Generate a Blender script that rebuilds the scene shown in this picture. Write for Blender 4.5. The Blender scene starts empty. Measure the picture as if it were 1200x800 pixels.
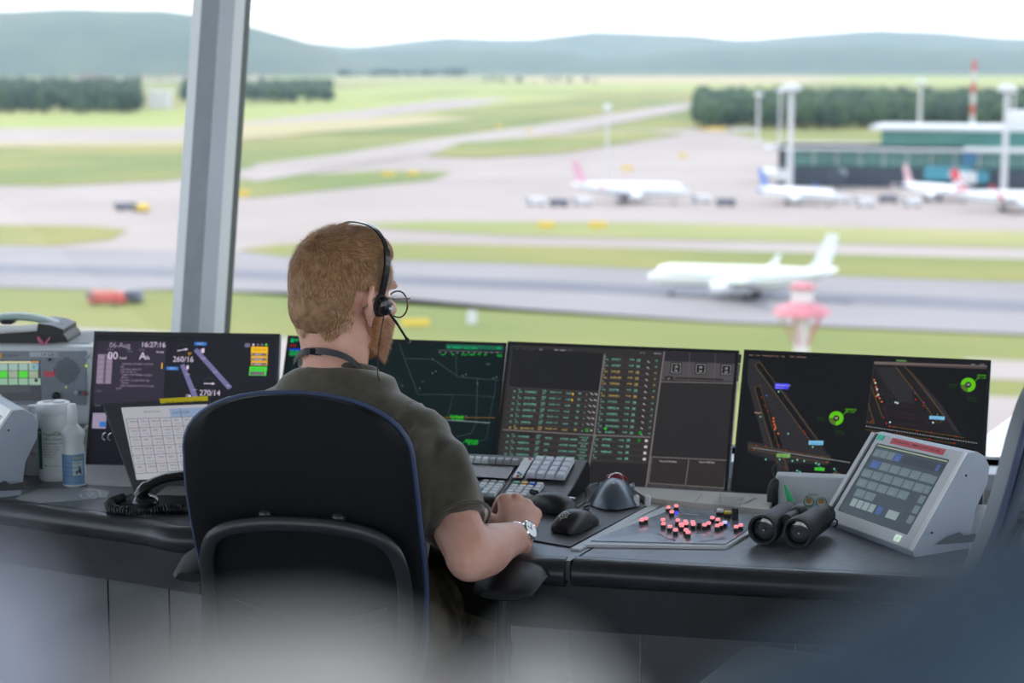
import bpy, math, random
import numpy as np
from mathutils import Vector, Matrix, noise

random.seed(7)
SC = bpy.context.scene
COL = SC.collection
D2R = math.pi / 180

# ---------------------------------------------------------------- camera
F = 2267.0                      # focal length in pixels of the 1200 wide frame (68 mm on full frame)
CAM_Z = 1.6
PITCH = math.atan(325 / F)
cam_data = bpy.data.cameras.new('camera')
cam = bpy.data.objects.new('camera', cam_data)
COL.objects.link(cam)
cam.location = (0, 0, CAM_Z)
cam.rotation_euler = (math.pi / 2 - PITCH, 0, 0)
cam_data.sensor_width = 36
cam_data.lens = F * 36 / 1200
cam_data.clip_start = 0.02
cam_data.clip_end = 40000
cam_data.dof.use_dof = True
cam_data.dof.focus_distance = 3.42
cam_data.dof.aperture_fstop = 4.3
SC.camera = cam

# ---------------------------------------------------------------- world, sun, exposure
SC.view_settings.view_transform = 'Standard'
SC.view_settings.look = 'None'
SC.view_settings.gamma = 1
SC.view_settings.use_curve_mapping = False
SC.view_settings.exposure = 0.62
SC.cycles.use_denoising = True
SC.cycles.max_bounces = 8
SC.cycles.transparent_max_bounces = 24
SC.cycles.sample_clamp_indirect = 6
SC.cycles.volume_bounces = 0

SKY_STRENGTH = 1.85
world = bpy.data.worlds.new('sky')
SC.world = world
world.use_nodes = True
wn = world.node_tree
wn.nodes.clear()
w_out = wn.nodes.new('ShaderNodeOutputWorld')
w_bg = wn.nodes.new('ShaderNodeBackground')
w_geo = wn.nodes.new('ShaderNodeTexCoord')
w_sep = wn.nodes.new('ShaderNodeSeparateXYZ')
w_ramp = wn.nodes.new('ShaderNodeValToRGB')
w_map = wn.nodes.new('ShaderNodeMapping')
w_noi = wn.nodes.new('ShaderNodeTexNoise')
w_cr = wn.nodes.new('ShaderNodeValToRGB')
w_mix = wn.nodes.new('ShaderNodeMixRGB')
wn.links.new(w_geo.outputs['Generated'], w_sep.inputs[0])
wn.links.new(w_sep.outputs['Z'], w_ramp.inputs[0])
e = w_ramp.color_ramp.elements
e[0].position = 0.0; e[0].color = (0.80, 0.86, 0.90, 1)
e[1].position = 1.0; e[1].color = (0.30, 0.46, 0.76, 1)
q = w_ramp.color_ramp.elements.new(0.035); q.color = (0.78, 0.86, 0.93, 1)
q = w_ramp.color_ramp.elements.new(0.3); q.color = (0.46, 0.62, 0.86, 1)
wn.links.new(w_geo.outputs['Generated'], w_map.inputs[0])
w_map.inputs['Scale'].default_value = (1, 1, 4.5)
wn.links.new(w_map.outputs[0], w_noi.inputs['Vector'])
w_noi.inputs['Scale'].default_value = 2.6
w_noi.inputs['Detail'].default_value = 6
wn.links.new(w_noi.outputs[0], w_cr.inputs[0])
w_cr.color_ramp.elements[0].position = 0.38; w_cr.color_ramp.elements[0].color = (0, 0, 0, 1)
w_cr.color_ramp.elements[1].position = 0.62; w_cr.color_ramp.elements[1].color = (1, 1, 1, 1)
wn.links.new(w_cr.outputs[0], w_mix.inputs[0])
wn.links.new(w_ramp.outputs[0], w_mix.inputs[1])
w_mix.inputs[2].default_value = (0.92, 0.93, 0.95, 1)
wn.links.new(w_mix.outputs[0], w_bg.inputs[0])
w_bg.inputs[1].default_value = SKY_STRENGTH
wn.links.new(w_bg.outputs[0], w_out.inputs[0])

sun_data = bpy.data.lights.new('sun', 'SUN')
sun = bpy.data.objects.new('sun', sun_data)
COL.objects.link(sun)
sun_data.energy = 1.9
sun_data.angle = 0.02
sun_data.color = (1.0, 0.95, 0.86)
sun.rotation_euler = Vector((0.62, -0.42, -0.95)).to_track_quat('-Z', 'Y').to_euler()

# ---------------------------------------------------------------- projection helpers (photo pixel <-> place)
def ray(px, py):
    a = (px - 600) / F; b = -(py - 400) / F
    c, s = math.cos(PITCH), math.sin(PITCH)
    return Vector((a, c + b * s, -s + b * c))
CAMP = Vector((0, 0, CAM_Z))
def onz(px, py, z):
    r = ray(px, py); return CAMP + r * ((z - CAM_Z) / r.z)
def aty(px, py, y):
    r = ray(px, py); return CAMP + r * (y / r.y)
def onplane(px, py, p, n):
    r = ray(px, py); return CAMP + r * ((p - CAMP).dot(n) / r.dot(n))

# ---------------------------------------------------------------- materials
MATS = {}
def mat(name, color, rough=0.5, metal=0.0, noise_amt=0.0, noise_scale=20, bump=0.0, bump_scale=200, spec=0.5,
        color2=None, coat=0.0, sheen=0.0, sss=0.0, trans=0.0, detail=4, lo=0.35, hi=0.65, stretch=None, alpha=1.0):
    if name in MATS: return MATS[name]
    m = bpy.data.materials.new(name); m.use_nodes = True
    nt = m.node_tree; b = nt.nodes['Principled BSDF']
    b.inputs['Base Color'].default_value = (*color, 1)
    b.inputs['Roughness'].default_value = rough
    b.inputs['Metallic'].default_value = metal
    b.inputs['Specular IOR Level'].default_value = spec
    if coat: b.inputs['Coat Weight'].default_value = coat
    if sheen: b.inputs['Sheen Weight'].default_value = sheen
    if trans: b.inputs['Transmission Weight'].default_value = trans
    if alpha < 1: b.inputs['Alpha'].default_value = alpha
    if sss:
        b.inputs['Subsurface Weight'].default_value = sss
        b.inputs['Subsurface Radius'].default_value = (0.01, 0.004, 0.002)
        b.inputs['Subsurface Scale'].default_value = 0.6
    tc = nt.nodes.new('ShaderNodeTexCoord')
    src = tc.outputs['Object']
    if stretch:
        mp = nt.nodes.new('ShaderNodeMapping'); mp.inputs['Scale'].default_value = stretch
        nt.links.new(src, mp.inputs[0]); src = mp.outputs[0]
    if color2 is None and noise_amt:
        color2 = tuple(min(1, c * (1 + noise_amt)) for c in color)
        c1 = tuple(c * (1 - noise_amt) for c in color)
    else: c1 = color
    if color2 is not None:
        n = nt.nodes.new('ShaderNodeTexNoise'); n.inputs['Scale'].default_value = noise_scale; n.inputs['Detail'].default_value = detail
        r = nt.nodes.new('ShaderNodeValToRGB')
        r.color_ramp.elements[0].position = lo; r.color_ramp.elements[0].color = (*c1, 1)
        r.color_ramp.elements[1].position = hi; r.color_ramp.elements[1].color = (*color2, 1)
        nt.links.new(src, n.inputs['Vector']); nt.links.new(n.outputs[0], r.inputs[0])
        nt.links.new(r.outputs[0], b.inputs['Base Color'])
    if bump:
        n = nt.nodes.new('ShaderNodeTexNoise'); n.inputs['Scale'].default_value = bump_scale; n.inputs['Detail'].default_value = 3
        bp = nt.nodes.new('ShaderNodeBump'); bp.inputs['Strength'].default_value = bump; bp.inputs['Distance'].default_value = 0.002
        nt.links.new(src, n.inputs['Vector']); nt.links.new(n.outputs[0], bp.inputs['Height'])
        nt.links.new(bp.outputs[0], b.inputs['Normal'])
    MATS[name] = m
    return m
def emit(color, strength=1.0):
    """display ink: self-lit picture element of a screen or lamp (colour as seen, 0..255 sRGB)"""
    key = 'lit_%d_%d_%d_%.2f' % (*color, strength)
    if key in MATS: return MATS[key]
    lin = [((c / 255 + 0.055) / 1.055) ** 2.4 if c > 10 else c / 255 / 12.92 for c in color]
    m = bpy.data.materials.new(key); m.use_nodes = True
    b = m.node_tree.nodes['Principled BSDF']
    b.inputs['Base Color'].default_value = (0.01, 0.01, 0.01, 1)
    b.inputs['Roughness'].default_value = 0.35
    b.inputs['Specular IOR Level'].default_value = 0.3
    b.inputs['Emission Color'].default_value = (*lin, 1)
    b.inputs['Emission Strength'].default_value = strength / 2 ** SC.view_settings.exposure
    MATS[key] = m
    return m
def glassy(name, tint, ior=1.35, rough=0.02):
    """thin clear sheet: lets light straight through with a fresnel reflection"""
    if name in MATS: return MATS[name]
    m = bpy.data.materials.new(name); m.use_nodes = True
    nt = m.node_tree; nt.nodes.clear()
    o = nt.nodes.new('ShaderNodeOutputMaterial'); t = nt.nodes.new('ShaderNodeBsdfTransparent'); g = nt.nodes.new('ShaderNodeBsdfGlossy')
    mx = nt.nodes.new('ShaderNodeMixShader'); fr = nt.nodes.new('ShaderNodeFresnel'); fr.inputs[0].default_value = ior
    t.inputs[0].default_value = (*tint, 1); g.inputs['Roughness'].default_value = rough
    ge = nt.nodes.new('ShaderNodeNewGeometry'); iv = nt.nodes.new('ShaderNodeMath'); iv.operation = 'SUBTRACT'; iv.inputs[0].default_value = 1.0
    mu = nt.nodes.new('ShaderNodeMath'); mu.operation = 'MULTIPLY'
    nt.links.new(ge.outputs['Backfacing'], iv.inputs[1]); nt.links.new(iv.outputs[0], mu.inputs[0]); nt.links.new(fr.outputs[0], mu.inputs[1])
    nt.links.new(mu.outputs[0], mx.inputs[0]); nt.links.new(t.outputs[0], mx.inputs[1]); nt.links.new(g.outputs[0], mx.inputs[2])
    nt.links.new(mx.outputs[0], o.inputs[0])
    MATS[name] = m
    return m

# ---------------------------------------------------------------- mesh builder
class MB:
    def __init__(s): s.v = []; s.f = []; s.m = []; s.mats = []
    def mi(s, m):
        if m not in s.mats: s.mats.append(m)
        return s.mats.index(m)
    def add(s, vs, fs, m):
        o = len(s.v); k = s.mi(m)
        s.v.extend(Vector(p) for p in vs)
        for f in fs: s.f.append(tuple(i + o for i in f)); s.m.append(k)
        return s
    def box(s, c, d, m, M=None, bev=0.0, top=1.0):
        x, y, z = d[0] / 2, d[1] / 2, d[2] / 2; c = Vector(c)
        if bev > 0:
            b = min(bev, x * .9, y * .9, z * .9)
            rings = []
            for (zz, ins) in ((-z, b), (-z + b, 0), (z - b, 0), (z, b)):
                sc = 1.0 if zz < 0 else top
                X, Y = (x - ins) * sc, (y - ins) * sc
                bb = b * .8
                rings.append([Vector(p) for p in ((-X, -Y + bb, zz), (-X + bb, -Y, zz), (X - bb, -Y, zz), (X, -Y + bb, zz), (X, Y - bb, zz), (X - bb, Y, zz), (-X + bb, Y, zz), (-X, Y - bb, zz))])
            vs = [p for r in rings for p in r]
            fs = [tuple(range(7, -1, -1)), tuple(24 + i for i in range(8))]
            for r in range(3):
                for i in range(8): fs.append((r * 8 + i, r * 8 + (i + 1) % 8, r * 8 + 8 + (i + 1) % 8, r * 8 + 8 + i))
        else:
            t = top
            vs = [(-x, -y, -z), (x, -y, -z), (x, y, -z), (-x, y, -z), (-x * t, -y * t, z), (x * t, -y * t, z), (x * t, y * t, z), (-x * t, y * t, z)]
            fs = [(3, 2, 1, 0), (4, 5, 6, 7), (0, 1, 5, 4), (1, 2, 6, 5), (2, 3, 7, 6), (3, 0, 4, 7)]
        vs = [c + (M @ Vector(p) if M else Vector(p)) for p in vs]
        return s.add(vs, fs, m)
    def tube(s, pts, rad, m, n=12, cap=True, up=None, closed=False):
        """swept tube; rad: number, list, or list of (ra, rb)"""
        P = [Vector(p) for p in pts]; N = len(P)
        R = rad if isinstance(rad, (list, tuple)) else [rad] * N
        R = [(r, r) if not isinstance(r, (list, tuple)) else r for r in R]
        T = []
        for i in range(N):
            if closed: t = P[(i + 1) % N] - P[i - 1]
            else: t = P[min(i + 1, N - 1)] - P[max(i - 1, 0)]
            T.append(t.normalized())
        u = Vector(up) if up is not None else Vector((0, 0, 1))
        if abs(u.dot(T[0])) > .95: u = Vector((1, 0, 0))
        a = (u - T[0] * u.dot(T[0])).normalized()
        vs = []
        for i in range(N):
            if up is not None:
                uu = Vector(up); a2 = uu - T[i] * uu.dot(T[i])
                if a2.length > .1: a = a2.normalized()
            else: a = (a - T[i] * a.dot(T[i])).normalized()
            b = T[i].cross(a)
            for k in range(n):
                w = 2 * math.pi * k / n
                vs.append(P[i] + b * (R[i][0] * math.cos(w)) + a * (R[i][1] * math.sin(w)))
        fs = []
        for i in range(N if closed else N - 1):
            j = (i + 1) % N
            for k in range(n):
                fs.append((i * n + k, i * n + (k + 1) % n, j * n + (k + 1) % n, j * n + k))
        if cap and not closed:
            fs.append(tuple(range(n - 1, -1, -1))); fs.append(tuple((N - 1) * n + k for k in range(n)))
        return s.add(vs, fs, m)
    def lathe(s, prof, m, M=None, n=24, ends=True):
        """prof: list of (radius, height) along local z"""
        M = M or Matrix()
        vs = [M @ Vector((r * math.cos(2 * math.pi * k / n), r * math.sin(2 * math.pi * k / n), h)) for r, h in prof for k in range(n)]
        fs = [(i * n + k, i * n + (k + 1) % n, (i + 1) * n + (k + 1) % n, (i + 1) * n + k) for i in range(len(prof) - 1) for k in range(n)]
        if ends: fs.append(tuple(range(n - 1, -1, -1))); fs.append(tuple((len(prof) - 1) * n + k for k in range(n)))
        return s.add(vs, fs, m)
    def ball(s, c, r, m, M=None, n=16, k=10):
        if not isinstance(r, (tuple, list)): r = (r, r, r)
        c = Vector(c); vs = []; fs = []
        for i in range(1, k):
            t = math.pi * i / k
            for j in range(n):
                w = 2 * math.pi * j / n
                p = Vector((r[0] * math.sin(t) * math.cos(w), r[1] * math.sin(t) * math.sin(w), r[2] * math.cos(t)))
                vs.append(c + (M @ p if M else p))
        for i in range(k - 2):
            for j in range(n): fs.append((i * n + j, (i + 1) * n + j, (i + 1) * n + (j + 1) % n, i * n + (j + 1) % n))
        a = Vector((0, 0, r[2])); b = Vector((0, 0, -r[2]))
        vs.append(c + (M @ a if M else a)); vs.append(c + (M @ b if M else b)); L = len(vs)
        for j in range(n):
            fs.append((L - 2, j, (j + 1) % n)); fs.append((L - 1, (k - 2) * n + (j + 1) % n, (k - 2) * n + j))
        return s.add(vs, fs, m)
    def prism(s, poly, d, m):
        """poly: 3D points of one face, d: extrusion vector"""
        n = len(poly); d = Vector(d); P = [Vector(p) for p in poly]
        return s.add(P + [p + d for p in P], [tuple(range(n)), tuple(range(2 * n - 1, n - 1, -1))] + [((i + 1) % n, i, i + n, (i + 1) % n + n) for i in range(n)], m)
    def rings(s, R, m, cap=True, closed=True):
        n = len(R[0]); vs = [p for r in R for p in r]; fs = []
        for i in range(len(R) - 1):
            for k in range(n if closed else n - 1): fs.append((i * n + k, i * n + (k + 1) % n, (i + 1) * n + (k + 1) % n, (i + 1) * n + k))
        if cap: fs.append(tuple(range(n - 1, -1, -1))); fs.append(tuple((len(R) - 1) * n + k for k in range(n)))
        return s.add(vs, fs, m)
    def mesh(s, name, smooth=True, inv=None):
        me = bpy.data.meshes.new(name)
        vs = [inv @ p for p in s.v] if inv else s.v
        me.from_pydata([tuple(p) for p in vs], [], s.f)
        for m in s.mats: me.materials.append(m)
        me.polygons.foreach_set('material_index', s.m)
        me.update()
        if smooth:
            me.polygons.foreach_set('use_smooth', [True] * len(me.polygons))
            me.set_sharp_from_angle(angle=0.6)
        return me
    def build(s, name, parent=None, smooth=True, world=True, fix=True, **props):
        inv = None
        if parent is not None and world: inv = FR[parent.name].inverted()
        me = s.mesh(name, smooth, inv)
        if fix:
            import bmesh
            bm = bmesh.new(); bm.from_mesh(me); bmesh.ops.recalc_face_normals(bm, faces=bm.faces); bm.to_mesh(me); bm.free()
        return link(name, me, parent, **props)
FR = {}
def link(name, me, parent=None, **props):
    o = bpy.data.objects.new(name, me); COL.objects.link(o)
    if parent is not None: o.parent = parent; FR[o.name] = FR[parent.name]
    else: FR[o.name] = Matrix()
    for k, v in props.items(): o[k] = v
    return o
def thing(name, label, cat, M=None, group=None):
    """an Empty at the thing's base that parents its parts"""
    o = bpy.data.objects.new(name, None); COL.objects.link(o)
    M = M if M is not None else Matrix()
    o.matrix_world = M; o.empty_display_size = .05
    FR[o.name] = M.copy()
    o['label'] = label; o['category'] = cat
    if group: o['group'] = group
    return o
def at(x, y, z, yaw=0.0):
    """frame standing at a point; yaw clockwise seen from above, so local x = (cos,-sin)"""
    return Matrix.Translation((x, y, z)) @ Matrix.Rotation(-yaw, 4, 'Z')
def copy_tree(o, M=None, parent=None):
    c = o.copy(); COL.objects.link(c)
    if parent is not None: c.parent = parent
    if M is not None: c.matrix_world = M; FR[c.name] = M.copy()
    for ch in list(o.children): copy_tree(ch, None, c)
    return c
def smoothpath(pts, k=6):
    """Catmull-Rom through points"""
    P = [Vector(p) for p in pts]; out = []
    for i in range(len(P) - 1):
        a, b, c, d = P[max(i - 1, 0)], P[i], P[i + 1], P[min(i + 2, len(P) - 1)]
        for j in range(k):
            t = j / k
            out.append(.5 * ((2 * b) + (c - a) * t + (2 * a - 5 * b + 4 * c - d) * t * t + (3 * b - a - 3 * c + d) * t ** 3))
    out.append(P[-1]); return out

_TX = {}
def text_geo(s):
    if s in _TX: return _TX[s]
    cu = bpy.data.curves.new('writing', 'FONT'); cu.body = s; cu.size = 1; cu.resolution_u = 3
    ob = bpy.data.objects.new('writing', cu)
    me = ob.to_mesh()
    vs = [v.co.copy() for v in me.vertices]; fs = [tuple(p.vertices) for p in me.polygons]
    ob.to_mesh_clear(); bpy.data.objects.remove(ob); bpy.data.curves.remove(cu)
    _TX[s] = (vs, fs); return _TX[s]

class Sheet:
    """flat print or picture on a plane: frame M has local x right, z up in the plane, y away from the viewer"""
    def __init__(s, M): s.M = M; s.Mi = M.inverted(); s.b = MB(); s.k = 0; s.p = M.to_translation(); s.n = (M.to_3x3() @ Vector((0, 1, 0))).normalized()
    def loc(s, px, py):
        q = s.Mi @ onplane(px, py, s.p, s.n); return (q.x, q.z)
    def W(s, x, z, lay=0): return s.M @ Vector((x, -0.0004 - 0.00012 * lay, z))
    def quad(s, x0, z0, x1, z1, m, lay=0): s.b.add([s.W(x0, z0, lay), s.W(x1, z0, lay), s.W(x1, z1, lay), s.W(x0, z1, lay)], [(0, 1, 2, 3)], m)
    def prect(s, a, b, m, lay=0):
        p, q = s.loc(*a), s.loc(*b); s.quad(min(p[0], q[0]), min(p[1], q[1]), max(p[0], q[0]), max(p[1], q[1]), m, lay)
    def ppoly(s, pts, m, lay=0):
        P = [s.W(*s.loc(*p), lay) for p in pts]; s.b.add(P, [tuple(range(len(P)))], m)
    def line(s, pts, w, m, lay=1, px=True, closed=False):
        P = [Vector(s.loc(*p)) if px else Vector(p) for p in pts]
        if closed: P.append(P[0])
        for a, b in zip(P, P[1:]):
            d = (b - a); 
            if d.length < 1e-6: continue
            d.normalize(); n = Vector((-d.y, d.x)) * w / 2
            s.b.add([s.W(*(a + n), lay), s.W(*(b + n), lay), s.W(*(b - n), lay), s.W(*(a - n), lay)], [(0, 1, 2, 3)], m)
    def text(s, t, at_, h, m, lay=2, px=True, sx=1.0, ang=0.0):
        x, z = s.loc(*at_) if px else at_
        vs, fs = text_geo(t); k = h / 0.7; c, q = math.cos(ang), math.sin(ang)
        s.b.add([s.W(x + v.x * k * sx * c - v.y * k * q, z + v.y * k * c + v.x * k * sx * q, lay) for v in vs], fs, m)
    def disc(s, c, r, m, lay=1, n=20, r0=0.0, a0=0.0, a1=2 * math.pi, px=True):
        x, z = s.loc(*c) if px else c
        A = [a0 + (a1 - a0) * i / n for i in range(n + 1)]
        o = [s.W(x + r * math.cos(a), z + r * math.sin(a), lay) for a in A]
        if r0 > 0:
            i_ = [s.W(x + r0 * math.cos(a), z + r0 * math.sin(a), lay) for a in A]
            s.b.add(o + i_, [(j, j + 1, n + 2 + j, n + 1 + j) for j in range(n)], m)
        else: s.b.add(o + [s.W(x, z, lay)], [(j, j + 1, n + 1) for j in range(n)], m)
    def build(s, name, parent, **kw): return s.b.build(name, parent, smooth=False, fix=False, **kw)

# ---------------------------------------------------------------- shared materials
M_BLACK = mat('black_plastic', (0.012, 0.013, 0.016), 0.42, bump=0.1, bump_scale=900)
M_BLACKG = mat('glossy_black', (0.01, 0.01, 0.013), 0.14)
M_DKGREY = mat('dark_grey_plastic', (0.045, 0.048, 0.055), 0.5, noise_amt=.1)
M_GREY = mat('light_grey_metal', (0.58, 0.61, 0.64), 0.42, noise_amt=.04, noise_scale=8)
M_GREYB = mat('blue_grey_metal', (0.34, 0.39, 0.47), 0.45, noise_amt=.04, noise_scale=8)
M_WHITE = mat('white_plastic', (0.75, 0.77, 0.79), 0.4)
M_SILVER = mat('brushed_silver', (0.62, 0.63, 0.65), 0.28, 0.9)
M_CHROME = mat('chrome', (0.8, 0.8, 0.82), 0.12, 1.0)
M_BEIGE = mat('beige_plastic', (0.50, 0.47, 0.43), 0.5, noise_amt=.05)
M_DESK = mat('charcoal_laminate', (0.13, 0.14, 0.16), 0.36, noise_amt=.12, noise_scale=60, bump=.08, bump_scale=500)
M_LEATHER = mat('black_leather_edge', (0.022, 0.023, 0.028), 0.34, noise_amt=.2, noise_scale=14, bump=.35, bump_scale=60)
M_PANEL = mat('desk_front_grey', (0.095, 0.10, 0.108), 0.5, noise_amt=.06, noise_scale=6)
M_SCREEN = mat('screen_glass_dark', (0.012, 0.013, 0.016), 0.22, spec=0.5)
M_PAPER = mat('white_paper', (0.72, 0.73, 0.76), 0.6)
# ================================================================ the cab (room shell)
YAW = 13.5 * D2R
U = Vector((math.cos(YAW), -math.sin(YAW), 0)); V = Vector((math.sin(YAW), math.cos(YAW), 0)); Z = Vector((0, 0, 1))
FLOOR_C = Vector((0, 1.0, 0))
def rp(u, v, z): return U * u + V * v + Z * z         # point in the room's turned axes
M_FLOOR = mat('carpet_grey', (0.24, 0.25, 0.27), 0.9, noise_amt=.25, noise_scale=120, bump=.5, bump_scale=400)
M_CEIL = mat('ceiling_grey', (0.20, 0.20, 0.21), 0.8)
M_WALL = mat('wall_grey', (0.60, 0.60, 0.60), 0.7)
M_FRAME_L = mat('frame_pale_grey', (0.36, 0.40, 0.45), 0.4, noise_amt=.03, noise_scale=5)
M_FRAME_SHADE = mat('frame_grey_shaded', (0.105, 0.13, 0.16), 0.45, noise_amt=.08, noise_scale=18)  # same grey frame, with the shade of the web painted into its colour
M_FRAME_LIT = mat('frame_grey_lit', (.62, .65, .67), .4)  # same grey frame, with side light painted into its colour
M_GASKET = mat('gasket_dark', (0.02, 0.03, 0.035), 0.5)
M_PANE = glassy('window_glass', (0.975, 0.985, 0.985))
LEAN = math.tan(13 * D2R)
H0, H1 = 0.62, 3.25
U0, U1, V0, V1 = -4.2, 3.6, -3.4, 4.82
# floor and ceiling follow the shape of the cab
b = MB(); b.prism([rp(U0, V0, -.1), rp(U1, V0, -.1), rp(U1, V1, -.1), rp(U0, V1, -.1)], (0, 0, .1), M_FLOOR); b.build('floor', kind='structure')
ov = LEAN * (H1 - H0)
b = MB(); b.prism([rp(U0 - 1.5, V0 - 1.5, H1), rp(U1 + 1.5, V0 - 1.5, H1), rp(U1 + 1.5, V1 + 1.7, H1), rp(U0 - 1.5, V1 + 1.7, H1)], (0, 0, .3), M_CEIL)
b.build('ceiling', kind='structure')
def side(name, a, c, out, n_bays, wname, first):
    """low wall from a to c, outward-leaning windows above, out: outward unit vector"""
    d = (c - a); L = d.length; d.normalize()
    w = MB(); w.prism([a, c, c + out * .12, a + out * .12], (0, 0, H0), M_WALL)
    w.prism([a + out * (ov) + Z * (H1 - .12), c + out * ov + Z * (H1 - .12), c + out * (ov + .15) + Z * (H1 - .12), a + out * (ov + .15) + Z * (H1 - .12)], (0, 0, .12), M_WALL)
    w.build(name, kind='structure')
    up = (Z * (H1 - H0) + out * ov)
    for i in range(n_bays):
        p0 = a + d * (L * i / n_bays) + Z * H0 + out * .06; p1 = a + d * (L * (i + 1) / n_bays) + Z * H0 + out * .06
        g = MB(); g.prism([p0 + out * .03, p1 + out * .03, p1 + up + out * .03, p0 + up + out * .03], out * .012, M_PANE)
        g.build('%s_%d' % ('window', first + i), smooth=False, kind='structure')
    return up
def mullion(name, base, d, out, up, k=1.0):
    """extruded profile: outer bar and bead coloured as if lit, web as if shaded, plain inner chamfer, dark gasket"""
    prof = [(-.085, -.010, M_FRAME_LIT), (-.050, -.030, M_FRAME_SHADE), (.030, -.095, M_FRAME_L), (.055, -.045, M_FRAME_LIT), (.068, -.020, M_FRAME_LIT),
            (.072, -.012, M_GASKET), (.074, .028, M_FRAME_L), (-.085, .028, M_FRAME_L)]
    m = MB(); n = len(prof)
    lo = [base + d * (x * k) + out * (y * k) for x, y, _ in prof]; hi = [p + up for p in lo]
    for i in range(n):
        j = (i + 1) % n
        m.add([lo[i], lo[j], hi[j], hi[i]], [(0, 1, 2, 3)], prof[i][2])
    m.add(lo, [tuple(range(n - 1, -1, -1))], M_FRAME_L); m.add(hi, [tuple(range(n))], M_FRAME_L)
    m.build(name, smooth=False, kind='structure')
mull_u = None
# where the mullion of the photograph meets the sill
pm = onplane(226, 388, V * (V1 + .06), V)
mull_u = pm.dot(U) - .0
bay = 2.9
A0 = rp(U0, V1, 0); A1 = rp(U1, V1, 0)
# front wall: bays break at the mullion seen in the photograph
w = MB(); w.prism([A0, A1, A1 + V * .12, A0 + V * .12], (0, 0, H0), M_WALL)
w.prism([A0 + V * ov + Z * (H1 - .12), A1 + V * ov + Z * (H1 - .12), A1 + V * (ov + .15) + Z * (H1 - .12), A0 + V * (ov + .15) + Z * (H1 - .12)], (0, 0, .12), M_WALL)
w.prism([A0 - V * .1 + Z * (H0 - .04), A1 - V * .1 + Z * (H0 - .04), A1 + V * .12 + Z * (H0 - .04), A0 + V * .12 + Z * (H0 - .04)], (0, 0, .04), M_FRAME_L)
w.build('wall_front', kind='structure')
UPF = Z * (H1 - H0) + V * ov
zz = H0 + UPF.z * 0
# the sill point below the pixel: slide down along the lean
base_u = mull_u
cuts = [U0, base_u, base_u + bay, U1]
for i in range(3):
    p0 = rp(cuts[i], V1 + .06, H0); p1 = rp(cuts[i + 1], V1 + .06, H0)
    g = MB(); g.prism([p0 + V * .03, p1 + V * .03, p1 + UPF + V * .03, p0 + UPF + V * .03], V * .012, M_PANE)
    g.build('window_%d' % (i + 1), smooth=False, kind='structure')
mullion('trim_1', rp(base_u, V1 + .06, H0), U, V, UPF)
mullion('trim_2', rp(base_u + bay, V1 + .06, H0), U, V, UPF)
upl = side('wall_left', rp(U0, V0, 0), rp(U0, V1, 0), -U, 3, 'window', 4)
upr = side('wall_right', rp(U1, V1, 0), rp(U1, V0, 0), U, 3, 'window', 7)
upb = side('wall_back', rp(U1, V0, 0), rp(U0, V0, 0), -V, 3, 'window', 10)
k = 3
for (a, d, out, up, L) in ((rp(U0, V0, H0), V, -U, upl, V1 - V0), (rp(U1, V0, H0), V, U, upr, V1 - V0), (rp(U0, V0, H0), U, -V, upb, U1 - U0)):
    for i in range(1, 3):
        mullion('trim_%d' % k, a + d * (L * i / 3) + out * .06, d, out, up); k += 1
for (cu_, cv_, ou, ovv) in ((U0, V0, -1, -1), (U1, V0, 1, -1), (U0, V1, -1, 1), (U1, V1, 1, 1)):
    p = rp(cu_, cv_, H0); q_ = p + Z * (H1 - H0) + U * ou * ov + V * ovv * ov
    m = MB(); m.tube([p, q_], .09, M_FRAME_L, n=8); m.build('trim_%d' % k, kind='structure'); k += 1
# ================================================================ the control desk
DZ = 0.74
def dk(px, py, z=DZ): return onz(px, py, z)
R_FRONT = [dk(668, 657), dk(875, 668), dk(1125, 680), dk(1330, 690)]
L_FRONT = [dk(-160, 566), dk(0, 588), dk(163, 610), dk(227, 620), Vector((-.36, 3.60, DZ)), Vector((-.16, 3.50, DZ)), Vector((-.02, 3.33, DZ)), dk(668, 657)]
def flat(pts, z): return [Vector((p.x, p.y, z)) for p in pts]
def backpt(p, v): # same u, given v depth
    return U * p.dot(U) + V * v + Z * p.z
seamB = dk(783, 587)
VB = 4.62
BACK_R = [dk(1330, 601), dk(1150, 591), dk(905, 579), dk(742, 570)]
BACK_L = [dk(742, 570), dk(640, 566), dk(540, 561), dk(320, 553), dk(150, 547), dk(-160, 539)]
t = thing('control_desk', 'long charcoal control desk with black padded front edge and grey lower panels', 'desk', at(0, 3.6, 0, YAW))
def top_piece(front, back):
    b = MB(); b.prism([Vector((p.x, p.y, DZ - .035)) for p in front + back], (0, 0, .035), M_DESK); return b
eps = Vector((.006, .002, 0))
top_piece(L_FRONT, [seamB.copy()] + BACK_L).build('desktop', t, smooth=False)
top_piece([R_FRONT[0] + eps] + R_FRONT[1:], BACK_R[:-1] + [BACK_R[-1] + eps, seamB + eps]).build('desktop', t, smooth=False)
SHZ = .56
b = MB(); b.prism([rp(-2.6, 3.60, SHZ - .03), rp(2.2, 3.60, SHZ - .03), rp(2.2, 4.66, SHZ - .03), rp(-2.6, 4.66, SHZ - .03)], (0, 0, .03), M_PANEL); b.build('rear_shelf', t, smooth=False)
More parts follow.
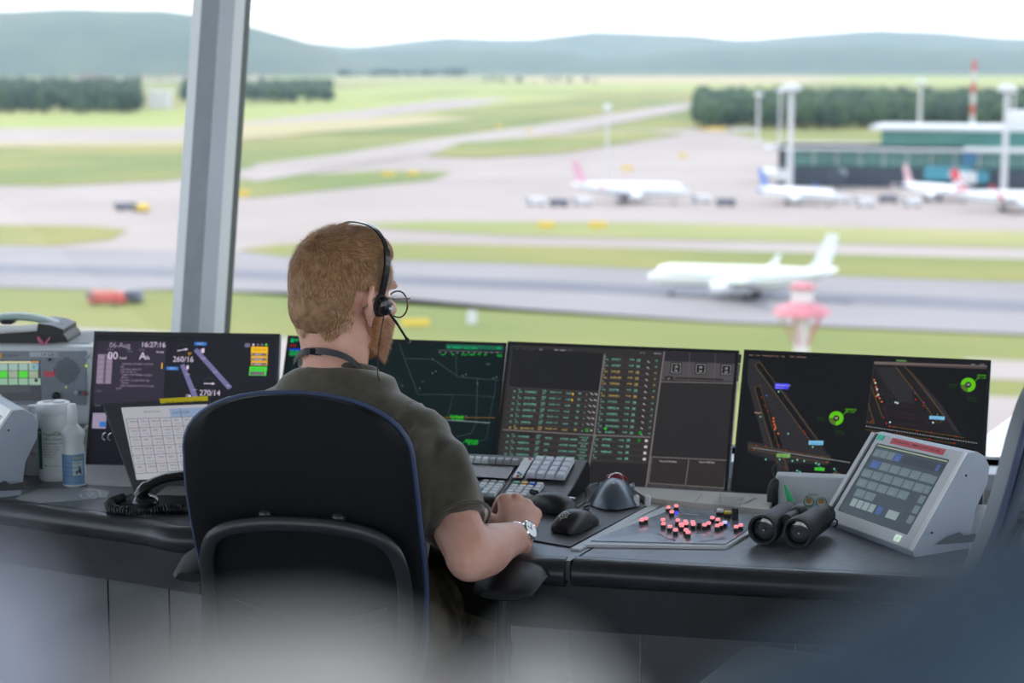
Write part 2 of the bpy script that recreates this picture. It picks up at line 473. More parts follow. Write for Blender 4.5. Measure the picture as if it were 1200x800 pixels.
# padded nosing: leather roll along the front, in two lengths with the seam between
def nosing(front, inset=(0, 0)):
    P = smoothpath(front, 5); n = MB()
    n.tube([p + Vector((0, .012, -.022)) for p in P], [(.034, .026)] * len(P), M_LEATHER, n=14, up=(0, 0, 1)); return n
nosing([R_FRONT[0] + eps * 1.5] + R_FRONT[1:]).build('padded_edge', t)
nosing(L_FRONT[:-1] + [R_FRONT[0] - eps]).build('padded_edge', t)
def drop(front, z0, z1, dy, m, name, th=.02):
    P = front; w = MB()
    for a, c in zip(P, P[1:]):
        a2 = Vector((a.x, a.y + dy, z0)); c2 = Vector((c.x, c.y + dy, z0))
        w.prism([a2, c2, c2 + Z * (z1 - z0), a2 + Z * (z1 - z0)], (0, th, 0), m)
    return w.build(name, t, smooth=False)
drop(L_FRONT, .60, .70, .05, M_LEATHER, 'apron_rail'); drop(R_FRONT, .60, .70, .05, M_LEATHER, 'apron_rail')
# lower cabinet fronts, one panel each with a shadow gap
def front_panels(front, cuts):
    P = [Vector((p.x, p.y, 0)) for p in front]; L = [0]
    for a, c in zip(P, P[1:]): L.append(L[-1] + (c - a).length)
    def along(s_):
        for i in range(len(P) - 1):
            if s_ <= L[i + 1] + 1e-6: return P[i].lerp(P[i + 1], (s_ - L[i]) / (L[i + 1] - L[i]))
        return P[-1]
    for a, c in zip(cuts, cuts[1:]):
        p, q = along(a * L[-1]), along(c * L[-1]); d = (q - p).normalized()
        w = MB(); w.prism([p + d * .002 + Vector((0, .09, .06)), q - d * .002 + Vector((0, .09, .06)), q - d * .002 + Vector((0, .09, .60)), p + d * .002 + Vector((0, .09, .60))], (0, .02, 0), M_PANEL)
        w.build('front_panel', t, smooth=False)
front_panels(R_FRONT, [0, .14, .43, .72, 1.0])
front_panels(L_FRONT[:4], [0, .35, .72, .9, 1.0])
b = MB(); b.box((-.75, 4.25, .37), (.03, .6, .7), M_PANEL); b.build('side_panel', t, smooth=False)
b = MB(); b.box((.35, 3.85, .35), (.03, .6, .66), M_PANEL); b.build('side_panel', t, smooth=False)
# operator's black mat on the desk and aluminium joint strip beside the lamp panel
def slab(name, pts, z, th, m, parent=None, **kw):
    b = MB(); b.prism([Vector((*onz(px, py, z + th).xy, z)) for px, py in pts], (0, 0, th), m); return b.build(name, parent, smooth=False, **kw)
slab('desk_mat', [(600, 628), (668, 640), (776, 583), (690, 573), (560, 582)], DZ, .003, mat('mat_black', (0.03, 0.031, 0.036), .45, bump=.2, bump_scale=700),
     label='black desk mat under the mice beside the keyboard', category='desk mat')
b = MB(); b.prism([Vector((*onz(px, py, DZ + .004).xy, DZ)) for px, py in ((669, 642), (679, 643), (787, 585), (777, 583))], (0, 0, .004), M_GREY); b.build('joint_strip', t, smooth=False)
# white sheets
def sheet(name, pts, lab, m=M_PAPER, z=DZ, th=.0012, grp=None, cat='paper'):
    o = slab(name, pts, z, th, m, label=lab, category=cat)
    if grp: o['group'] = grp
    return o
sheet('paper_sheet', [(520, 592), (600, 594), (604, 606), (520, 604)], 'white paper sheet under the front of the keyboard by the operator\'s hand')

# ---- lamp panel let into the right station
t = thing('airfield_lamp_panel', 'inset grey airfield map panel with small red lit push buttons', 'control panel', at(.3, 3.55, DZ, YAW))
M_MAP = mat('brushed_map_panel', (0.30, 0.33, 0.37), .22, .35, color2=(.16, .17, .19), noise_scale=14, lo=.45, hi=.75, detail=6)
LP = [(686, 636), (851, 639), (877, 624), (1010, 634), (1010, 606), (905, 603), (787, 592)]
def pdesk(px, py, h): return Vector((*onz(px, py, DZ + h).xy, DZ + h))
b = MB(); b.prism([Vector((*onz(px, py, DZ + .006).xy, DZ)) for px, py in [(683, 637), (851, 639.5), (878, 624), (906, 601), (785, 589)]], (0, 0, .005), M_GREY); b.build('surround', t, smooth=False)
b = MB(); b.prism([Vector((*onz(px, py, DZ + .007).xy, DZ + .005)) for px, py in [(692, 633), (850, 637), (873, 622), (896, 604), (792, 595)]], (0, 0, .002), M_MAP); b.build('map_plate', t, smooth=False)
FDESK = Matrix.Translation((0, 0, DZ + .0073)) @ Matrix.Rotation(-YAW, 4, 'Z') @ Matrix.Rotation(-math.pi / 2, 4, 'X')
s = Sheet(FDESK)
dkink = mat('ink_dark', (.03, .03, .035), .5); ltink = mat('ink_pale', (.6, .62, .65), .4)
s.line([(779, 597), (786, 608), (794, 620)], .0012, dkink); s.line([(778, 598), (790, 595)], .0012, dkink)
s.line([(797, 602), (819, 603.5)], .004, ltink); s.line([(794, 602), (800, 602.4)], .005, mat('ink_yellow', (.75, .6, .05), .5))
s.line([(770, 624.5), (786, 632)], .0015, dkink); s.line([(768, 626), (850, 623)], .001, dkink); s.line([(820, 634), (850, 631), (843, 629)], .003, dkink)
s.line([(786, 631), (792, 633)], .004, dkink); s.line([(700, 632), (760, 621)], .0008, dkink); s.line([(804, 617), (870, 622)], .0008, dkink)
s.build('printed_map', t)
BTN = [(240, 312), (275, 300), (475, 200), (543, 188), (505, 240), (427, 310), (430, 345), (487, 370), (558, 315), (623, 325), (585, 350), (592, 362), (630, 342), (688, 330), (693, 350), (537, 400), (628, 400), (647, 422), (792, 355), (828, 340), (860, 292), (910, 308), (904, 362), (937, 348), (1070, 372), (1110, 358)]
lit = emit((255, 150, 160), 1.0)
def button(px, py, m, name='push_button', w=.0085, h=.011, low=M_BLACK):
    p = pdesk(px, py, .009)
    b = MB(); R = Matrix.Rotation(-YAW, 3, 'Z')
    b.box((p.x, p.y, DZ + .0075 + h * .27), (w, w, h * .55), low, R)
    o = b.build(name, t, smooth=False)
    c = MB(); c.box((p.x, p.y, DZ + .0075 + h * .78), (w * .95, w * .95, h * .45), m, R, bev=.001)
    c.build('button_cap', o, smooth=False)
for x, y in BTN: button(720 + x / 7.5, 570 + (y + 12) / 7.5, lit)
button(720 + 745 / 7.5, 570 + 360 / 7.5, M_DKGREY)
button(720 + 970 / 7.5, 570 + 345 / 7.5, emit((190, 200, 235)))
for x, y in ((547, 250), (985, 352)):
    p = pdesk(720 + x / 7.5, 570 + y / 7.5, .004); b = MB(); b.ball((p.x, p.y, DZ + .0085), .0035, emit((60, 70, 255), 1.3), n=10, k=6); b.build('blue_lamp', t)
button(720 + 930 / 7.5, 570 + 245 / 7.5, M_WHITE, 'key_switch', .014, .012)
button(720 + 995 / 7.5, 570 + 262 / 7.5, mat('yellow_plastic', (.75, .58, .03), .4), 'key_switch', .013, .012)
button(720 + 1060 / 7.5, 570 + 280 / 7.5, M_BLACK, 'key_switch', .012, .022)

# ---- beige instrument strip at the foot of the monitors
t = thing('instrument_strip', 'beige low equipment strip with vent grille along the foot of the centre monitors', 'control panel', at(.4, 3.85, DZ, YAW))
b = MB(); b.prism([Vector((*onz(px, py, DZ + .016).xy, DZ)) for px, py in [(756, 582), (781, 585.5), (901, 597), (908, 580), (870, 578), (738, 570)]], (0, 0, .016), M_BEIGE); b.build('housing', t, smooth=False)
s = Sheet(Matrix.Translation((0, 0, DZ + .0163)) @ Matrix.Rotation(-YAW, 4, 'Z') @ Matrix.Rotation(-math.pi / 2, 4, 'X'))
for i in range(9): s.line([(842 - i * .9 + .0, 582 + i * 1.25), (872 - i * .5, 583.5 + i * 1.25)], .0018, mat('vent_shadow', (.12, .12, .13), .7), lay=1)
s.line([(823, 578), (815, 588)], .001, dkink); s.line([(886, 583), (872, 590)], .005, mat('strip_grey', (.22, .23, .25), .5)); s.line([(878, 582), (864, 589.5)], .003, M_WHITE)
s.build('vent_grille', t)
for x in (745.5, 759):
    p = onz(x, 582, DZ + .02); b = MB(); b.box((p.x, p.y, DZ + .012), (.012, .012, .024), M_WHITE, bev=.003); b.build('white_knob', t)
# ================================================================ monitors
def G(v): return (v, v, int(v * 1.03))
def frame_rect(x, y, z, yaw, tilt): # local x right, local z up the screen, local y away
    return Matrix.Translation((x, y, z)) @ Matrix.Rotation(-yaw, 4, 'Z') @ Matrix.Rotation(-tilt, 4, 'X')
def monitor(lab, fr, w, h, bezel=.007, side=M_GREYB, glow=None, yaw=YAW, foot=True):
    x, y, z, a, tl = fr
    M = frame_rect(x, y, z, a, tl)
    base = at(x + w / 2 * math.cos(a), y, SHZ, a)
    t = thing('monitor', lab, 'monitor', base, 'monitors standing along the control desk')
    b = MB()
    def L(X, Y, Zz): return M @ Vector((X, Y, Zz))
    # housing: shallow tray tapering to the back
    R = [[L(0, .004, 0), L(w, .004, 0), L(w, .004, h), L(0, .004, h)], [L(0, .02, 0), L(w, .02, 0), L(w, .02, h), L(0, .02, h)], [L(.03, .045, .03), L(w - .03, .045, .03), L(w - .03, .045, h - .03), L(.03, .045, h - .03)]]
    b.rings(R, side); b.build('housing', t, smooth=False)
    f = MB()
    for (x0, z0, x1, z1) in ((0, 0, w, bezel * 1.6), (0, h - bezel, w, h), (0, bezel * 1.6, bezel, h - bezel), (w - bezel, bezel * 1.6, w, h - bezel)):
        f.rings([[L(x0, 0, z0), L(x1, 0, z0), L(x1, 0, z1), L(x0, 0, z1)], [L(x0, .004, z0), L(x1, .004, z0), L(x1, .004, z1), L(x0, .004, z1)]], M_BLACK)
    f.build('bezel', t, smooth=False)
    sc = MB(); e_ = bezel * .98
    sc.rings([[L(e_, .0015, e_), L(w - e_, .0015, e_), L(w - e_, .0015, h - e_), L(e_, .0015, h - e_)], [L(e_, .0039, e_), L(w - e_, .0039, e_), L(w - e_, .0039, h - e_), L(e_, .0039, h - e_)]], glow or M_SCREEN)
    scr = sc.build('screen', t, smooth=False)
    if foot:
        st = MB(); p = L(w / 2, .05, h * .45); q = Vector((p.x, p.y + .02, SHZ + .02))
        st.tube([p, p + Vector((0, .05, -.02)), q + Vector((0, .05, 0.03)), q + Vector((0, .05, -.02))], [(.03, .012)] * 4, M_DKGREY, n=10)
        st.build('stand_neck', t)
        bs = MB(); bs.box((q.x, q.y + .05, SHZ + .008), (.22, .15, .016), M_DKGREY, Matrix.Rotation(-a, 3, 'Z'), bev=.004); bs.build('stand_base', t)
    S = Sheet(M @ Matrix.Translation((0, .0015, 0)))
    return t, scr, S

scrA_bg = emit((20, 19, 30)); scrB_bg = emit((6, 24, 27)); scrC_bg = emit((46, 43, 44)); scrD_bg = emit((15, 17, 22))
TOTAL_WHITE = emit((205, 195, 215))
# ---------------- monitor A: weather display
tA, scr, s = monitor('left weather display monitor reading 16:27:16 with runway wind arrows', (-.940, 4.165, .685, .10, .30), .42, .342, glow=scrA_bg)
def cp(x, y): return (100 + x / 5, 380 + y / 5)      # coordinates measured on an enlarged crop
wht = emit((215, 200, 222)); dim = emit((120, 108, 128)); lil = emit((112, 106, 150)); blu = emit((45, 110, 185)); yel = emit((238, 184, 20)); grn = emit((70, 215, 60))
s.prect(cp(55, 95), cp(455, 480), emit((44, 38, 54)), 0)
s.text('06-Aug', cp(140, 135), .0115, emit((160, 148, 170))); s.text('16:27:16', cp(325, 132), .0115, wht)
s.text('QNH', cp(130, 152), .004, dim); s.text('1015', cp(245, 163), .0045, dim); s.text('ATIS', cp(315, 155), .0045, dim); s.text('RW28', cp(415, 168), .0045, wht)
s.text('00', cp(130, 203), .0165, wht); s.text('local', cp(200, 203), .006, wht); s.text('A', cp(315, 205), .0165, wht); s.text('lfa', cp(352, 205), .008, wht)
for i, (x0, tx) in enumerate(((215, 'GENEVA 270 08KT CAVOK'), (205, 'VIS'), (205, 'CLD FEW 040 SCT'), (205, 'TMP 24 DP 13'), (215, 'QNH 1018 TREND NOSIG'), (210, 'APCH'), (205, 'ILS RWY 14 DEP RWY 28'), (210, 'WIND'), (205, 'INFO NOTAM TWY W CLSD'), (180, 'END'))):
    s.text(tx, cp(x0, 236 + i * 16), .0042, emit((150, 138, 158)))
s.prect(cp(75, 175), cp(150, 348), emit((140, 125, 148)), 1)
for y in (205, 235, 262, 292, 320): s.line([cp(75, y), cp(150, y - 1)], .0008, emit((90, 78, 98)), 2)
s.prect(cp(114, 178), cp(117, 345), emit((90, 78, 98)), 2)
s.prect(cp(45, 518), cp(120, 610), emit((150, 138, 165)), 1); s.text('RWY', cp(66, 395), .004, dim); s.text('TWR', cp(55, 480), .004, dim)
s.prect(cp(85, 570), cp(120, 600), blu, 2)
s.prect(cp(447, 225), cp(451, 260), yel, 1)
s.prect(cp(640, 103), cp(710, 124), blu, 1); s.text('INFO', cp(655, 119), .0045, emit((170, 200, 230)))
s.prect(cp(475, 247), cp(545, 268), blu, 1); s.text('INFO', cp(490, 263), .0045, emit((170, 200, 230)))
s.disc(cp(572, 147), .0135, emit((60, 56, 72)), 1, 24, .0125); s.disc(cp(728, 345), .0135, emit((60, 56, 72)), 1, 24, .0125)
s.line([cp(540, 155), cp(590, 146)], .0018, wht, 2); s.ppoly([cp(585, 138), cp(602, 144), cp(586, 154)], wht, 2)
s.line([cp(695, 346), cp(748, 347)], .0018, wht, 2); s.ppoly([cp(742, 339), cp(760, 347), cp(742, 355)], wht, 2)
s.text('27', cp(600, 180), .006, yel)
s.text('260/16', cp(512, 219), .0125, wht, sx=.95); s.text('270/14', cp(668, 416), .0125, wht, sx=.95)
s.ppoly([cp(635, 155), cp(655, 137), cp(862, 368), cp(835, 382)], lil, 1); s.ppoly([cp(556, 240), cp(580, 230), cp(668, 440), cp(635, 445)], lil, 1)
for a_ in ((680, 200), (750, 280), (825, 360), (590, 295), (630, 385)): s.line([cp(a_[0], a_[1]), cp(a_[0] + 24, a_[1] - 3)], .0008, wht, 3)
s.ppoly([cp(670, 148), cp(698, 138), cp(698, 165), cp(685, 168)], wht, 2); s.line([cp(672, 144), cp(682, 156)], .002, scrA_bg, 3)
s.ppoly([cp(592, 245), cp(606, 238), cp(606, 262), cp(594, 265)], wht, 2)
s.prect(cp(565, 430), cp(665, 443), lil, 1); s.text('10', cp(585, 425), .006, wht); s.disc(cp(612, 420), .0028, wht, 2, 12)
s.prect(cp(935, 110), cp(965, 134), emit((110, 100, 130)), 1)
for x_, c_ in ((985, wht), (1012, dim), (1036, dim), (1060, grn)): s.disc(cp(x_, 119), .0026, c_, 2, 12)
for i, (c_, n_) in enumerate(((yel, 1), (yel, 0), (yel, 0), (yel, 0))):
    y0 = 130 + i * 28; s.prect(cp(972, y0), cp(1069 - i, y0 + 27), c_, 1)
    if not n_: s.prect(cp(975, y0 + 8 + 2), cp(1062, y0 + 25), emit((110, 95, 110)), 2)
s.prect(cp(972, 130), cp(1069, 160), yel, 2)
s.text('WIND LIM', cp(982, 154), .0045, emit((150, 110, 15)), 3); s.text('GUST', cp(995, 182), .004, wht, 3); s.text('TRENDS', cp(982, 210), .004, wht, 3); s.text('MEAN', cp(990, 238), .004, wht, 3)
s.prect(cp(963, 246), cp(1064, 274), grn, 1); s.text('RVR LOW', cp(975, 266), .0045, emit((40, 130, 40)), 3); s.prect(cp(960, 274), cp(1060, 300), grn, 0); s.prect(cp(964, 277), cp(1050, 297), emit((110, 95, 110)), 1)
s.build('screen_picture', scr)

# ---------------- monitor B: radar
tB, scr, s = monitor('dark green radar monitor partly hidden behind the operator\'s head', (-.556, 4.335, .664, .232, .43), .525, .340, glow=scrB_bg)
def cb(x, y): return (430 + x * 180 / 960, 390 + y * 150 / 800)
gr = emit((0, 190, 110)); gl = emit((58, 80, 84)); g2 = emit((20, 215, 40)); dk_ = emit((20, 95, 72))
s.prect(cb(497, 70), cb(852, 108), dk_, 1); s.text('01 WEST 1012 27C', cb(502, 98), .0062, gr); s.text('80', cb(815, 101), .0055, gr)
s.line([cb(445, 108), cb(852, 122)], .0035, emit((60, 66, 66)), 1)
for x_ in range(450, 850, 36): s.text('IV', cb(x_, 128), .004, emit((150, 160, 155)))
for x_, w_ in ((465, 'ALT'), (530, 'HI'), (590, 'STCA'), (640, 'MAPS'), (690, 'FLT'), (730, 'QS')): s.text(w_, cb(x_, 140), .004, g2)
s.text('A', cb(812, 147), .005, gr); s.text('DSP', cb(818, 148), .0045, g2)
s.line([cb(200, 60), cb(235, 160), cb(280, 280), cb(318, 380)], .0012, gl); s.line([cb(235, 160), cb(412, 164), cb(562, 268), cb(570, 275), cb(830, 296)], .0012, gl)
s.line([cb(556, 140), cb(562, 265)], .0012, gl); s.line([cb(690, 285), cb(684, 555), cb(655, 625), cb(560, 650)], .0012, gl); s.line([cb(318, 385), cb(540, 385), cb(505, 520)], .001, gl)
s.line([cb(540, 385), cb(800, 400)], .0007, gl); s.line([cb(805, 300), cb(795, 390), cb(760, 560), cb(750, 660), cb(590, 720)], .0009, gl)
s.line([cb(480, 527), cb(800, 530)], .0014, emit((130, 90, 20))); s.line([cb(490, 543), cb(770, 562)], .0022, emit((110, 122, 128)), 2)
for p in ((412, 164), (432, 240), (410, 252), (350, 305), (330, 347), (600, 268), (620, 260), (690, 315), (790, 283), (810, 276), (620, 520), (222, 330), (684, 556), (610, 548), (740, 564)): s.disc(cb(*p), .0015, emit((110, 125, 125)), 2, 8)
s.text('3-0', cb(745, 200), .0045, emit((110, 125, 125)))
s.text('SWR66F', cb(518, 530), .0065, g2); s.text('22 A320', cb(528, 546), .0055, g2); s.text('EDW29', cb(615, 682), .0062, g2); s.text('08 A343', cb(628, 696), .005, g2); s.line([cb(590, 697), cb(613, 680)], .0008, g2); s.disc(cb(485, 540), .0016, g2, 2, 8)
s.disc(cb(140, 330), .033, emit((10, 32, 36)), 0, 30); 
def ch(x, y): return (320 + x / 10, 385 + y / 10)
for y0, c_, tx in ((115, (8, 95, 60), 'TMA'), (250, (20, 100, 40), 'FL 85'), (285, (20, 130, 60), 'CTR')):
    s.prect(ch(185, y0), ch(380, y0 + 35), emit(c_), 1); s.text(tx, ch(205, y0 + 32), .0065, gr)
s.prect(ch(180, 232), ch(375, 258), emit((20, 50, 205)), 2); s.text('ACK', ch(190, 210), .006, emit((190, 25, 20)))
s.ppoly([ch(203, 158), ch(223, 122), ch(245, 160)], gr, 3)
s.build('screen_picture', scr)

# ---------------- monitor C: flight strips
tC, scr, s = monitor('centre monitor with rows of electronic flight strips in two columns', (-.046, 4.195, .682, .272, .43), .525, .328, glow=scrC_bg)
def cc(x, y): return (580 + x * 200 / 889, 400 + y * 180 / 800)
def cw(x, y): return (560 + x * 320 / 1200, 390 + y * 210 / 788)
brown = emit((58, 53, 52)); mint = emit((122, 190, 172)); sand = emit((205, 178, 105)); ln = emit((118, 112, 110)); dkr = emit((34, 32, 34)); wh = emit((190, 190, 190))
s.ppoly([cc(95, 30), cc(565, 62), cc(540, 262), cc(72, 235)], emit((30, 30, 33)), 0)
for x_, tx in ((110, 'File'), (145, 'Edit'), (185, 'View'), (232, 'Zur'), (310, 'Grd'), (340, 'Apron'), (380, 'Help')): s.text(tx, cc(x_, 42 + (x_ - 110) * .025), .0035, wh if tx in ('Zur', 'Grd', 'Apron') else emit((95, 92, 92)))
s.text('16:27:16', cc(825, 66), .0035, wh); s.text('o ? x', cc(758, 62), .0035, wh)
def rowline(xa, ya, xb, yb, m=ln, w=.0007): s.line([cc(xa, ya), cc(xb, yb)], w, m, 1)
# left column rows
names_l = ['SWR9012', 'SWR19G', 'EDW290B', 'SWR211G', 'SWR48T', 'SWR76', 'EDW711D']
for i in range(8):
    y = 238 + i * 31.6; x = 72 - i * 4.0
    rowline(x, y, x + 470, y + 27, emit((86, 80, 78)))
for i, nme in enumerate(names_l):
    y = 238 + i * 31.6; x = 72 - i * 4.0; c_ = sand if i == 6 else mint
    def T(tx, dx, h=.0046, lay=2, m=c_, dy=24): s.text(tx, cc(x + dx, y + dy + dx * .057), h, m, lay, sx=1.05)
    T('32', 22, .0044); T('H', 50, .0036, dy=14); T('a320', 50, .003)
    if i == 6: s.ppoly([cc(x + 82, y + 6), cc(x + 160, y + 9), cc(x + 158, y + 33), cc(x + 80, y + 30)], dkr, 1)
    T(nme, 84)
    T('V28', 176, .0038, dy=14); T('2811', 174, .003); T('DEGES 1.2.3', 214, .0034, dy=17)
    T('16:25', 298, .004, dy=19); T('90', 362, .0045, dy=17)
    T('o', 402, .004, m=wh, dy=18); s.line([cc(x + 425, y + 30), cc(x + 440, y + 40)], .0014, wh, 2); s.line([cc(x + 448, y + 33), cc(x + 461, y + 40)], .0018, wh, 2)
    if i < 2: s.prect(cc(x + 332, y + 30), cc(x + 337, y + 42), yel, 2)
s.disc(cc(478, 462), .0042, emit((25, 130, 25)), 3, 10)
s.line([cc(40, 459), cc(518, 488), cc(810, 499)], .0022, ln, 2)
for i, (nme, d_) in enumerate((('SWR460', 'W28C'), ('NJE601G', '0635'), ('SWR161E', '120'), ('SWR275A', '100'))):
    y = 470 + i * 31.5; x = 38 - i * 4.2
    def T(tx, dx, h=.0046, lay=2, m=mint, dy=24): s.text(tx, cc(x + dx, y + dy + dx * .057), h, m, lay, sx=1.05)
    rowline(x, y + 32, x + 470, y + 58, emit((86, 80, 78)))
    if i == 0: s.ppoly([cc(122, 475), cc(196, 478), cc(194, 503), cc(120, 499)], dkr, 1)
    T('32', 22, .0044); T('H', 50, .0036, dy=14); T('a320', 50, .003); T(nme, 84); T('V28', 178, .0038, dy=14); T('2811', 176, .003); T(d_, 222, .0042)
    T('ATMER', 300, .0042); T('A40PR', 352, .0042); T('P H:13,27', 402, .0036, dy=10); T('08:26', 412, .0036)
s.line([cc(572, 66), cc(540, 290), cc(519, 480), cc(490, 650)], .0028, ln, 2)
names_r = [('BTI771', 0), ('SAS687', 0), ('TVS1JB', 1), ('SWR189', 1), ('TAP764', 1), ('SCR746', 0), ('SWR1K1', 1), ('ITY573', 0), ('HBEZL36', 0), ('ADR852', 0), ('SWR262C', 0), ('EDW635H', 0), ('ALBSP4', 0)]
for i, (nme, c_) in enumerate(names_r):
    y = 72 + i * 31.5; x = 572 - i * 3.2; c_ = sand if c_ else mint
    rowline(x + 8, y + 30, x + 295, y + 44, emit((80, 75, 74)))
    def T(tx, dx, h=.0046, lay=2, m=c_, dy=24): s.text(tx, cc(x + dx, y + dy + dx * .047), h, m, lay, sx=1.05)
    T('F', 0, .0042, dy=14); T('a320', 0, .003)
    if i >= 11: s.ppoly([cc(x + 26, y + 6), cc(x + 106, y + 9), cc(x + 105, y + 32), cc(x + 25, y + 28)], dkr, 1)
    T(nme, 38); T('W28', 128, .0036, dy=20); T('28', 166, .0056); T('10', 262, .004, dy=21)
    s.line([cc(x + 222, y + 30), cc(x + 234, y + 38)], .0015, wh, 2)
s.disc(cc(757, 476), .0042, emit((25, 130, 25)), 3, 10); s.disc(cc(576, 454), .0030, emit((30, 190, 30)), 3, 10); s.disc(cc(751, 515), .004, emit((20, 110, 20)), 3, 10)
for i, nme in enumerate(('A7MBK', 'FINSSL', 'NJE816E', '89 CHT')):
    y = 488 + i * 32; x = 520 - i * 3.6
    rowline(x - 5, y + 32, x + 285, y + 45, emit((80, 75, 74)))
    def T(tx, dx, h=.0046, lay=2, m=mint, dy=24): s.text(tx, cc(x + dx, y + dy + dx * .047), h, m, lay, sx=1.05)
    T('F', 0, .0042, dy=14); T('a320', 0, .003); T(nme, 38, m=mint if i < 3 else dkr); T('W28', 125, .0036); T('28', 164, .0056)
    s.prect(cc(x + 262, y + 22), cc(x + 276, y + 36), wh, 2)
s.ppoly([cc(495, 628), cc(800, 640), cc(775, 790), cc(480, 770)], emit((36, 35, 37)), 0)
s.line([cw(820, 82), cw(790, 300), cw(738, 690)], .0028, ln, 2)
s.ppoly([cw(823, 85), cw(1160, 95), cw(1155, 135), cw(818, 122)], emit((40, 36, 46)), 1)
s.ppoly([cw(818, 124), cw(1155, 137), cw(1145, 215), cw(808, 205)], emit((76, 72, 76)), 1)
s.line([cw(932, 86), cw(925, 215)], .0009, emit((95, 92, 95)), 2); s.line([cw(1045, 90), cw(1038, 215)], .0009, emit((95, 92, 95)), 2)
for x_, y_ in ((872, 155), (980, 158), (1092, 162)):
    s.ppoly([cw(x_ - 24, y_ - 26), cw(x_ + 26, y_ - 25), cw(x_ + 22, y_ + 25), cw(x_ - 28, y_ + 24)], emit((24, 24, 26)), 2)
    s.line([cw(x_ - 18, y_ - 20), cw(x_ + 20, y_ - 19), cw(x_ + 17, y_ + 20), cw(x_ - 21, y_ + 19)], .0006, wh, 3, closed=True)
    s.text('28', cw(x_ - 8, y_ - 2), .0048, wh, 3); s.text('34', cw(x_ - 9, y_ + 15), .0048, wh, 3)
s.line([cw(868, 198), cw(1080, 206)], .0035, dkr, 2); s.prect(cw(822, 190), cw(858, 205), dkr, 2); s.text('All', cw(833, 203), .003, wh, 3)
s.ppoly([cw(805, 218), cw(1138, 224), cw(1095, 555), cw(768, 540)], emit((40, 38, 40)), 1)
s.line([cw(805, 214), cw(1138, 222), cw(1095, 560), cw(765, 545)], .0016, ln, 2); s.line([cw(765, 545), cw(750, 660), cw(1082, 682), cw(1095, 560)], .0014, ln, 2)
s.line([cw(928, 555), cw(912, 668)], .0014, ln, 2); s.text('Inbound VFR(TRA)', cw(798, 566), .0034, wh, 2); s.text('Mixed VFR(TRA)', cw(972, 570), .0034, wh, 2)
for i in range(5):
    x_ = 755 + i * 68 + (0 if i == 0 else 26); s.ppoly([cw(x_, 664 + i * 4.5), cw(x_ + (85 if i == 0 else 60), 668 + i * 4.5), cw(x_ + (82 if i == 0 else 56), 690 + i * 4.5), cw(x_ - 4, 686 + i * 4.5)], emit((62, 60, 62)), 1)
    if i: s.text(('Apron', 'Ground', 'Tower', 'Clear')[i - 1], cw(x_ + 10, 686 + i * 4.5), .0028, emit((115, 115, 115)), 2)
s.build('screen_picture', scr)

# ---------------- monitor D: ground radar map
tD, scr, s = monitor('right monitor with airfield ground map and two green wind dials', (.468, 4.055, .694, .30, .43), .525, .318, glow=scrD_bg)
def cd(x, y): return (860 + x * 150 / 600, 400 + y * 200 / 800)
def ce(x, y): return (1000 + x * 170 / 1046, 400 + y * 130 / 800)
gp = emit((40, 39, 44)); olv = emit((116, 90, 30)); thin = emit((60, 58, 62)); redd = emit((190, 20, 25)); org = emit((205, 110, 60)); wg = emit((90, 190, 10)); cy = emit((120, 200, 170)); skyb = emit((120, 185, 220))
for i, tx in enumerate(('Datei', 'Tools', 'Windows', 'System', 'Input', 'Maps', 'GND', 'HMI Panel', 'Help')): s.text(tx, cd(72 + i * 30 + (i > 5) * 10, 66 + i * 1.3), .0028, emit((175, 140, 120)))
s.ppoly([cd(68, 80), cd(120, 85), cd(180, 180), cd(240, 235), cd(450, 545), cd(270, 520), cd(140, 480), cd(62, 175)], gp, 1)
s.ppoly([cd(62, 468), cd(450, 530), cd(440, 580), cd(190, 560), cd(65, 515)], gp, 1); s.ppoly([cd(185, 520), cd(240, 520), cd(275, 660), cd(215, 650)], gp, 1)
s.ppoly([cd(105, 110), cd(120, 98), cd(385, 465), cd(360, 468)], scrD_bg, 2); s.ppoly([cd(100, 215), cd(124, 208), cd(232, 500), cd(190, 500)], scrD_bg, 2)
s.line([cd(98, 112), cd(120, 95), cd(400, 468), cd(385, 490)], .0008, olv, 3); s.line([cd(98, 112), cd(360, 470)], .0008, olv, 3)
s.line([cd(96, 215), cd(122, 207), cd(212, 500)], .0008, olv, 3); s.line([cd(96, 215), cd(180, 498)], .0008, olv, 3)
s.line([cd(72, 485), cd(450, 545), cd(440, 570), cd(75, 505)], .0008, olv, 3, closed=True); s.line([cd(198, 530), cd(228, 655)], .0008, olv, 3); s.line([cd(232, 530), cd(268, 660)], .0008, olv, 3)
s.line([cd(62, 175), cd(160, 500)], .0006, thin, 3); s.line([cd(130, 200), cd(215, 360), cd(305, 385), cd(305, 440), cd(225, 430)], .0006, thin, 3)
s.line([cd(160, 300), cd(220, 285)], .0006, thin, 3); s.line([cd(240, 430), cd(290, 360)], .0006, thin, 3); s.line([cd(70, 470), cd(450, 530), cd(455, 575), cd(190, 565), cd(65, 520), cd(70, 470)], .0006, thin, 3)
for i in range(55):
    p0 = Vector(cd(85, 497)); p1 = Vector(cd(548, 568)); a_ = p0.lerp(p1, i / 55); c_ = p0.lerp(p1, (i + .5) / 55); s.line([a_, c_], .0016, emit((175, 175, 175)), 4)
random.seed(3)
for p in ((130, 262), (145, 300), (160, 325), (182, 360), (188, 385), (210, 485), (222, 530), (245, 510), (320, 525), (330, 420), (335, 432), (310, 400), (150, 490), (105, 487), (95, 505), (380, 540), (435, 565), (232, 550), (212, 595), (240, 590)): s.disc(cd(*p), .0013, redd, 5, 8)
for p in ((187, 375), (190, 390), (195, 402), (193, 412), (208, 432), (186, 360)): s.disc(cd(*p), .0022, org, 5, 8)
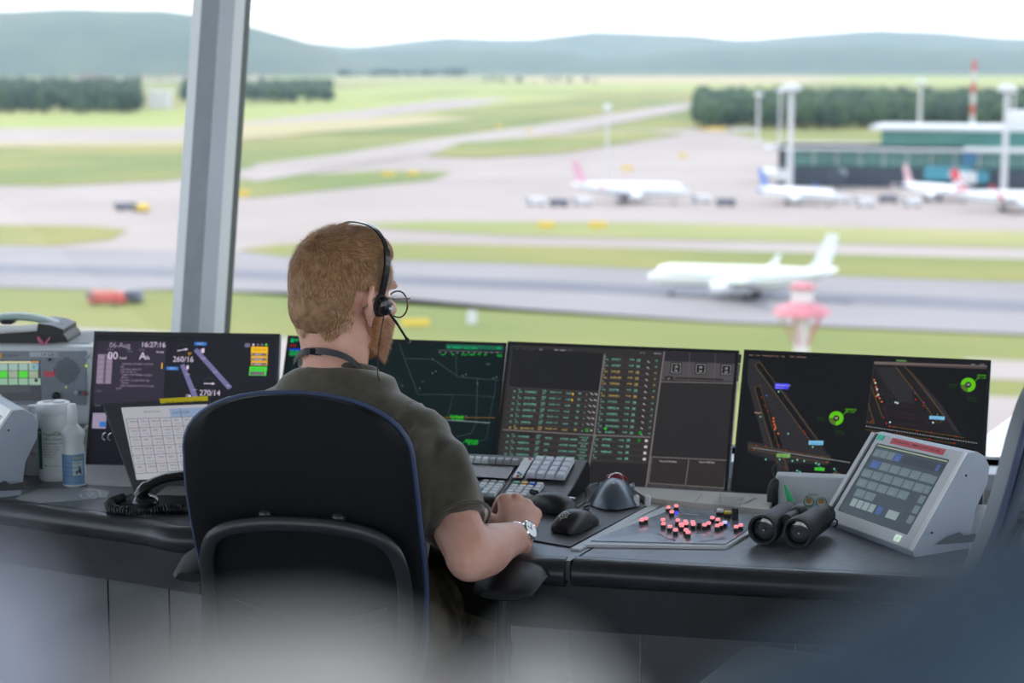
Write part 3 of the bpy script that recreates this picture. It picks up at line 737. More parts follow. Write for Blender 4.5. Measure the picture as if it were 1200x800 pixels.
for p in ((255, 433), (298, 555), (330, 560), (297, 606), (310, 612), (215, 553), (385, 570), (400, 575), (275, 560), (150, 553), (275, 615), (210, 236), (370, 495), (125, 353), (470, 597)): s.disc(cd(*p), .0019, cy, 5, 8)
s.disc(cd(153, 254), .0018, blu, 5, 8)
s.ppoly([cd(193, 196), cd(258, 198), cd(256, 225), cd(191, 222)], emit((70, 65, 225)), 5); s.text('GERMANY 108', cd(196, 208), .0034, emit((190, 190, 255)), 6); s.text('A20 w/14', cd(196, 220), .0030, emit((170, 170, 255)), 6)
s.ppoly([cd(352, 465), cd(420, 466), cd(418, 486), cd(350, 484)], skyb, 5); s.text('CHX63T B', cd(357, 481), .0038, emit((40, 100, 170)), 6)
s.ppoly([cd(202, 525), cd(265, 527), cd(263, 546), cd(200, 542)], emit((118, 165, 95)), 5); s.text('TIGER 28', cd(207, 539), .0034, emit((50, 90, 40)), 6)
s.ppoly([cd(380, 590), cd(426, 592), cd(424, 607), cd(378, 604)], emit((60, 190, 50)), 5); s.text('LIFT 3', cd(385, 602), .003, emit((30, 100, 30)), 6)
s.ppoly([cd(292, 620), cd(350, 628), cd(348, 643), cd(290, 636)], skyb, 5); s.text('SWR77', cd(296, 636), .0034, emit((40, 100, 170)), 6); s.ppoly([cd(290, 618), cd(328, 620), cd(328, 628), cd(290, 625)], emit((60, 190, 50)), 4)
for p, tx in (((97, 337), 'Mepa9'), ((465, 622), 'Delta2'), ((305, 660), 'Quad1')): s.text(tx, cd(*p), .0036, emit((200, 160, 140)), 5)
s.line([cd(383, 572), cd(410, 590)], .0005, cy, 5); s.line([cd(470, 597), cd(482, 612)], .0005, cy, 5); s.line([cd(100, 337), cd(128, 356)], .0005, thin, 5)
def dial(f, c, r, k=1):
    x, z = s.loc(*f(*c)); s.disc((x, z), r, wg, 5, 40, r * .42, px=False); s.disc((x, z), r, emit((75, 110, 40)), 6, 14, r * .42, math.pi * 1.0, math.pi * 1.5, px=False)
    s.disc((x, z), r * .42, scrD_bg, 6, 24, px=False); s.text('28', (x - r * .22, z - r * .12), r * .3, emit((225, 200, 205)), 7, px=False)
dial(cd, (480, 360), .0154); s.line([cd(505, 348), cd(528, 330)], .0007, wg, 6); s.text('GENV01G', cd(520, 322), .004, wg, 5); s.text('04 | 110', cd(524, 333), .004, wg, 5)
dg = emit((40, 80, 25)); s.text('ZH80A', cd(390, 362), .0038, dg, 5); s.text('12 | 120', cd(386, 373), .0038, dg, 5); s.line([cd(476, 395), cd(476, 420)], .0006, dg, 5); s.text('SWR412', cd(474, 426), .0038, dg, 5); s.text('27 | 120', cd(476, 437), .0038, dg, 5)
# inset map at the right
s.ppoly([ce(152, 145), ce(975, 175), ce(972, 182), ce(150, 162)], emit((110, 98, 95)), 3); s.ppoly([ce(150, 150), ce(965, 178), ce(960, 200), ce(148, 168)], emit((74, 64, 64)), 2)
s.ppoly([ce(168, 127), ce(975, 155), ce(975, 172), ce(165, 148)], emit((26, 24, 30)), 2); s.ppoly([ce(310, 131), ce(385, 134), ce(383, 149), ce(308, 146)], emit((80, 120, 70)), 4)
s.text('radar', ce(848, 168), .003, wh, 4); s.text('Ctrl', ce(918, 172), .003, wh, 4); s.line([ce(915, 155), ce(972, 158), ce(970, 178), ce(912, 175)], .0005, emit((120, 110, 110)), 4, closed=True)
s.line([ce(148, 170), ce(128, 320), ce(92, 610)], .0009, emit((64, 60, 66)), 3)
s.ppoly([ce(150, 175), ce(400, 190), ce(480, 280), ce(640, 460), ce(790, 700), ce(600, 660), ce(250, 610), ce(95, 600), ce(110, 430)], emit((28, 26, 30)), 1)
s.ppoly([ce(150, 185), ce(300, 185), ce(425, 330), ce(430, 440), ce(330, 440), ce(240, 320)], emit((40, 40, 44)), 2)
s.ppoly([ce(405, 190), ce(480, 280), ce(640, 460), ce(780, 680), ce(730, 650), ce(650, 540), ce(480, 330)], emit((42, 40, 45)), 2)
s.line([ce(302, 180), ce(420, 330), ce(575, 540), ce(610, 590)], .0010, olv, 4); s.line([ce(370, 180), ce(500, 330), ce(660, 545), ce(625, 590)], .0010, olv, 4)
s.line([ce(128, 320), ce(210, 545)], .0010, olv, 4); s.line([ce(150, 270), ce(180, 400)], .0016, emit((120, 60, 35)), 4); s.line([ce(108, 450), ce(150, 590), ce(95, 580)], .0010, olv, 4)
s.line([ce(240, 330), ce(400, 325), ce(310, 440)], .0007, thin, 4); s.line([ce(430, 440), ce(350, 465)], .0012, emit((60, 35, 42)), 4)
for a_, c_ in (((300, 510), (480, 535)), ((300, 540), (470, 560)), ((300, 590), (370, 600)), ((400, 595), (470, 610)), ((230, 470), (240, 540)), ((215, 470), (250, 540)), ((510, 550), (560, 610)), ((345, 470), (440, 475))): s.line([ce(*a_), ce(*c_)], .0022, emit((50, 32, 38)), 3)
for a_ in ((200, 350, 50, 30), (250, 390, 30, 60)): s.line([ce(a_[0], a_[1]), ce(a_[0] + a_[2], a_[1]), ce(a_[0] + a_[2], a_[1] + a_[3]), ce(a_[0], a_[1] + a_[3])], .0007, thin, 4, closed=True)
for i in range(44):
    p0 = Vector(ce(92, 611)); p1 = Vector(ce(900, 735)); a_ = p0.lerp(p1, i / 44); c_ = p0.lerp(p1, (i + .5) / 44); s.line([a_, c_], .0016, emit((165, 165, 165)), 4)
s.line([ce(250, 610), ce(800, 695)], .0008, olv, 4); s.line([ce(85, 635), ce(740, 738)], .0008, olv, 4)
for p in ((450, 420), (505, 465), (220, 550), (238, 590), (262, 612), (298, 618), (460, 645), (560, 658), (740, 685), (310, 668), (550, 705), (130, 575), (730, 735)): s.disc(ce(*p), .0015, redd, 5, 8)
for p in ((445, 370), (508, 440)): s.disc(ce(*p), .0015, emit((150, 30, 150)), 5, 8)
for p in ((150, 278), (155, 295), (165, 330), (170, 350), (175, 390), (205, 435), (190, 410), (168, 395)): s.disc(ce(*p), .0020, org, 5, 8)
for p in ((305, 440), (320, 445), (160, 300), (180, 385), (265, 583), (575, 585), (172, 345)): s.disc(ce(*p), .0020, emit((190, 225, 210)), 6, 8)
s.ppoly([ce(550, 536), ce(660, 543), ce(657, 567), ce(547, 560)], skyb, 5); s.text('CHX63T', ce(562, 560), .0034, emit((60, 120, 190)), 6); s.line([ce(606, 520), ce(606, 538)], .0008, cy, 5)
dial(ce, (828, 313), .0154); s.line([ce(872, 295), ce(898, 265)], .0007, wg, 6); s.text('GENV01G', ce(893, 250), .0036, wg, 5); s.text('04 | 110', ce(893, 268), .0036, wg, 5)
s.text('ZH80A', ce(690, 318), .0036, dg, 5); s.text('12 | 120', ce(680, 335), .0036, dg, 5); s.text('SWR412', ce(822, 412), .0036, dg, 5); s.text('27 | 120', ce(822, 432), .0036, dg, 5); s.line([ce(826, 360), ce(826, 400)], .0006, dg, 5)
s.build('screen_picture', scr)
# ================================================================ things on the desk
# ---- wedge shaped touch screen consoles
def face_pts():
    BL = onz(964, 607, .75); BR = onz(1069.5, 646, .752)
    d = BR - BL; n = Vector((d.y, -d.x, 0)).normalized()          # points towards the user side
    if n.x > 0: n = -n
    back = -n; hd = d.normalized()
    # tilt chosen so that the top left corner falls where the photograph shows it
    up = (Z * .80 + back * .60).normalized()
    N = hd.cross(up)
    TL = onplane(1023, 507, BL, N); TR = onplane(1134, 531, BL, N)
    return BL, BR, TR, TL, N, back
cBL, cBR, cTR, cTL, cN, cBACK = face_pts()
def touch_console(lab, stick=True):
    t = thing('touch_console', lab, 'touch screen', Matrix.Translation(Vector((cBR.x, cBR.y, DZ))), 'wedge shaped touch screen consoles')
    def down(p): return Vector((p.x, p.y, DZ))
    back = cBACK
    # side profile: sloping face, rounded crest, hollow back, foot
    def profile(b_, t_):
        sl = (t_ - b_)
        pr = [b_, b_ + sl * .5, t_, t_ + back * .022 + Z * .001, t_ + back * .040 - Z * .010, t_ + back * .050 - Z * .028, t_ + back * .046 - Z * .060,
              t_ + back * .022 - Z * .105, Vector((t_.x, t_.y, DZ)) + back * .01, Vector((b_.x, b_.y, DZ)) + back * .004]
        return pr
    Lp, Rp = profile(cBL, cTL), profile(cBR, cTR)
    b = MB(); n = len(Lp); b.add(Lp + Rp, [tuple(range(n)), tuple(range(2 * n - 1, n - 1, -1))] + [((i + 1) % n, i, i + n, (i + 1) % n + n) for i in range(n)], M_GREYB)
    o = b.build('housing', t, smooth=False)
    bv = o.modifiers.new('edge', 'BEVEL'); bv.width = .002; bv.segments = 2
    h = (cBR - cBL).normalized(); up = (cTL - cBL); w = (cBR - cBL).length; N_ = -cN if cN.dot(CAMP - cBL) < 0 else cN
    def fp(a, c, o_=0): # a across 0..1, c up 0..1
        return (cBL.lerp(cBR, a)).lerp(cTL.lerp(cTR, a), c) + N_ * o_
    f = MB()
    for (a0, c0, a1, c1) in ((.075, 0.005, .97, .12), (.075, .90, .97, 0.995), (.075, .12, .115, .90), (.885, .12, .97, .90)):
        f.rings([[fp(a0, c0, .003), fp(a1, c0, .003), fp(a1, c1, .003), fp(a0, c1, .003)], [fp(a0, c0), fp(a1, c0), fp(a1, c1), fp(a0, c1)]], M_GREY)
    f.build('front_frame', t, smooth=False)
    r = MB(); r.prism([fp(0, 0, .004), fp(.04, 0, .004), fp(.04, 1, .004), fp(0, 1, .004)], -N_ * .004, M_GREY); r.build('side_rail', t, smooth=False); r = MB(); r.prism([fp(.045, 0, .001), fp(.072, 0, .001), fp(.072, 1, .001), fp(.045, 1, .001)], -N_ * .001, M_DKGREY); r.build('rail_groove', t, smooth=False); r = MB()
    r.prism([fp(.975, 0, .0045), fp(1.0, 0, .0045), fp(1.0, 1, .0045), fp(.975, 1, .0045)], -N_ * .0045, M_WHITE)
    r.build('side_rail', t, smooth=False)
    sc = MB(); sc.prism([fp(.112, .118, .0015), fp(.888, .118, .0015), fp(.888, .902, .0015), fp(.112, .902, .0015)], -N_ * .0015, emit((52, 64, 74)))
    scr = sc.build('screen', t, smooth=False)
    # touch keys drawn on the glass
    S = MB()
    def cell(i0, j0, wi, hj, m, lay=0):
        a0 = .125 + i0 * .075; c1 = .885 - j0 * .094
        a1 = a0 + wi * .075 - .006; c0 = c1 - hj * .094 + .012; o_ = .0019 + lay * .00015
        S.add([fp(a0, c0, o_), fp(a1, c0, o_), fp(a1, c1, o_), fp(a0, c1, o_)], [(0, 1, 2, 3)], m)
    k1 = emit((92, 110, 116)); k2 = emit((40, 50, 62)); k3 = emit((58, 84, 140)); k4 = emit((150, 165, 160)); k5 = emit((84, 82, 90)); k6 = emit((128, 146, 150))
    cell(0, 0, 10, .25, emit((150, 160, 130)), 0)
    for i in range(3): cell(i * 1.0 + .1, .45, 1, 1.0, k1)
    cell(3.1, .45, 1.0, 1.0, k3); cell(4.3, .45, 5.6, 1.0, k2); cell(9.0, .6, .5, .8, k3, 1)
    for i in range(6): cell(.5 + i * 1.45, 1.75, 1.4, 1.0, k3 if i == 0 else k1)
    for i in range(6): cell(.1 + i * 1.5, 2.9, 1.45, 1.0, k1)
    for i in range(5): cell(.2 + i * 1.5, 4.05, 1.45, 1.0, k1)
    for i in range(2): cell(.7 + i * 1.5, 5.2, 1.45, 1.0, k1)
    for i in range(4): cell(.9 + i * .9, 6.3, .85, 1.0, k6)
    cell(4.7, 6.3, .8, 1.0, k3); cell(6.2, 6.3, 1.6, 1.0, k6)
    for j in range(5): cell(9.05, 1.8 + j * 1.1, .85, .95, k1)
    random.seed(11)
    for (i0, j0, n_, st) in ((.1, .45, 4, 1.0), (.5, 1.75, 6, 1.45), (.1, 2.9, 6, 1.5), (.2, 4.05, 5, 1.5), (.7, 5.2, 2, 1.5), (.9, 6.3, 4, .9)):
        for i in range(n_): cell(i0 + i * st + .25, j0 + .42, st * .5, .12, k4, 1); cell(i0 + i * st + .3, j0 + .66, st * .35, .1, k4, 1)
    S.build('screen_picture', scr, smooth=False, fix=False)
    m = MB()
    for (px, py) in ((1132, 557), (1092, 624)):
        q_ = fp(1, .5); nside = h
        p = onplane(px, py, cBR, h); m.ball(p + h * .0005, .0022, M_BLACK, n=10, k=6)
    m.build('side_screw', t)
    p = MB(); c0 = onplane(1113, 636, cBR, h); e1 = back * .018
    p.prism([c0 + back * -.03 - Z * .0, c0 + back * .02 + Z * .018, c0 + back * .03 + Z * .010, c0 + back * .055 + Z * .012, c0 + back * .06 - Z * .004], h * .001, M_DKGREY); p.build('cable_notch', t, smooth=False)
    def mark(nm, a0, a1, c0_, c1_, m_): 
        q = MB(); q.prism([fp(a0, c0_, .0042), fp(a1, c0_, .0042), fp(a1, c1_, .0042), fp(a0, c1_, .0042)], -N_ * .001, m_); return q.build(nm, t, smooth=False)
    mark('light_sensor', .79, .85, .03, .095, emit((200, 215, 205))); mark('status_light', .81, .83, .04, .07, emit((110, 220, 150)))
    if stick:
        red = mat('red_tape', (.70, .10, .13), .6); o = mark('red_label', .245, .80, .925, .985, red); o['label'] = 'red label strip with handwriting'
        mark('turquoise_sticker', .085, .155, .935, .99, mat('turquoise_tape', (.06, .62, .46), .6))
        vs, fs = text_geo('FLORIAN    COCKPIT 2013B'); w_ = max(v.x for v in vs); q = MB(); inkm = mat('ink_dark', (.03, .03, .035), .5)
        q.add([fp(.28 + v.x / w_ * .48, .943 + v.y * .032, .0046) for v in vs], fs, inkm)
        q.add([fp(.475 + i, .95 + j, .0046) for i, j in ((0, .0), (.05, 0), (.05, .014), (0, .014))], [(0, 1, 2, 3)], inkm)
        q.build('handwriting', o, smooth=False, fix=False)
        vs, fs = text_geo('EUROCONTROL'.lower().title() if False else 'Touchline'); 
    vs, fs = text_geo('touch panel'); w_ = max(v.x for v in vs)
    return t
tcon = touch_console('grey wedge touch screen console with red label strip beside the binoculars')
dst = onz(15, 481, cTR.z) - cTR
tc2 = touch_console('grey wedge touch screen console at the left edge beside the wipe tub', stick=False)
tc2.matrix_world = Matrix.Translation(Vector((dst.x, dst.y, 0))) @ FR[tc2.name]

# ---- jack box behind the binoculars
t = thing('jack_box', 'grey sloping jack box with two headset sockets marked RADIO', 'connection box', at(*(onz(945, 600, DZ).xy), DZ, YAW))
P4 = [onz(905, 598, DZ), onz(1000, 602, DZ)]
a_, c_ = P4[0], P4[1]; dirv = (c_ - a_).normalized(); bk = Vector((-dirv.y, dirv.x, 0)); 
tp0 = a_ + bk * .035 + Z * .062 + dirv * .004; tp1 = c_ + bk * .035 + Z * .062
b = MB(); prof = lambda p, q: [p, q, q + bk * .04, Vector((q.x, q.y, DZ)) + bk * .04]
Lp = prof(a_, tp0); Rp = prof(c_, tp1)
b.add(Lp + Rp, [(0, 1, 2, 3), (7, 6, 5, 4), (0, 4, 5, 1), (1, 5, 6, 2), (2, 6, 7, 3), (3, 7, 4, 0)], M_GREY); o = b.build('housing', t, smooth=False)
bv = o.modifiers.new('edge', 'BEVEL'); bv.width = .002
jn = dirv.cross((tp0 - a_).normalized()); jn = -jn if jn.dot(CAMP - a_) < 0 else jn
JM = Matrix.Translation(a_) @ Matrix(((dirv.x, -jn.x, (tp0 - a_).normalized().x, 0), (dirv.y, -jn.y, (tp0 - a_).normalized().y, 0), (dirv.z, -jn.z, (tp0 - a_).normalized().z, 0), (0, 0, 0, 1)))
s = Sheet(JM); s.text('RADIO', (948 - .5, 580.5), .0042, mat('ink_dark', (.03, .03, .035), .5)); s.build('printed_name', t)
rot = jn.to_track_quat('Z', 'Y').to_matrix().to_4x4()
gring = mat('green_ring', (.05, .30, .15), .4); gold = mat('brass', (.62, .36, .14), .3, .8)
for px, py in ((948, 588), (962.5, 588.5)):
    p = onplane(px, py, a_, jn); b = MB(); Mx = Matrix.Translation(p) @ rot
    b.lathe([(.0105, 0), (.0105, .002), (.0085, .0025)], gring, Mx, 18); b.lathe([(.0085, .001), (.0085, .006), (.006, .0065), (.006, .004)], M_SILVER, Mx, 18); b.lathe([(.0058, .002), (.0058, .005), (.0035, .0055)], gold, Mx, 14)
    b.build('headset_socket', t)
for px, py in ((945.6, 581.3), (942.8, 595)):
    p = onplane(px, py, a_, jn); b = MB(); b.ball(p, .0014, M_BLACK, n=8, k=5); b.build('small_screw', t)
# green tipped bottle in front of the jack box
t = thing('nozzle_bottle', 'small clear bottle with green pointed nozzle in front of jack box', 'bottle', Matrix.Translation(onz(932, 601, DZ)))
base = onz(932, 601, DZ); ax = (aty(918.5, 565, base.y + .004) - base).normalized(); Mx = Matrix.Translation(base) @ ax.to_track_quat('Z', 'Y').to_matrix().to_4x4()
clear = mat('clear_plastic_milky', (.62, .68, .68), .2, alpha=.75)
b = MB(); b.lathe([(.0085, 0), (.0085, .003), (.0065, .006), (.0065, .014), (.005, .018), (.0055, .022)], clear, Mx, 18); b.lathe([(.009, .0), (.009, .0015)], gring, Mx, 18); b.build('body', t)
b = MB(); b.lathe([(.0062, .020), (.0068, .026), (.0058, .036), (.0032, .050), (.0022, .058), (.001, .060)], mat('green_plastic', (.02, .52, .17), .35), Mx, 18); b.build('nozzle', t)
# upright black microphone handset left of the jack box
t = thing('hand_microphone', 'black hand microphone standing at the left end of the jack box', 'microphone', Matrix.Translation(onz(904, 598, DZ)))
p0 = onz(905, 597, DZ)
b = MB(); b.tube([p0 + Z * 0, p0 + Z * .02, p0 + Z * .04, p0 + Z * .055 + U * .004, p0 + Z * .062 + U * .008], [(.011, .008), (.011, .008), (.011, .008), (.009, .007), (.004, .004)], M_BLACK, 12, up=V); b.build('body', t)
b = MB(); b.tube(smoothpath([p0 + Z * .058 + V * .01 + U * .004, p0 + Z * .078 + V * .014 - U * .003, p0 + Z * .088 + V * .02 + U * .006, p0 + Z * .075 + V * .02 + U * .012], 5), .0016, mat('olive_cord', (.05, .07, .04), .8), 8); b.build('lanyard_loop', t)

# ---- binoculars
t = thing('binoculars', 'black binoculars lying on the padded desk edge with front lenses towards the room', 'binoculars', Matrix.Translation(onz(915, 642, DZ)))
RUB = mat('rubber_armour', (0.02, 0.021, 0.024), .55, bump=.15, bump_scale=900)
LENS = mat('coated_lens', (0.02, 0.022, 0.03), .06, spec=.9, coat=1.0)
cL = aty(893, 625, 3.40); cR = aty(934, 627, 3.375)
zc = DZ + .0295; cL.z = cR.z = zc
axd = Vector((.48, .87, .03)).normalized()
def barrel(c):
    Mx = Matrix.Translation(c) @ axd.to_track_quat('Z', 'Y').to_matrix().to_4x4()
    b = MB(); b.lathe([(.0215, .004), (.0235, 0), (.0275, 0), (.0285, .004), (.0285, .022), (.0275, .03), (.0275, .036), (.0255, .045), (.0245, .085), (.0245, .115), (.0225, .125), (.019, .13), (.019, .150), (.016, .153)], RUB, Mx, 40, ends=False)
    o = b.build('barrel', t)
    l = MB(); l.lathe([(.0005, .009), (.012, .0065), (.0225, .0105)], LENS, Mx, 32, ends=False); l.build('objective_lens', o)
    g = MB(); g.lathe([(.0218, .006), (.0228, .006), (.0235, .0005), (.0218, .004)], M_DKGREY, Mx, 32, ends=False); g.build('lens_ring', o)
    e_ = MB(); e_.lathe([(.0001, .1535), (.0155, .1535)], LENS, Mx, 20, ends=False); e_.build('eyepiece_lens', o)
barrel(cL); barrel(cR)
mid = (cL + cR) / 2 + Z * .014; side = (cR - cL).normalized()
Mx = Matrix.Translation(mid + axd * .03) @ axd.to_track_quat('Z', 'Y').to_matrix().to_4x4()
b = MB(); b.lathe([(.008, 0), (.0105, .002), (.0105, .03), (.0085, .034), (.0085, .085)], RUB, Mx, 24); b.build('hinge', t)
b = MB(); b.lathe([(.0115, .052), (.0135, .056), (.0135, .078), (.0115, .081)], M_DKGREY, Mx, 24); b.build('focus_wheel', t)
b = MB(); b.box(mid + axd * .045 - Z * .006, (.05, .02, .012), RUB, axd.to_track_quat('Y', 'Z').to_matrix(), bev=.004); b.box(mid + axd * .10 - Z * .004, (.055, .02, .012), RUB, axd.to_track_quat('Y', 'Z').to_matrix(), bev=.004); b.build('bridge', t)
p = cR + axd * .125 + side * .024
b = MB(); b.tube([p + axd * .0, p + side * .006 - Z * .004, p + side * .006 - Z * .012, p - Z * .016], .0018, M_BLACK, 8); b.build('strap_lug', t)

# ---- mice
def mouse(M, lab, L=.125, W=.066, Hh=.038, logo=True, side=M_DKGREY):
    t = thing('computer_mouse', lab, 'mouse', M)
    def hprof(v): return Hh * math.sin(math.pi * (.10 + .80 * max(0, v) ** .75)) ** .9
    R = []
    for i in range(25):
        v = i / 24; y = -L / 2 + L * v
        w = W / 2 * (.62 + .38 * math.sin(math.pi * min(1, v * 1.15 + .12)) ** .7) * (1 if 0 < i < 24 else .8); h = hprof(v) * (1 if i not in (0, 24) else .7)
        ring = []
        for k in range(17):
            a = math.pi * k / 16; cx, sz = math.cos(a), math.sin(a)
            waist = 1 - .10 * math.sin(math.pi * v) * (1 - sz)
            ring.append(M @ Vector((w * math.copysign(abs(cx) ** .75, cx) * waist, y, .002 + h * sz ** .8)))
        R.append(ring)
    b = MB(); b.rings(R, M_BLACK, cap=True, closed=True); b.build('shell', t)
    b = MB(); b.prism([M @ Vector((W * .46 * math.cos(2 * math.pi * k / 24), L * .47 * math.sin(2 * math.pi * k / 24), 0)) for k in range(24)], Z * .003, M_BLACKG); b.build('base', t)
    b = MB(); b.box(M @ Vector((0, L * .30, Hh * .86)), (.007, .022, .010), side, M.to_3x3(), bev=.003); b.build('scroll_wheel', t)
    if logo:
        # round emblem: ring, core and four short spikes printed on the hump
        q = MB(); m_ = mat('emblem_grey', (.45, .47, .5), .4); ex, ey = -.004, -L * .345
        def pt(r, w):
            x, y = ex + r * math.cos(w), ey + r * math.sin(w); v = (y + L / 2) / L
            ww = W / 2 * (.62 + .38 * math.sin(math.pi * min(1, v * 1.15 + .12)) ** .7); hh = hprof(v)
            cx = min(1, abs(x) / ww) ** (1 / .75); return M @ Vector((x, y, .0030 + hh * math.sqrt(max(0, 1 - cx * cx)) ** .8))
        for r0, r1 in ((.0068, .0090), (.0022, .0046)):
            q.add([pt(r1, 2 * math.pi * k / 24) for k in range(24)] + [pt(r0, 2 * math.pi * k / 24) for k in range(24)], [(k, (k + 1) % 24, 24 + (k + 1) % 24, 24 + k) for k in range(24)], m_)
        for w in (.5, 2.1, 3.3, 4.6, 5.8): q.add([pt(.0088, w - .14), pt(.0088, w + .14), pt(.0122, w + .08), pt(.0122, w - .08)], [(0, 1, 2, 3)], m_)
        q.build('round_emblem', t, smooth=False, fix=False)
    return t
mp = onz(676, 622, DZ); mouse(at(mp.x, mp.y + .01, DZ + .003, .62), 'black computer mouse with grey round emblem near the desk edge', .108, .058, .036)
mp = onz(650, 606, DZ); 
t3 = mouse(at(mp.x - .012, mp.y + .045, DZ + .003, -.9), 'black computer mouse with silver rim under the operator\'s right hand', .115, .062, .036, logo=False)
Mm = FR[t3.name]; b = MB(); b.tube(smoothpath([Mm @ Vector(p) for p in ((.026, -.045, .026), (.034, -.02, .022), (.035, .01, .014), (.030, .04, .006))], 6), .0017, M_SILVER, 8); b.build('silver_rim', t3)
# trackball
tb = onz(721, 597, DZ); Mt = at(tb.x, tb.y + .045, DZ + .003, .12)
t = thing('trackball_mouse', 'blue-grey trackball mouse with a dark red ball on the black mat', 'trackball', Mt)
R = []; L = .135
TBM = mat('trackball_shell', (.10, .125, .16), .28, .35)
for i in range(17):
    v = i / 16; y = -L / 2 + L * v
    w = .80 * (.030 + .020 * math.sin(math.pi * min(1, v * 1.05)) ** 1.2) * (min(1, .35 + .65 * (v / .22) ** .5) if v < .22 else 1 if i < 16 else .7) + (.005 if v > .45 else 0) * math.sin((v - .45) * 5)
    h = .047 * math.sin(math.pi * (.03 + .66 * v ** .72)) ** 1.0 * (1 if i < 16 else .7)
    ring = []
    for k in range(21):
        a = math.pi * k / 20; cx, sz = math.cos(a), math.sin(a)
        flare = 1 + .22 * (1 - sz) ** 2
        ring.append(Mt @ Vector((w * math.copysign(abs(cx) ** 1.05, cx) * flare, y, .002 + h * sz ** 1.25)))
    R.append(ring)
b = MB(); b.rings(R, TBM); b.build('shell', t)
b = MB(); b.ball(Mt @ Vector((.003, .026, .036)), .0205, mat('dark_red_ball', (.17, .008, .02), .08, coat=1.0), n=28, k=18); b.build('ball', t)
b = MB(); b.tube([Mt @ Vector((.003 + .0200 * math.cos(w), .018 + .010 * abs(math.sin(w * .5)), .042 + .011 * math.sin(w))) for w in [math.pi * k / 14 for k in range(15)]], .0022, mat('red_ring', (.30, .02, .05), .15, coat=1), 8); b.build('ball_ring', t)
for sx in (-1, 1):
    b = MB(); b.box(Mt @ Vector((.003 + sx * .030, .032, .026)), (.011, .030, .014), M_GREYB, (Mt.to_3x3() @ Matrix.Rotation(sx * .5, 3, 'Y')), bev=.005); b.build('side_button', t)
b = MB(); b.ball(Mt @ Vector((0, -.022, .0445)), (.0025, .0025, .0008), M_SILVER, n=12, k=6); b.build('small_badge', t)
def cable(lab, pts, r, m, k=8):
    b = MB(); b.tube(smoothpath(pts, k), r, m, 8); return b.build('cable', smooth=True, label=lab, category='cable')
cm = mat('cable_grey', (.22, .23, .25), .4)
cable('thin grey mouse cable bent towards the trackball', [onz(x, y, DZ + .006) for x, y in ((700, 609), (694, 601), (688, 598), (690, 593), (693, 588), (702, 581), (712, 576))], .0016, cm)
cable('thin grey cable running from the hidden mouse past the keyboard corner', [onz(x, y, DZ + .006) for x, y in ((660, 599), (675, 594), (686, 586), (688, 578), (686, 570), (700, 566))], .0015, cm)

# ---- keyboard with raised keypad
kbF0 = onz(641, 586.5, DZ + .02); kyaw = 15.5 * D2R
ku = Vector((math.cos(kyaw), -math.sin(kyaw), 0)); kv = Vector((math.sin(kyaw), math.cos(kyaw), 0))
KT = 7 * D2R
MK = Matrix.Translation(kbF0) @ Matrix.Rotation(-kyaw, 4, 'Z') @ Matrix.Rotation(KT, 4, 'X')    # local x right, y up the slope, z off the keys
kn = MK.to_3x3() @ Vector((0, 0, 1))
def kp(px, py, h=0.006):
    p = onplane(px, py, kbF0 + kn * h, kn); q = MK.inverted() @ p; return q.x, q.y
t = thing('control_keyboard', 'large black control keyboard with white keys and raised keypad block', 'keyboard', at(kbF0.x - .2, kbF0.y + .1, DZ, kyaw))
xr = kp(664, 568)[0] + .008; yb = .225
b = MB()
def K(x, y, z): return MK @ Vector((x, y, z))
def gnd(p): return Vector((p.x, p.y, DZ + .003))
sideprof = [(-.016, -.008), (-.012, .001), (.05, .0), (.09, .001), (.108, .003), (.205, .014), (.222, .012), (.230, .0), (.228, -.03)]
for xa, xb in ((-.46, xr - .125), (xr - .125, xr + .004)):
    pr = [(a_, c_ if xb > 0 or a_ < .10 else min(c_, .012)) for a_, c_ in sideprof]
    lo0, lo1 = gnd(K(xa, -.014, 0)), gnd(K(xb, -.014, 0)); 
    A = [K(xa, y, z) for y, z in pr]; B_ = [K(xb, y, z) for y, z in pr]
    A[-1] = gnd(A[-1]); B_[-1] = gnd(B_[-1]); A.append(gnd(A[0])); B_.append(gnd(B_[0])); n = len(A)
    b.add(A + B_, [tuple(range(n)), tuple(range(2 * n - 1, n - 1, -1))] + [((i + 1) % n, i, i + n, (i + 1) % n + n) for i in range(n)], M_BLACK)
o = b.build('case', t, smooth=False); bv = o.modifiers.new('edge', 'BEVEL'); bv.width = .003; bv.segments = 2
KW = mat('key_white', (.60, .64, .66), .45); KG = mat('key_grey', (.30, .32, .34), .45)
def key(cx, cy, w, d, m, z0=.001, h=.008, name='key', MM=None):
    MM = MM or MK; k_ = MB()
    def q(x, y, z): return MM @ Vector((cx + x, cy + y, z0 + z))
    R_ = [[q(-w / 2, -d / 2, 0), q(w / 2, -d / 2, 0), q(w / 2, d / 2, 0), q(-w / 2, d / 2, 0)], [q(-w * .47, -d * .45, h * .6), q(w * .47, -d * .45, h * .6), q(w * .47, d * .47, h * .6), q(-w * .47, d * .47, h * .6)], [q(-w * .38, -d * .30, h), q(w * .38, -d * .30, h), q(w * .38, d * .40, h), q(-w * .38, d * .40, h)]]
    k_.rings(R_, m); return k_.build(name, t, smooth=False)
px_ = .0158; dy = .0160
blue = mat('key_blue', (.02, .10, .48), .4); green = mat('key_green', (.02, .30, .12), .4); orange = mat('key_orange', (.72, .33, .04), .4); cyan = mat('key_light_blue', (.02, .36, .62), .4)
x0 = -.006
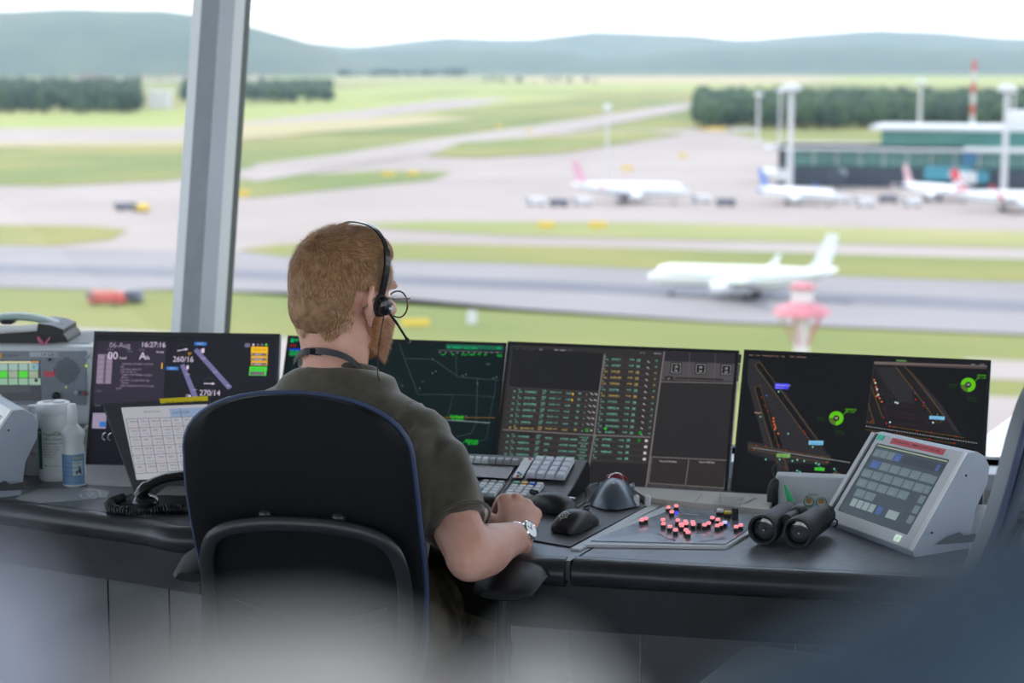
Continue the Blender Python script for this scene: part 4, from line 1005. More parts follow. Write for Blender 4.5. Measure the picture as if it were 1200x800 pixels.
# numeric block of the main field: 5 columns
for r in range(5):
    for c in range(4):
        cx = x0 - .078 + c * px_ + .004; cy = .006 + r * dy
        if r == 0 and c == 1: continue
        if r == 0 and c == 0: key(cx + px_ / 2, cy, px_ * 1.93, dy * .92, KW); continue
        if c == 3 and r in (1,): key(cx, cy + dy / 2, px_ * .92, dy * 1.9, KW); continue
        if c == 3 and r == 2: continue
        m_ = (green, orange, blue, KW)[c] if r == 4 else KW
        key(cx, cy, px_ * .92, dy * .92, m_, h=.009 if r == 4 else .008)
# navigation block, then the letter block running left under the arm
for r in range(5):
    for c in range(3):
        cx = x0 - .078 - .060 + c * px_; cy = .006 + r * dy
        key(cx, cy, px_ * .92, dy * .92, cyan if (r, c) == (1, 0) else KW if r < 4 else (KG if c != 2 else KG))
for r in range(5):
    for c in range(14):
        cx = x0 - .078 - .070 - px_ - c * px_; cy = .006 + r * dy
        if r in (1, 2, 3) and c == 0: key(cx - px_ * .5, cy, px_ * 1.95, dy * .92, KW); continue
        if r in (1, 2, 3) and c == 1: continue
        if r == 0 and 4 < c < 10: continue
        key(cx, cy, px_ * .92, dy * .92, KW if r < 4 or c % 4 else KG)
key(x0 - .078 - .070 - px_ * 8, .006, px_ * 5, dy * .92, KW)
# dark display strip and the long back row on its step
yst = kp(600, 556)[1]
b = MB(); b.prism([K(-.44, .098, .0045), K(xr - .135, .098, .0045), K(xr - .135, .156, .0105), K(-.44, .156, .0105)], kn * .0015, mat('dark_purple_strip', (.035, .025, .04), .25)); b.build('display_strip', t, smooth=False)
ybr = .172
for c in range(22):
    cx = xr - .138 - c * px_ * 1.0; key(cx, ybr, px_ * .92, .017, KG if c < 4 else KW, z0=.0115, h=.010)
# raised keypad block 4 x 4 on its own slope
MKP = Matrix.Translation(K(xr - .058, .106, .0035)) @ MK.to_3x3().to_4x4() @ Matrix.Rotation(6.5 * D2R, 4, 'X')
KL = mat('key_lilac_white', (.60, .63, .72), .4)
for r in range(4):
    for c in range(4): key(-.032 + c * .0205, .012 + r * .0225, .0192, .0212, KL, z0=.002, h=.010, MM=MKP)
b = MB(); b.prism([MKP @ Vector(p) for p in ((-.068, .0, .002), (-.048, .0, .002), (-.048, .092, .002), (-.068, .092, .002))], kn * .002, M_WHITE); b.build('legend_card', t, smooth=False)
for (x_, y_, m_) in ((-.058, .004, mat('red_plastic', (.5, .02, .02), .4)), (-.054, .012, green), (-.060, .018, blue), (-.054, .086, MATS['red_plastic'])):
    b = MB(); b.box(MKP @ Vector((x_, y_, .005)), (.005, .005, .002), m_, MKP.to_3x3()); b.build('legend_dot', t, smooth=False)

# ---- touch panel left of the operator
TP = onz(163, 589, DZ + .004); TPM = frame_rect(TP.x, TP.y, TP.z, -.13, .66)
tn = (TPM.to_3x3() @ Vector((0, 1, 0))).normalized()
def tl(px, py): q = TPM.inverted() @ onplane(px, py, TP, tn); return q.x, q.z
t = thing('touch_terminal', 'black framed touch screen with white button grid and yellow label strip', 'touch screen', at(TP.x, TP.y, DZ, -.13))
def tq(x, z, o_): return TPM @ Vector((x, -o_, z))
cTLx, cTLz = tl(124, 473); w_ = .245
def onp(a, c, o_=0): # bilinear over measured corners
    BLc, BRc, TRc, TLc = [Vector(tl(*p)) for p in ((163, 590), (262, 587), (246, 467), (121, 474))]
    p = BLc.lerp(BRc, a).lerp(TLc.lerp(TRc, a), c); return tq(p.x, p.y, o_)
b = MB(); b.prism([onp(0, 0, .004), onp(1, 0, .004), onp(1, 1, .004), onp(0, 1, .004)], -(TPM.to_3x3() @ Vector((0, -1, 0))) * .03, M_DKGREY); b.build('housing', t, smooth=False)
s = Sheet(TPM); s.b = MB()
TS = Sheet(TPM @ Matrix.Translation((0, -.0045, 0)))
sc = MB(); scp = [TS.W(*TS.loc(*p), 0) for p in ((160, 562), (262, 559), (243, 474), (142, 478))]; sc.prism(scp, -tn * .002, emit((168, 168, 176))); scr = sc.build('screen', t, smooth=False)
TS = Sheet(TPM @ Matrix.Translation((0, -.0068, 0)))
def ct(x, y): return (120 + x / 5, 460 + y / 5)
gridm = emit((95, 95, 108)); btx = emit((88, 86, 98)); bor = emit((190, 120, 90))
def bil(a, c):
    q = [Vector(p) for p in (ct(140, 155), ct(700, 135), ct(745, 440), ct(195, 475))]; return q[0].lerp(q[1], a).lerp(q[3].lerp(q[2], a), c)
for j in range(7): TS.line([bil(0, j / 6), bil(1, j / 6)], .0011, gridm, 1)
for i in range(9): TS.line([bil(i / 8.6, -.0), bil(i / 8.6, 1)], .0011, gridm, 1)
TS.ppoly([ct(390, 95), ct(640, 85), ct(650, 135), ct(402, 145)], emit((130, 150, 180)), 1); TS.line([ct(455, 92), ct(465, 142)], .0012, gridm, 2); TS.text('INFO', ct(408, 126), .006, btx); TS.text('DIR', ct(472, 122), .006, btx)
TS.text('SELECTION', ct(240, 118), .0045, btx)
wl = ['APRON', 'GND 1', 'TWR 1', 'TWR 2', 'DEP', 'ARR', 'METEO', 'FIRE']
for j in range(6):
    for i in range(8):
        p = bil((i + .22) / 8.6, (j + .42) / 6); q = bil((i + .26) / 8.6, (j + .78) / 6)
        TS.text(wl[(i * 3 + j) % 8], p, .0042, btx, 2, sx=.9); TS.text('121.75', q, .0032, bor if (i + j) % 3 == 0 else btx, 2)
TS.build('screen_picture', scr)
b = MB(); yq = [onp(*p, .006) for p in ((.53, .967), (.98, .967), (.98, 1.015), (.53, 1.015))]; b.prism(yq, tn * .001, mat('yellow_tape', (.82, .66, .02), .5)); o = b.build('yellow_label', t, smooth=False)
TS = Sheet(TPM @ Matrix.Translation((0, -.0085, 0))); TS.text('SPVR 043 931 69 61', (193.5, 474.6), .0068, mat('ink_dark', (.03, .03, .035), .5), ang=.03, sx=.92); TS.build('printed_number', o)
b = MB()
b.tube([onp(.08, .80, -.03), onp(.08, .55, -.06), Vector((*onp(.08, .25, -.1).xy, DZ + .01))], [(.012, .012)] * 3, M_DKGREY, 8); b.build('stand_arm', t)
for dx in (0, .012):
    b = MB(); p = onp(-.02, .72, -.004) - U * dx; b.tube([p, p - U * .006 - Z * .004, p - U * .008 - Z * .012, p - U * .003 - Z * .016], .0016, M_SILVER, 6); b.build('hook', t)

# ---- black desk phone with coiled cord
pb = onz(205, 600, DZ); t = thing('telephone', 'black telephone handset on its rest with coiled cord beside the chair', 'telephone', at(pb.x, pb.y, DZ, .1))
b = MB(); b.box((pb.x + .02, pb.y + .03, DZ + .018), (.13, .11, .036), M_BLACK, Matrix.Rotation(-.1, 3, 'Z'), bev=.008, top=.9); b.build('rest', t)
hs = [aty(163, 580, 3.57), aty(172, 570, 3.57), aty(190, 561, 3.58), aty(212, 557, 3.60), aty(235, 556, 3.62), aty(254, 562, 3.63)]
b = MB(); b.tube(smoothpath(hs, 5), [(.020, .012)] * 6 + [(.016, .009)] * 14 + [(.020, .012)] * 6, M_BLACKG, 14, up=Z); b.build('handset', t)
b = MB(); b.ball(hs[0] + Vector((.012, 0, -.012)), (.026, .026, .014), M_BLACKG, n=16, k=8); b.build('mouthpiece', t); b = MB(); b.ball(hs[-1] + Vector((-.01, 0, -.012)), (.026, .026, .014), M_BLACKG, n=16, k=8); b.build('earpiece', t)
cpath = smoothpath([aty(166, 576, 3.65)] + [onz(x, y, DZ + .012) for x, y in ((148, 582), (132, 588), (129, 593), (134, 597), (150, 598.5), (175, 598), (200, 596.5), (225, 595), (245, 594))], 14)
helix = []; S_ = 0
for i in range(len(cpath) - 1):
    a_, c_ = cpath[i], cpath[i + 1]; tdir = (c_ - a_).normalized(); up_ = Z - tdir * Z.dot(tdir); up_.normalize(); sd = tdir.cross(up_); seg = (c_ - a_).length; nst = 10
    for j in range(nst):
        s0 = S_ + seg * j / nst; w = 2 * math.pi * s0 / .0056; am = .0085 if i > 16 else .0012
        helix.append(a_.lerp(c_, j / nst) + up_ * (am * math.cos(w)) + sd * (am * math.sin(w)))
    S_ += seg
b = MB(); b.tube(helix, .0017, M_BLACK, 5, cap=False); b.build('coiled_cord', t)

# ---- radio unit at the back left with phone on top
rz0, rz1 = .66, .955
ru0 = aty(-60, 407, 4.42); ru1 = aty(107, 407, 4.40)
t = thing('radio_unit', 'pale grey radio unit with small display and round speaker grille under the telephone', 'radio', at(-1.1, 4.42, rz0, 0))
b = MB(); xa, xb = -1.36, ru1.x
b.box(((xa + xb) / 2, 4.41 + .14, (rz0 + rz1) / 2), (xb - xa, .28, rz1 - rz0), M_GREY, bev=.003); b.build('housing', t, smooth=False)
MR = Matrix.Translation((xa, 4.41, rz0)); RS = Sheet(MR)
b = MB(); b.prism([RS.W(*RS.loc(*p), 0) for p in ((-70, 411), (101, 411), (101, 474), (-70, 474))], (0, -.004, 0), mat('radio_front', (.22, .25, .29), .4, noise_amt=.05)); b.build('front_plate', t, smooth=False)
RS = Sheet(Matrix.Translation((xa, 4.4055, rz0)))
def cr_(x, y): return (x / 4.2, 400 + y / 4.2)
RS.prect(cr_(-80, 92), cr_(205, 292), emit((58, 64, 70)), 0)
for i in range(5):
    RS.prect(cr_(-60 + i * 50 + 2, 108), cr_(-60 + i * 50 + 48, 142), emit((150, 178, 168)), 1); RS.prect(cr_(-60 + i * 50 + 2, 145), cr_(-60 + i * 50 + 48, 178), emit((80, 205, 60)) if i != 2 and i != 4 or i == 3 else emit((150, 165, 140)), 1); RS.prect(cr_(-60 + i * 50 + 2, 181), cr_(-60 + i * 50 + 48, 213), emit((140, 175, 150)), 1)
RS.prect(cr_(-60, 97), cr_(155, 106), emit((205, 200, 160)), 1); RS.prect(cr_(158, 97), cr_(190, 106), emit((220, 150, 50)), 1); RS.disc(cr_(176, 120), .009, emit((60, 120, 165)), 1, 12); RS.prect(cr_(155, 181), cr_(200, 213), emit((150, 175, 160)), 1); RS.disc(cr_(178, 191), .004, M_BLACK, 2)
RS.prect(cr_(-60, 218), cr_(150, 250), emit((70, 76, 82)), 1); RS.prect(cr_(-20, 258), cr_(8, 290), emit((150, 165, 150)), 1)
RS.prect(cr_(145, 52), cr_(290, 76), mat('label_pale', (.48, .52, .56), .5), 0); RS.text('14 GRO', cr_(200, 72), .0075, dkink, sx=1.15); RS.text('SECTOR OVR', cr_(8, 74), .0045, dkink)
RS.disc(cr_(0, 69), .006, mat('orange_dot', (.7, .35, .05), .5), 1); RS.prect(cr_(215, 147), cr_(272, 173), mat('red_tape', (.70, .10, .13), .6), 1)
for i in range(-6, 7):
    for j in range(-6, 7):
        if i * i + j * j < 40: RS.disc(cr_(329 + i * 10.2, 144 + j * 10.2), .0017, M_BLACK, 1, 8)
RS.build('front_markings', t)
for (x, y, r, c_) in ((424, 120, .003, emit((190, 240, 30))), (324, 225, .002, emit((170, 220, 40)))):
    p = onplane(*cr_(x, y), Vector((0, 4.404, 0)), Vector((0, 1, 0))); b = MB(); b.ball(p, r * .9, c_, n=10, k=6); b.build('status_light', t)
for (x, y, r, m_) in ((275, 265, .0085, M_BLACK), (380, 250, .006, M_GREYB), (420, 255, .006, mat('dull_red', (.2, .08, .07), .5)), (430, 75, .004, M_GREYB), (245, 88, .003, M_DKGREY)):
    p = onplane(*cr_(x, y), Vector((0, 4.404, 0)), Vector((0, 1, 0))); Mx = Matrix.Translation(p) @ Matrix.Rotation(math.pi / 2, 4, 'X'); b = MB(); b.lathe([(r, 0), (r, .008), (r * .7, .010)], m_, Mx, 16); b.build('knob', t)
b = MB(); b.box((xb - .055, 4.56, rz1 + .0012), (.075, .2, .002), mat('vent_plate', (.34, .36, .38), .6)); b.build('vent_plate', t, smooth=False)
b = MB(); b.prism([(xa, 4.52, .03), (xb, 4.52, .03), (xb, 4.69, .03), (xa, 4.69, .03)], (0, 0, rz0 - .031), M_PANEL); o = b.build('equipment_plinth', smooth=False, label='dark equipment plinth under the radio unit', category='cabinet')
b = MB(); b.box(((xa + xb) / 2, 4.35, .70), (xb - xa, .10, .08), M_DKGREY); 
# desk telephone on top of it
ph = aty(45, 403, 4.47); t = thing('desk_telephone', 'black desk telephone with pale mint handset on top of the radio unit', 'telephone', at(ph.x, 4.5, rz1 + .002, 0))
def pt_(x, y, d=4.47): return aty(x, y, d)
b = MB(); b.prism([pt_(-30, 405), pt_(45, 404.5), pt_(43, 388), pt_(3, 391), pt_(-30, 391)], (0, .14, 0), M_BLACK)
b.prism([pt_(43, 404.5), pt_(80, 403), pt_(79, 398), pt_(76, 393), pt_(74, 392), pt_(74, 386), pt_(60, 381), pt_(44, 379), pt_(43, 388)], (0, .14, 0), M_BLACK)
o = b.build('body', t, smooth=False); bv = o.modifiers.new('edge', 'BEVEL'); bv.width = .006; bv.segments = 3
mint_p = mat('mint_plastic', (.42, .55, .52), .35)
hp = smoothpath([pt_(-22, 377, 4.54), pt_(-5, 372.5, 4.54), pt_(15, 370.5, 4.54), pt_(35, 371.5, 4.54), pt_(55, 375.5, 4.54), pt_(73, 382.5, 4.54)], 5)
b = MB(); b.tube(hp, [(.026, .0095 - .0015 * abs(i - 12) / 12) for i in range(len(hp))], mint_p, 14, up=Z); b.build('handset', t)
b = MB(); b.box(pt_(63, 383, 4.54), (.055, .05, .022), M_BLACK, bev=.006); b.build('handset_pad', t); b = MB(); b.box(pt_(10, 376, 4.54), (.03, .045, .012), M_BLACK, bev=.004); b.build('handset_pad', t)
t = thing('pink_ribbon', 'small pink ribbon bow in front of the desk telephone', 'ribbon', at(*pt_(52, 405, 4.455), 0))
pk = mat('pink_cloth', (.62, .16, .30), .7)
b = MB(); b.tube([pt_(44.5, 394.5, 4.455), pt_(47, 399, 4.45), pt_(52, 404, 4.445)], [(.003, .0015), (.0065, .0015), (.004, .0015)], pk, 8); b.tube([pt_(58.5, 395.5, 4.455), pt_(55, 400, 4.45), pt_(52, 404, 4.445)], [(.002, .0015), (.003, .0015), (.004, .0015)], pk, 8); b.tube([pt_(48, 404.8, 4.45), pt_(58, 405.2, 4.45)], .0035, pk, 8); b.build('bow', t)

# ---- tub of wipes, spray bottle, spare bottle
cw_ = onz(61, 565, DZ); t = thing('wipe_tub', 'white round tub of cleaning wipes with green cross stripe label', 'tub', at(*cw_.xy, DZ, 0))
cw_ = Vector((cw_.x, cw_.y + .035, DZ)); Mx = Matrix.Translation(cw_); milky = mat('milky_white', (.72, .75, .76), .45, sss=.0); Hh = 1.6 - DZ - (476 - 75) / F * cw_.y
Hh = .163; r_ = .0345
b = MB(); b.lathe([(.031, 0), (.0335, .004), (r_, .012), (r_, Hh - .026), (.0335, Hh - .022)], milky, Mx, 36); b.build('body', t)
b = MB(); b.lathe([(.0345, Hh - .024), (.0355, Hh - .02), (.0355, Hh - .004), (.033, Hh), (.022, Hh + .001), (.02, Hh - .002), (.001, Hh - .002)], M_WHITE, Mx, 36, ends=False); b.box(cw_ + Vector((.012, 0, Hh + .002)), (.022, .026, .004), M_WHITE, bev=.0015); b.build('lid', t)
def wrap(parent, name, base, r, w0, w1, z0, z1, m, o_=.0004):
    q = MB(); n = 14; P_ = [base + Vector(((r + o_) * math.sin(w0 + (w1 - w0) * i / n), -(r + o_) * math.cos(w0 + (w1 - w0) * i / n), z)) for z in (z0, z1) for i in range(n + 1)]
    q.add(P_, [(i, i + 1, n + 2 + i, n + 1 + i) for i in range(n)], m); return q.build(name, parent, fix=False)
def wrap_text(q, tx, base, r, w0, z, h, m, o_=.0009, sx=1.0):
    vs, fs = text_geo(tx); k = h / .7
    q.add([base + Vector(((r + o_) * math.sin(w0 + v.x * k * sx / r), -(r + o_) * math.cos(w0 + v.x * k * sx / r), z + v.y * k)) for v in vs], fs, m)
gst = mat('label_green', (.015, .16, .07), .5)
o = wrap(t, 'label', cw_, r_, -1.3, 1.3, .02, Hh - .045, mat('label_white', (.68, .71, .72), .5))
q = MB()
n = 4; q.add([cw_ + Vector(((r_ + .0008) * math.sin(-.97 + .38 * i / n), -(r_ + .0008) * math.cos(-.97 + .38 * i / n), z)) for z in (.026, .112) for i in range(n + 1)], [(i, i + 1, n + 2 + i, n + 1 + i) for i in range(n)], gst)
wm = mat('label_white', (.68, .71, .72), .5)
wrap_text(q, '+', cw_, r_, -.90, .099, .010, wm, .0013, 1.3)
wrap_text(q, 'HypaClean', cw_, r_, -.50, .098, .0078, gst); wrap_text(q, 'Office Cleaning', cw_, r_, -.50, .088, .0055, gst); wrap_text(q, '100 Disinfectant Wipes', cw_, r_, -.50, .080, .0035, dkink)
for i, tx in enumerate(('Suitable for surfaces', 'phones and screens', 'Kills bacteria fast', 'Food safe wipes', 'Non tainting')): wrap_text(q, tx, cw_, r_, -.50, .073 - i * .0052, .003, dkink)
wrap_text(q, 'A', cw_, r_, -.46, .032, .006, dkink); wrap_text(q, 'Irritant to eyes', cw_, r_, -.30, .033, .003, dkink)
q.build('label_print', o, fix=False)
cs = onz(85, 571, DZ); cs = Vector((cs.x, cs.y + .02, DZ)); Mx = Matrix.Translation(cs)
t = thing('spray_bottle', 'small translucent spray bottle with blue label in front of wipe tub', 'bottle', Matrix.Translation(cs))
b = MB(); b.lathe([(.021, 0), (.0235, .003), (.0235, .070), (.0225, .078), (.0205, .088), (.0225, .100), (.0245, .108), (.0235, .114), (.013, .126), (.0095, .130), (.0095, .134)], mat('translucent_white', (.70, .75, .77), .3, trans=.0), Mx, 32); b.build('body', t)
b = MB(); b.lathe([(.0105, .130), (.0105, .150), (.0095, .151), (.0088, .168), (.007, .171), (.001, .171)], M_WHITE, Mx, 24, ends=False); b.build('spray_cap', t)
o = wrap(t, 'label', cs, .0235, -1.3, 1.3, .006, .069, mat('label_blue', (.16, .30, .48), .4)); q = MB(); q2 = mat('label_pale2', (.45, .58, .58), .5)
n = 8; q.add([cs + Vector((.0243 * math.sin(.1 + .9 * i / n), -.0243 * math.cos(.1 + .9 * i / n), z)) for z in (.025, .055) for i in range(n + 1)], [(i, i + 1, n + 2 + i, n + 1 + i) for i in range(n)], q2)
wrap_text(q, 'Clean', cs, .0235, .15, .060, .0055, mat('ink_yellow', (.75, .6, .05), .5)); q.add([cs + Vector((.0249 * math.sin(w), -.0249 * math.cos(w), z)) for w, z in ((.35, .028), (.85, .028), (.85, .036), (.65, .046), (.58, .036), (.38, .034))], [(0, 1, 2, 3, 4, 5)], mat('label_navy', (.05, .08, .14), .5))
for i in range(4): wrap_text(q, 'for screens and keys', cs, .0235, -.9, .05 - i * .009, .0035, mat('label_navy', (.05, .08, .14), .5))
q.build('label_print', o, fix=False)
cb_ = onz(40, 560, DZ); cb_ = Vector((cb_.x - .008, cb_.y + .05, DZ)); Mx = Matrix.Translation(cb_); t = thing('refill_bottle', 'white bottle with small red hazard mark behind the wipe tub', 'bottle', Matrix.Translation(cb_))
b = MB(); b.lathe([(.028, 0), (.030, .004), (.030, .11), (.022, .125), (.012, .13)], milky, Mx, 28); b.build('body', t); b = MB(); b.lathe([(.013, .128), (.013, .145), (.011, .147)], M_WHITE, Mx, 20); b.build('cap', t)
q = MB(); 
for i in range(5): wrap_text(q, 'see safety sheet', cb_, .030, -.35, .10 - i * .013, .003, mat('label_navy', (.05, .08, .14), .5))
wrap_text(q, 'O', cb_, .030, -.05, .042, .007, mat('red_tape', (.70, .10, .13), .6)); q.build('label_print', t, fix=False)
# papers and small bits on the left wing of the desk
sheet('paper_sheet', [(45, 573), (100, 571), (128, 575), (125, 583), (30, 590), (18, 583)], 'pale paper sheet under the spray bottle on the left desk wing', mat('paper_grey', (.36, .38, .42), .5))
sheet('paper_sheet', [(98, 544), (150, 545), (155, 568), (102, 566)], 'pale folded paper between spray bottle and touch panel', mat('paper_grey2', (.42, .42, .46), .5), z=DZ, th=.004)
t = thing('eyeglasses', 'folded clear reading glasses lying on the paper beside the spray bottle', 'glasses', Matrix.Translation(onz(105, 579, DZ + .006)))
for i, x in enumerate((101, 110)):
    p = onz(x, 579, DZ + .012); b = MB(); b.tube([p + Vector((.012 * math.cos(w), .004 * math.sin(w), .008 * math.sin(w))) for w in [2 * math.pi * k / 16 for k in range(16)]], .0012, M_SILVER, 6, closed=True); b.build('rim', t)
b = MB(); b.tube([onz(112, 578, DZ + .006), onz(119, 581, DZ + .005)], .001, M_SILVER, 6); b.build('temple', t)
b = MB(); b.box(onz(155, 588, DZ + .003) , (.10, .05, .006), M_DKGREY, Matrix.Rotation(-.2, 3, 'Z'), bev=.002)
b.build('phone_mat', smooth=False, label='thin dark rubber pad under the coiled telephone cord', category='pad')
# low dark ledge and junk between the radio unit and the monitors
t = thing('back_ledge', 'dark raised ledge running behind the desk objects on the left', 'ledge', at(-1.05, 4.25, DZ))
b = MB(); b.box((-1.16, 4.29, DZ + .025), (.40, .10, .05), M_DKGREY, bev=.004); b.build('top', t)
# ================================================================ the airfield outside
GZ = -42.0
def gp_(px, py, z=GZ): return onz(px, py, z)
M_GRASS = mat('airfield_grass', (0.112, 0.150, 0.026), .9, color2=(.215, .195, .045), noise_scale=.008, detail=8, lo=.38, hi=.62)
M_GRASSY = mat('dry_grass', (0.20, 0.215, 0.060), .9, color2=(.28, .26, .10), noise_scale=.01, detail=6)
M_CONC = mat('apron_concrete', (0.265, 0.220, 0.198), .85, color2=(.315, .265, .243), noise_scale=.012, detail=8)
M_ASPH = mat('runway_asphalt', (0.200, 0.180, 0.182), .85, color2=(.235, .212, .215), noise_scale=.02, detail=6)
M_ASPD = mat('runway_rubber', (0.11, 0.11, 0.13), .8, color2=(.15, .15, .17), noise_scale=.03)
M_STRAW = mat('straw_field', (0.36, 0.285, 0.15), .9, color2=(.31, .27, .13), noise_scale=.01)
M_MEADOW = mat('bright_meadow', (0.22, 0.26, 0.055), .9, color2=(.27, .28, .08), noise_scale=.008)
b = MB(); b.prism([(-9000, 30, GZ - 2), (9000, 30, GZ - 2), (9000, 16500, GZ - 2), (-9000, 16500, GZ - 2)], (0, 0, 2), M_GRASS); b.build('ground', smooth=False, kind='structure')
def patch(name, pts, m, lay, smooth_=False):
    z = GZ + .05 + lay * .08
    pts = [(x + (-640 if x in (-60, -40) else 640 if x == 1260 else 0), y + (-640 if x in (-60, -40) else 640 if x == 1260 else 0) * (y - 75) * .29 / 2267) for x, y in pts]
    P = [gp_(*p) for p in pts]
    P = [Vector((p.x, p.y, z)) for p in P]
    b = MB(); b.prism([Vector((p.x, p.y, z - .04)) for p in P], (0, 0, .04), m); return b.build(name, smooth=False, kind='structure')
# near the tower
patch('taxiway', [(-60, 372), (200, 376), (620, 398), (620, 470), (-60, 470)], M_CONC, 1)
patch('grass_field', [(-40, 352), (60, 341), (200, 340), (420, 346), (600, 362), (840, 378), (1260, 396), (1260, 470), (600, 440), (420, 400), (160, 388), (-40, 378)], M_GRASS, 2)
patch('taxiway', [(1130, 422), (1260, 425), (1260, 447), (1130, 445)], M_CONC, 3)
patch('taxiway', [(1130, 465), (1260, 466), (1260, 640), (1130, 640)], M_CONC, 3)
# big concrete area: apron and crossing taxiways
patch('apron', [(-60, 215), (200, 205), (420, 178), (560, 160), (830, 150), (1000, 190), (1260, 205), (1260, 345), (-60, 345)], M_CONC, 1)
# runway parallel to the windows
patch('runway', [(-60, 292), (300, 297), (700, 312), (1260, 338), (1260, 398), (840, 380), (560, 364), (260, 343), (-60, 345)], M_ASPH, 2)
patch('runway_centre', [(-60, 313), (300, 318), (700, 333), (1260, 361), (1260, 372), (700, 344), (300, 327), (-60, 325)], M_ASPD, 3)
patch('grass_field', [(280, 294), (330, 287), (480, 286), (740, 292), (1260, 306), (1260, 334), (900, 322), (600, 310), (330, 302)], M_GRASS, 3)
patch('grass_field', [(430, 263), (500, 260), (760, 262), (1260, 272), (1260, 292), (900, 284), (600, 277), (450, 269)], M_GRASSY, 3)
patch('grass_field', [(262, 214), (340, 206), (450, 200), (530, 202), (505, 212), (400, 222), (300, 232), (262, 230)], M_GRASS, 3)
patch('grass_field', [(-40, 268), (100, 266), (150, 270), (130, 282), (60, 289), (-40, 290)], M_GRASS, 3)
patch('grass_field', [(-40, 192), (100, 183), (260, 182), (300, 196), (200, 212), (60, 219), (-40, 220)], M_GRASS, 4)
patch('taxiway', [(-40, 162), (200, 150), (330, 140), (300, 152), (200, 166), (-40, 180)], M_CONC, 3)
patch('dirt_field', [(-40, 172), (120, 162), (280, 152), (420, 146), (330, 162), (200, 172), (-40, 186)], M_STRAW, 2.5)
patch('meadow', [(-40, 143), (200, 128), (420, 118), (560, 108), (700, 112), (620, 128), (380, 150), (200, 158), (-40, 158)], M_MEADOW, 2)
patch('dirt_field', [(240, 150), (380, 142), (500, 136), (560, 140), (430, 152), (280, 164)], M_STRAW, 7)
patch('taxiway', [(260, 146), (420, 130), (520, 117), (600, 115), (560, 124), (440, 138), (300, 152)], M_CONC, 5)
patch('taxiway', [(262, 205), (380, 184), (520, 162), (680, 140), (790, 122), (830, 119), (800, 130), (700, 150), (560, 172), (420, 194), (300, 214)], M_CONC, 5)
patch('grass_field', [(540, 168), (640, 160), (760, 154), (800, 158), (660, 180), (560, 186), (500, 184)], M_GRASS, 6)
patch('grass_field', [(440, 140), (600, 122), (760, 106), (880, 108), (780, 121), (640, 140), (520, 156), (400, 160)], M_GRASS, 4)
patch('meadow', [(300, 112), (480, 98), (700, 96), (930, 100), (860, 110), (700, 108), (520, 108), (380, 122)], M_MEADOW, 3)
patch('dirt_field', [(590, 92), (700, 88), (880, 86), (1000, 92), (940, 98), (760, 98), (640, 98)], M_STRAW, 5)
patch('meadow', [(380, 90), (560, 87), (700, 86), (820, 85), (640, 92), (500, 97), (400, 100)], M_GRASSY, 4)
patch('meadow', [(900, 84), (1060, 84), (1260, 92), (1260, 108), (1050, 100), (900, 94)], M_MEADOW, 4)

# ---- hills
M_FOREST = mat('hill_forest', (0.030, 0.060, 0.030), .95, color2=(.055, .085, .035), noise_scale=.004, detail=6)
def hill(name, depth, prof, m, thick=1500, seed=1, x0=-700, x1=1900):
    """prof: photo x -> height in photo pixels above the horizon line; a ridge of real width and height"""
    b = MB(); nx, ny = 110, 12; rows = []
    for j in range(ny + 1):
        v = j / ny; yy = depth + (v - .5) * thick; sh = math.sin(math.pi * v) ** .8
        row = []
        for i in range(nx + 1):
            px = x0 + (x1 - x0) * i / nx
            hpx = np.interp(px, [p[0] for p in prof], [p[1] for p in prof])
            X = (px - 600) / F * depth
            top = CAM_Z + hpx / F * depth
            nz = noise.noise(Vector((X / 900, yy / 900, seed))) * .18 + noise.noise(Vector((X / 250, yy / 250, seed))) * .06
            row.append(Vector((X, yy, GZ - 3 + (top - GZ + 3) * sh * (1 + nz * .35 * (1 if hpx > 5 else .5)))))
        rows.append(row)
    vs = [p for r in rows for p in r]; n = nx + 1
    fs = [(j * n + i, j * n + i + 1, (j + 1) * n + i + 1, (j + 1) * n + i) for j in range(ny) for i in range(nx)]
    b.add(vs, fs, m); return b.build(name, kind='structure')
hill('hills_far', 14500, [(-700, 40), (300, 30), (420, 20), (520, 32), (620, 28), (700, 36), (800, 35), (870, 28), (950, 34), (1020, 40), (1100, 36), (1160, 30), (1250, 28), (1900, 40)], M_FOREST, 1200, 5)
hill('hills_left', 8200, [(-700, 50), (-100, 58), (0, 62), (100, 62), (200, 62), (270, 52), (320, 38), (365, 24), (400, 14), (430, 2), (500, -8), (1900, -10)], M_FOREST, 2200, 2)
hill('hills_right', 9800, [(-700, -15), (250, -10), (330, 4), (400, 14), (480, 18), (620, 17), (680, 12), (700, 4), (760, 12), (800, 17), (900, 20), (1000, 22), (1200, 16), (1900, 20)], M_FOREST, 1200, 9)
# clearings on the left hill
def grove(name, lab, rng, n, h, m1, m2, seed, conif=.5):
    """belt of trees too small and blurred to count, crowns and trunks as real solids"""
    rnd = random.Random(seed); b = MB()
    tr = mat('bark', (.06, .045, .03), .9)
    for i in range(n):
        px, py = rng(rnd); p = gp_(px, py); hh = h * rnd.uniform(.7, 1.15); m = m1 if rnd.random() < .6 else m2
        if rnd.random() < conif: b.lathe([(.15 * hh, .15 * hh), (.20 * hh, .25 * hh), (.10 * hh, .62 * hh), (.01, hh)], m, Matrix.Translation(p), 6)
        else:
            b.ball(p + Z * hh * .6, (hh * .28, hh * .28, hh * .38), m, n=7, k=5); b.ball(p + Z * hh * .5 + Vector((hh * .18, 0, 0)), (hh * .2, hh * .2, hh * .3), m, n=6, k=4)
        b.tube([p, p + Z * hh * .3], hh * .025, tr, 4, cap=False)
    o = b.build(name, fix=False); o['kind'] = 'stuff'; o['label'] = lab; o['category'] = 'trees'; return o
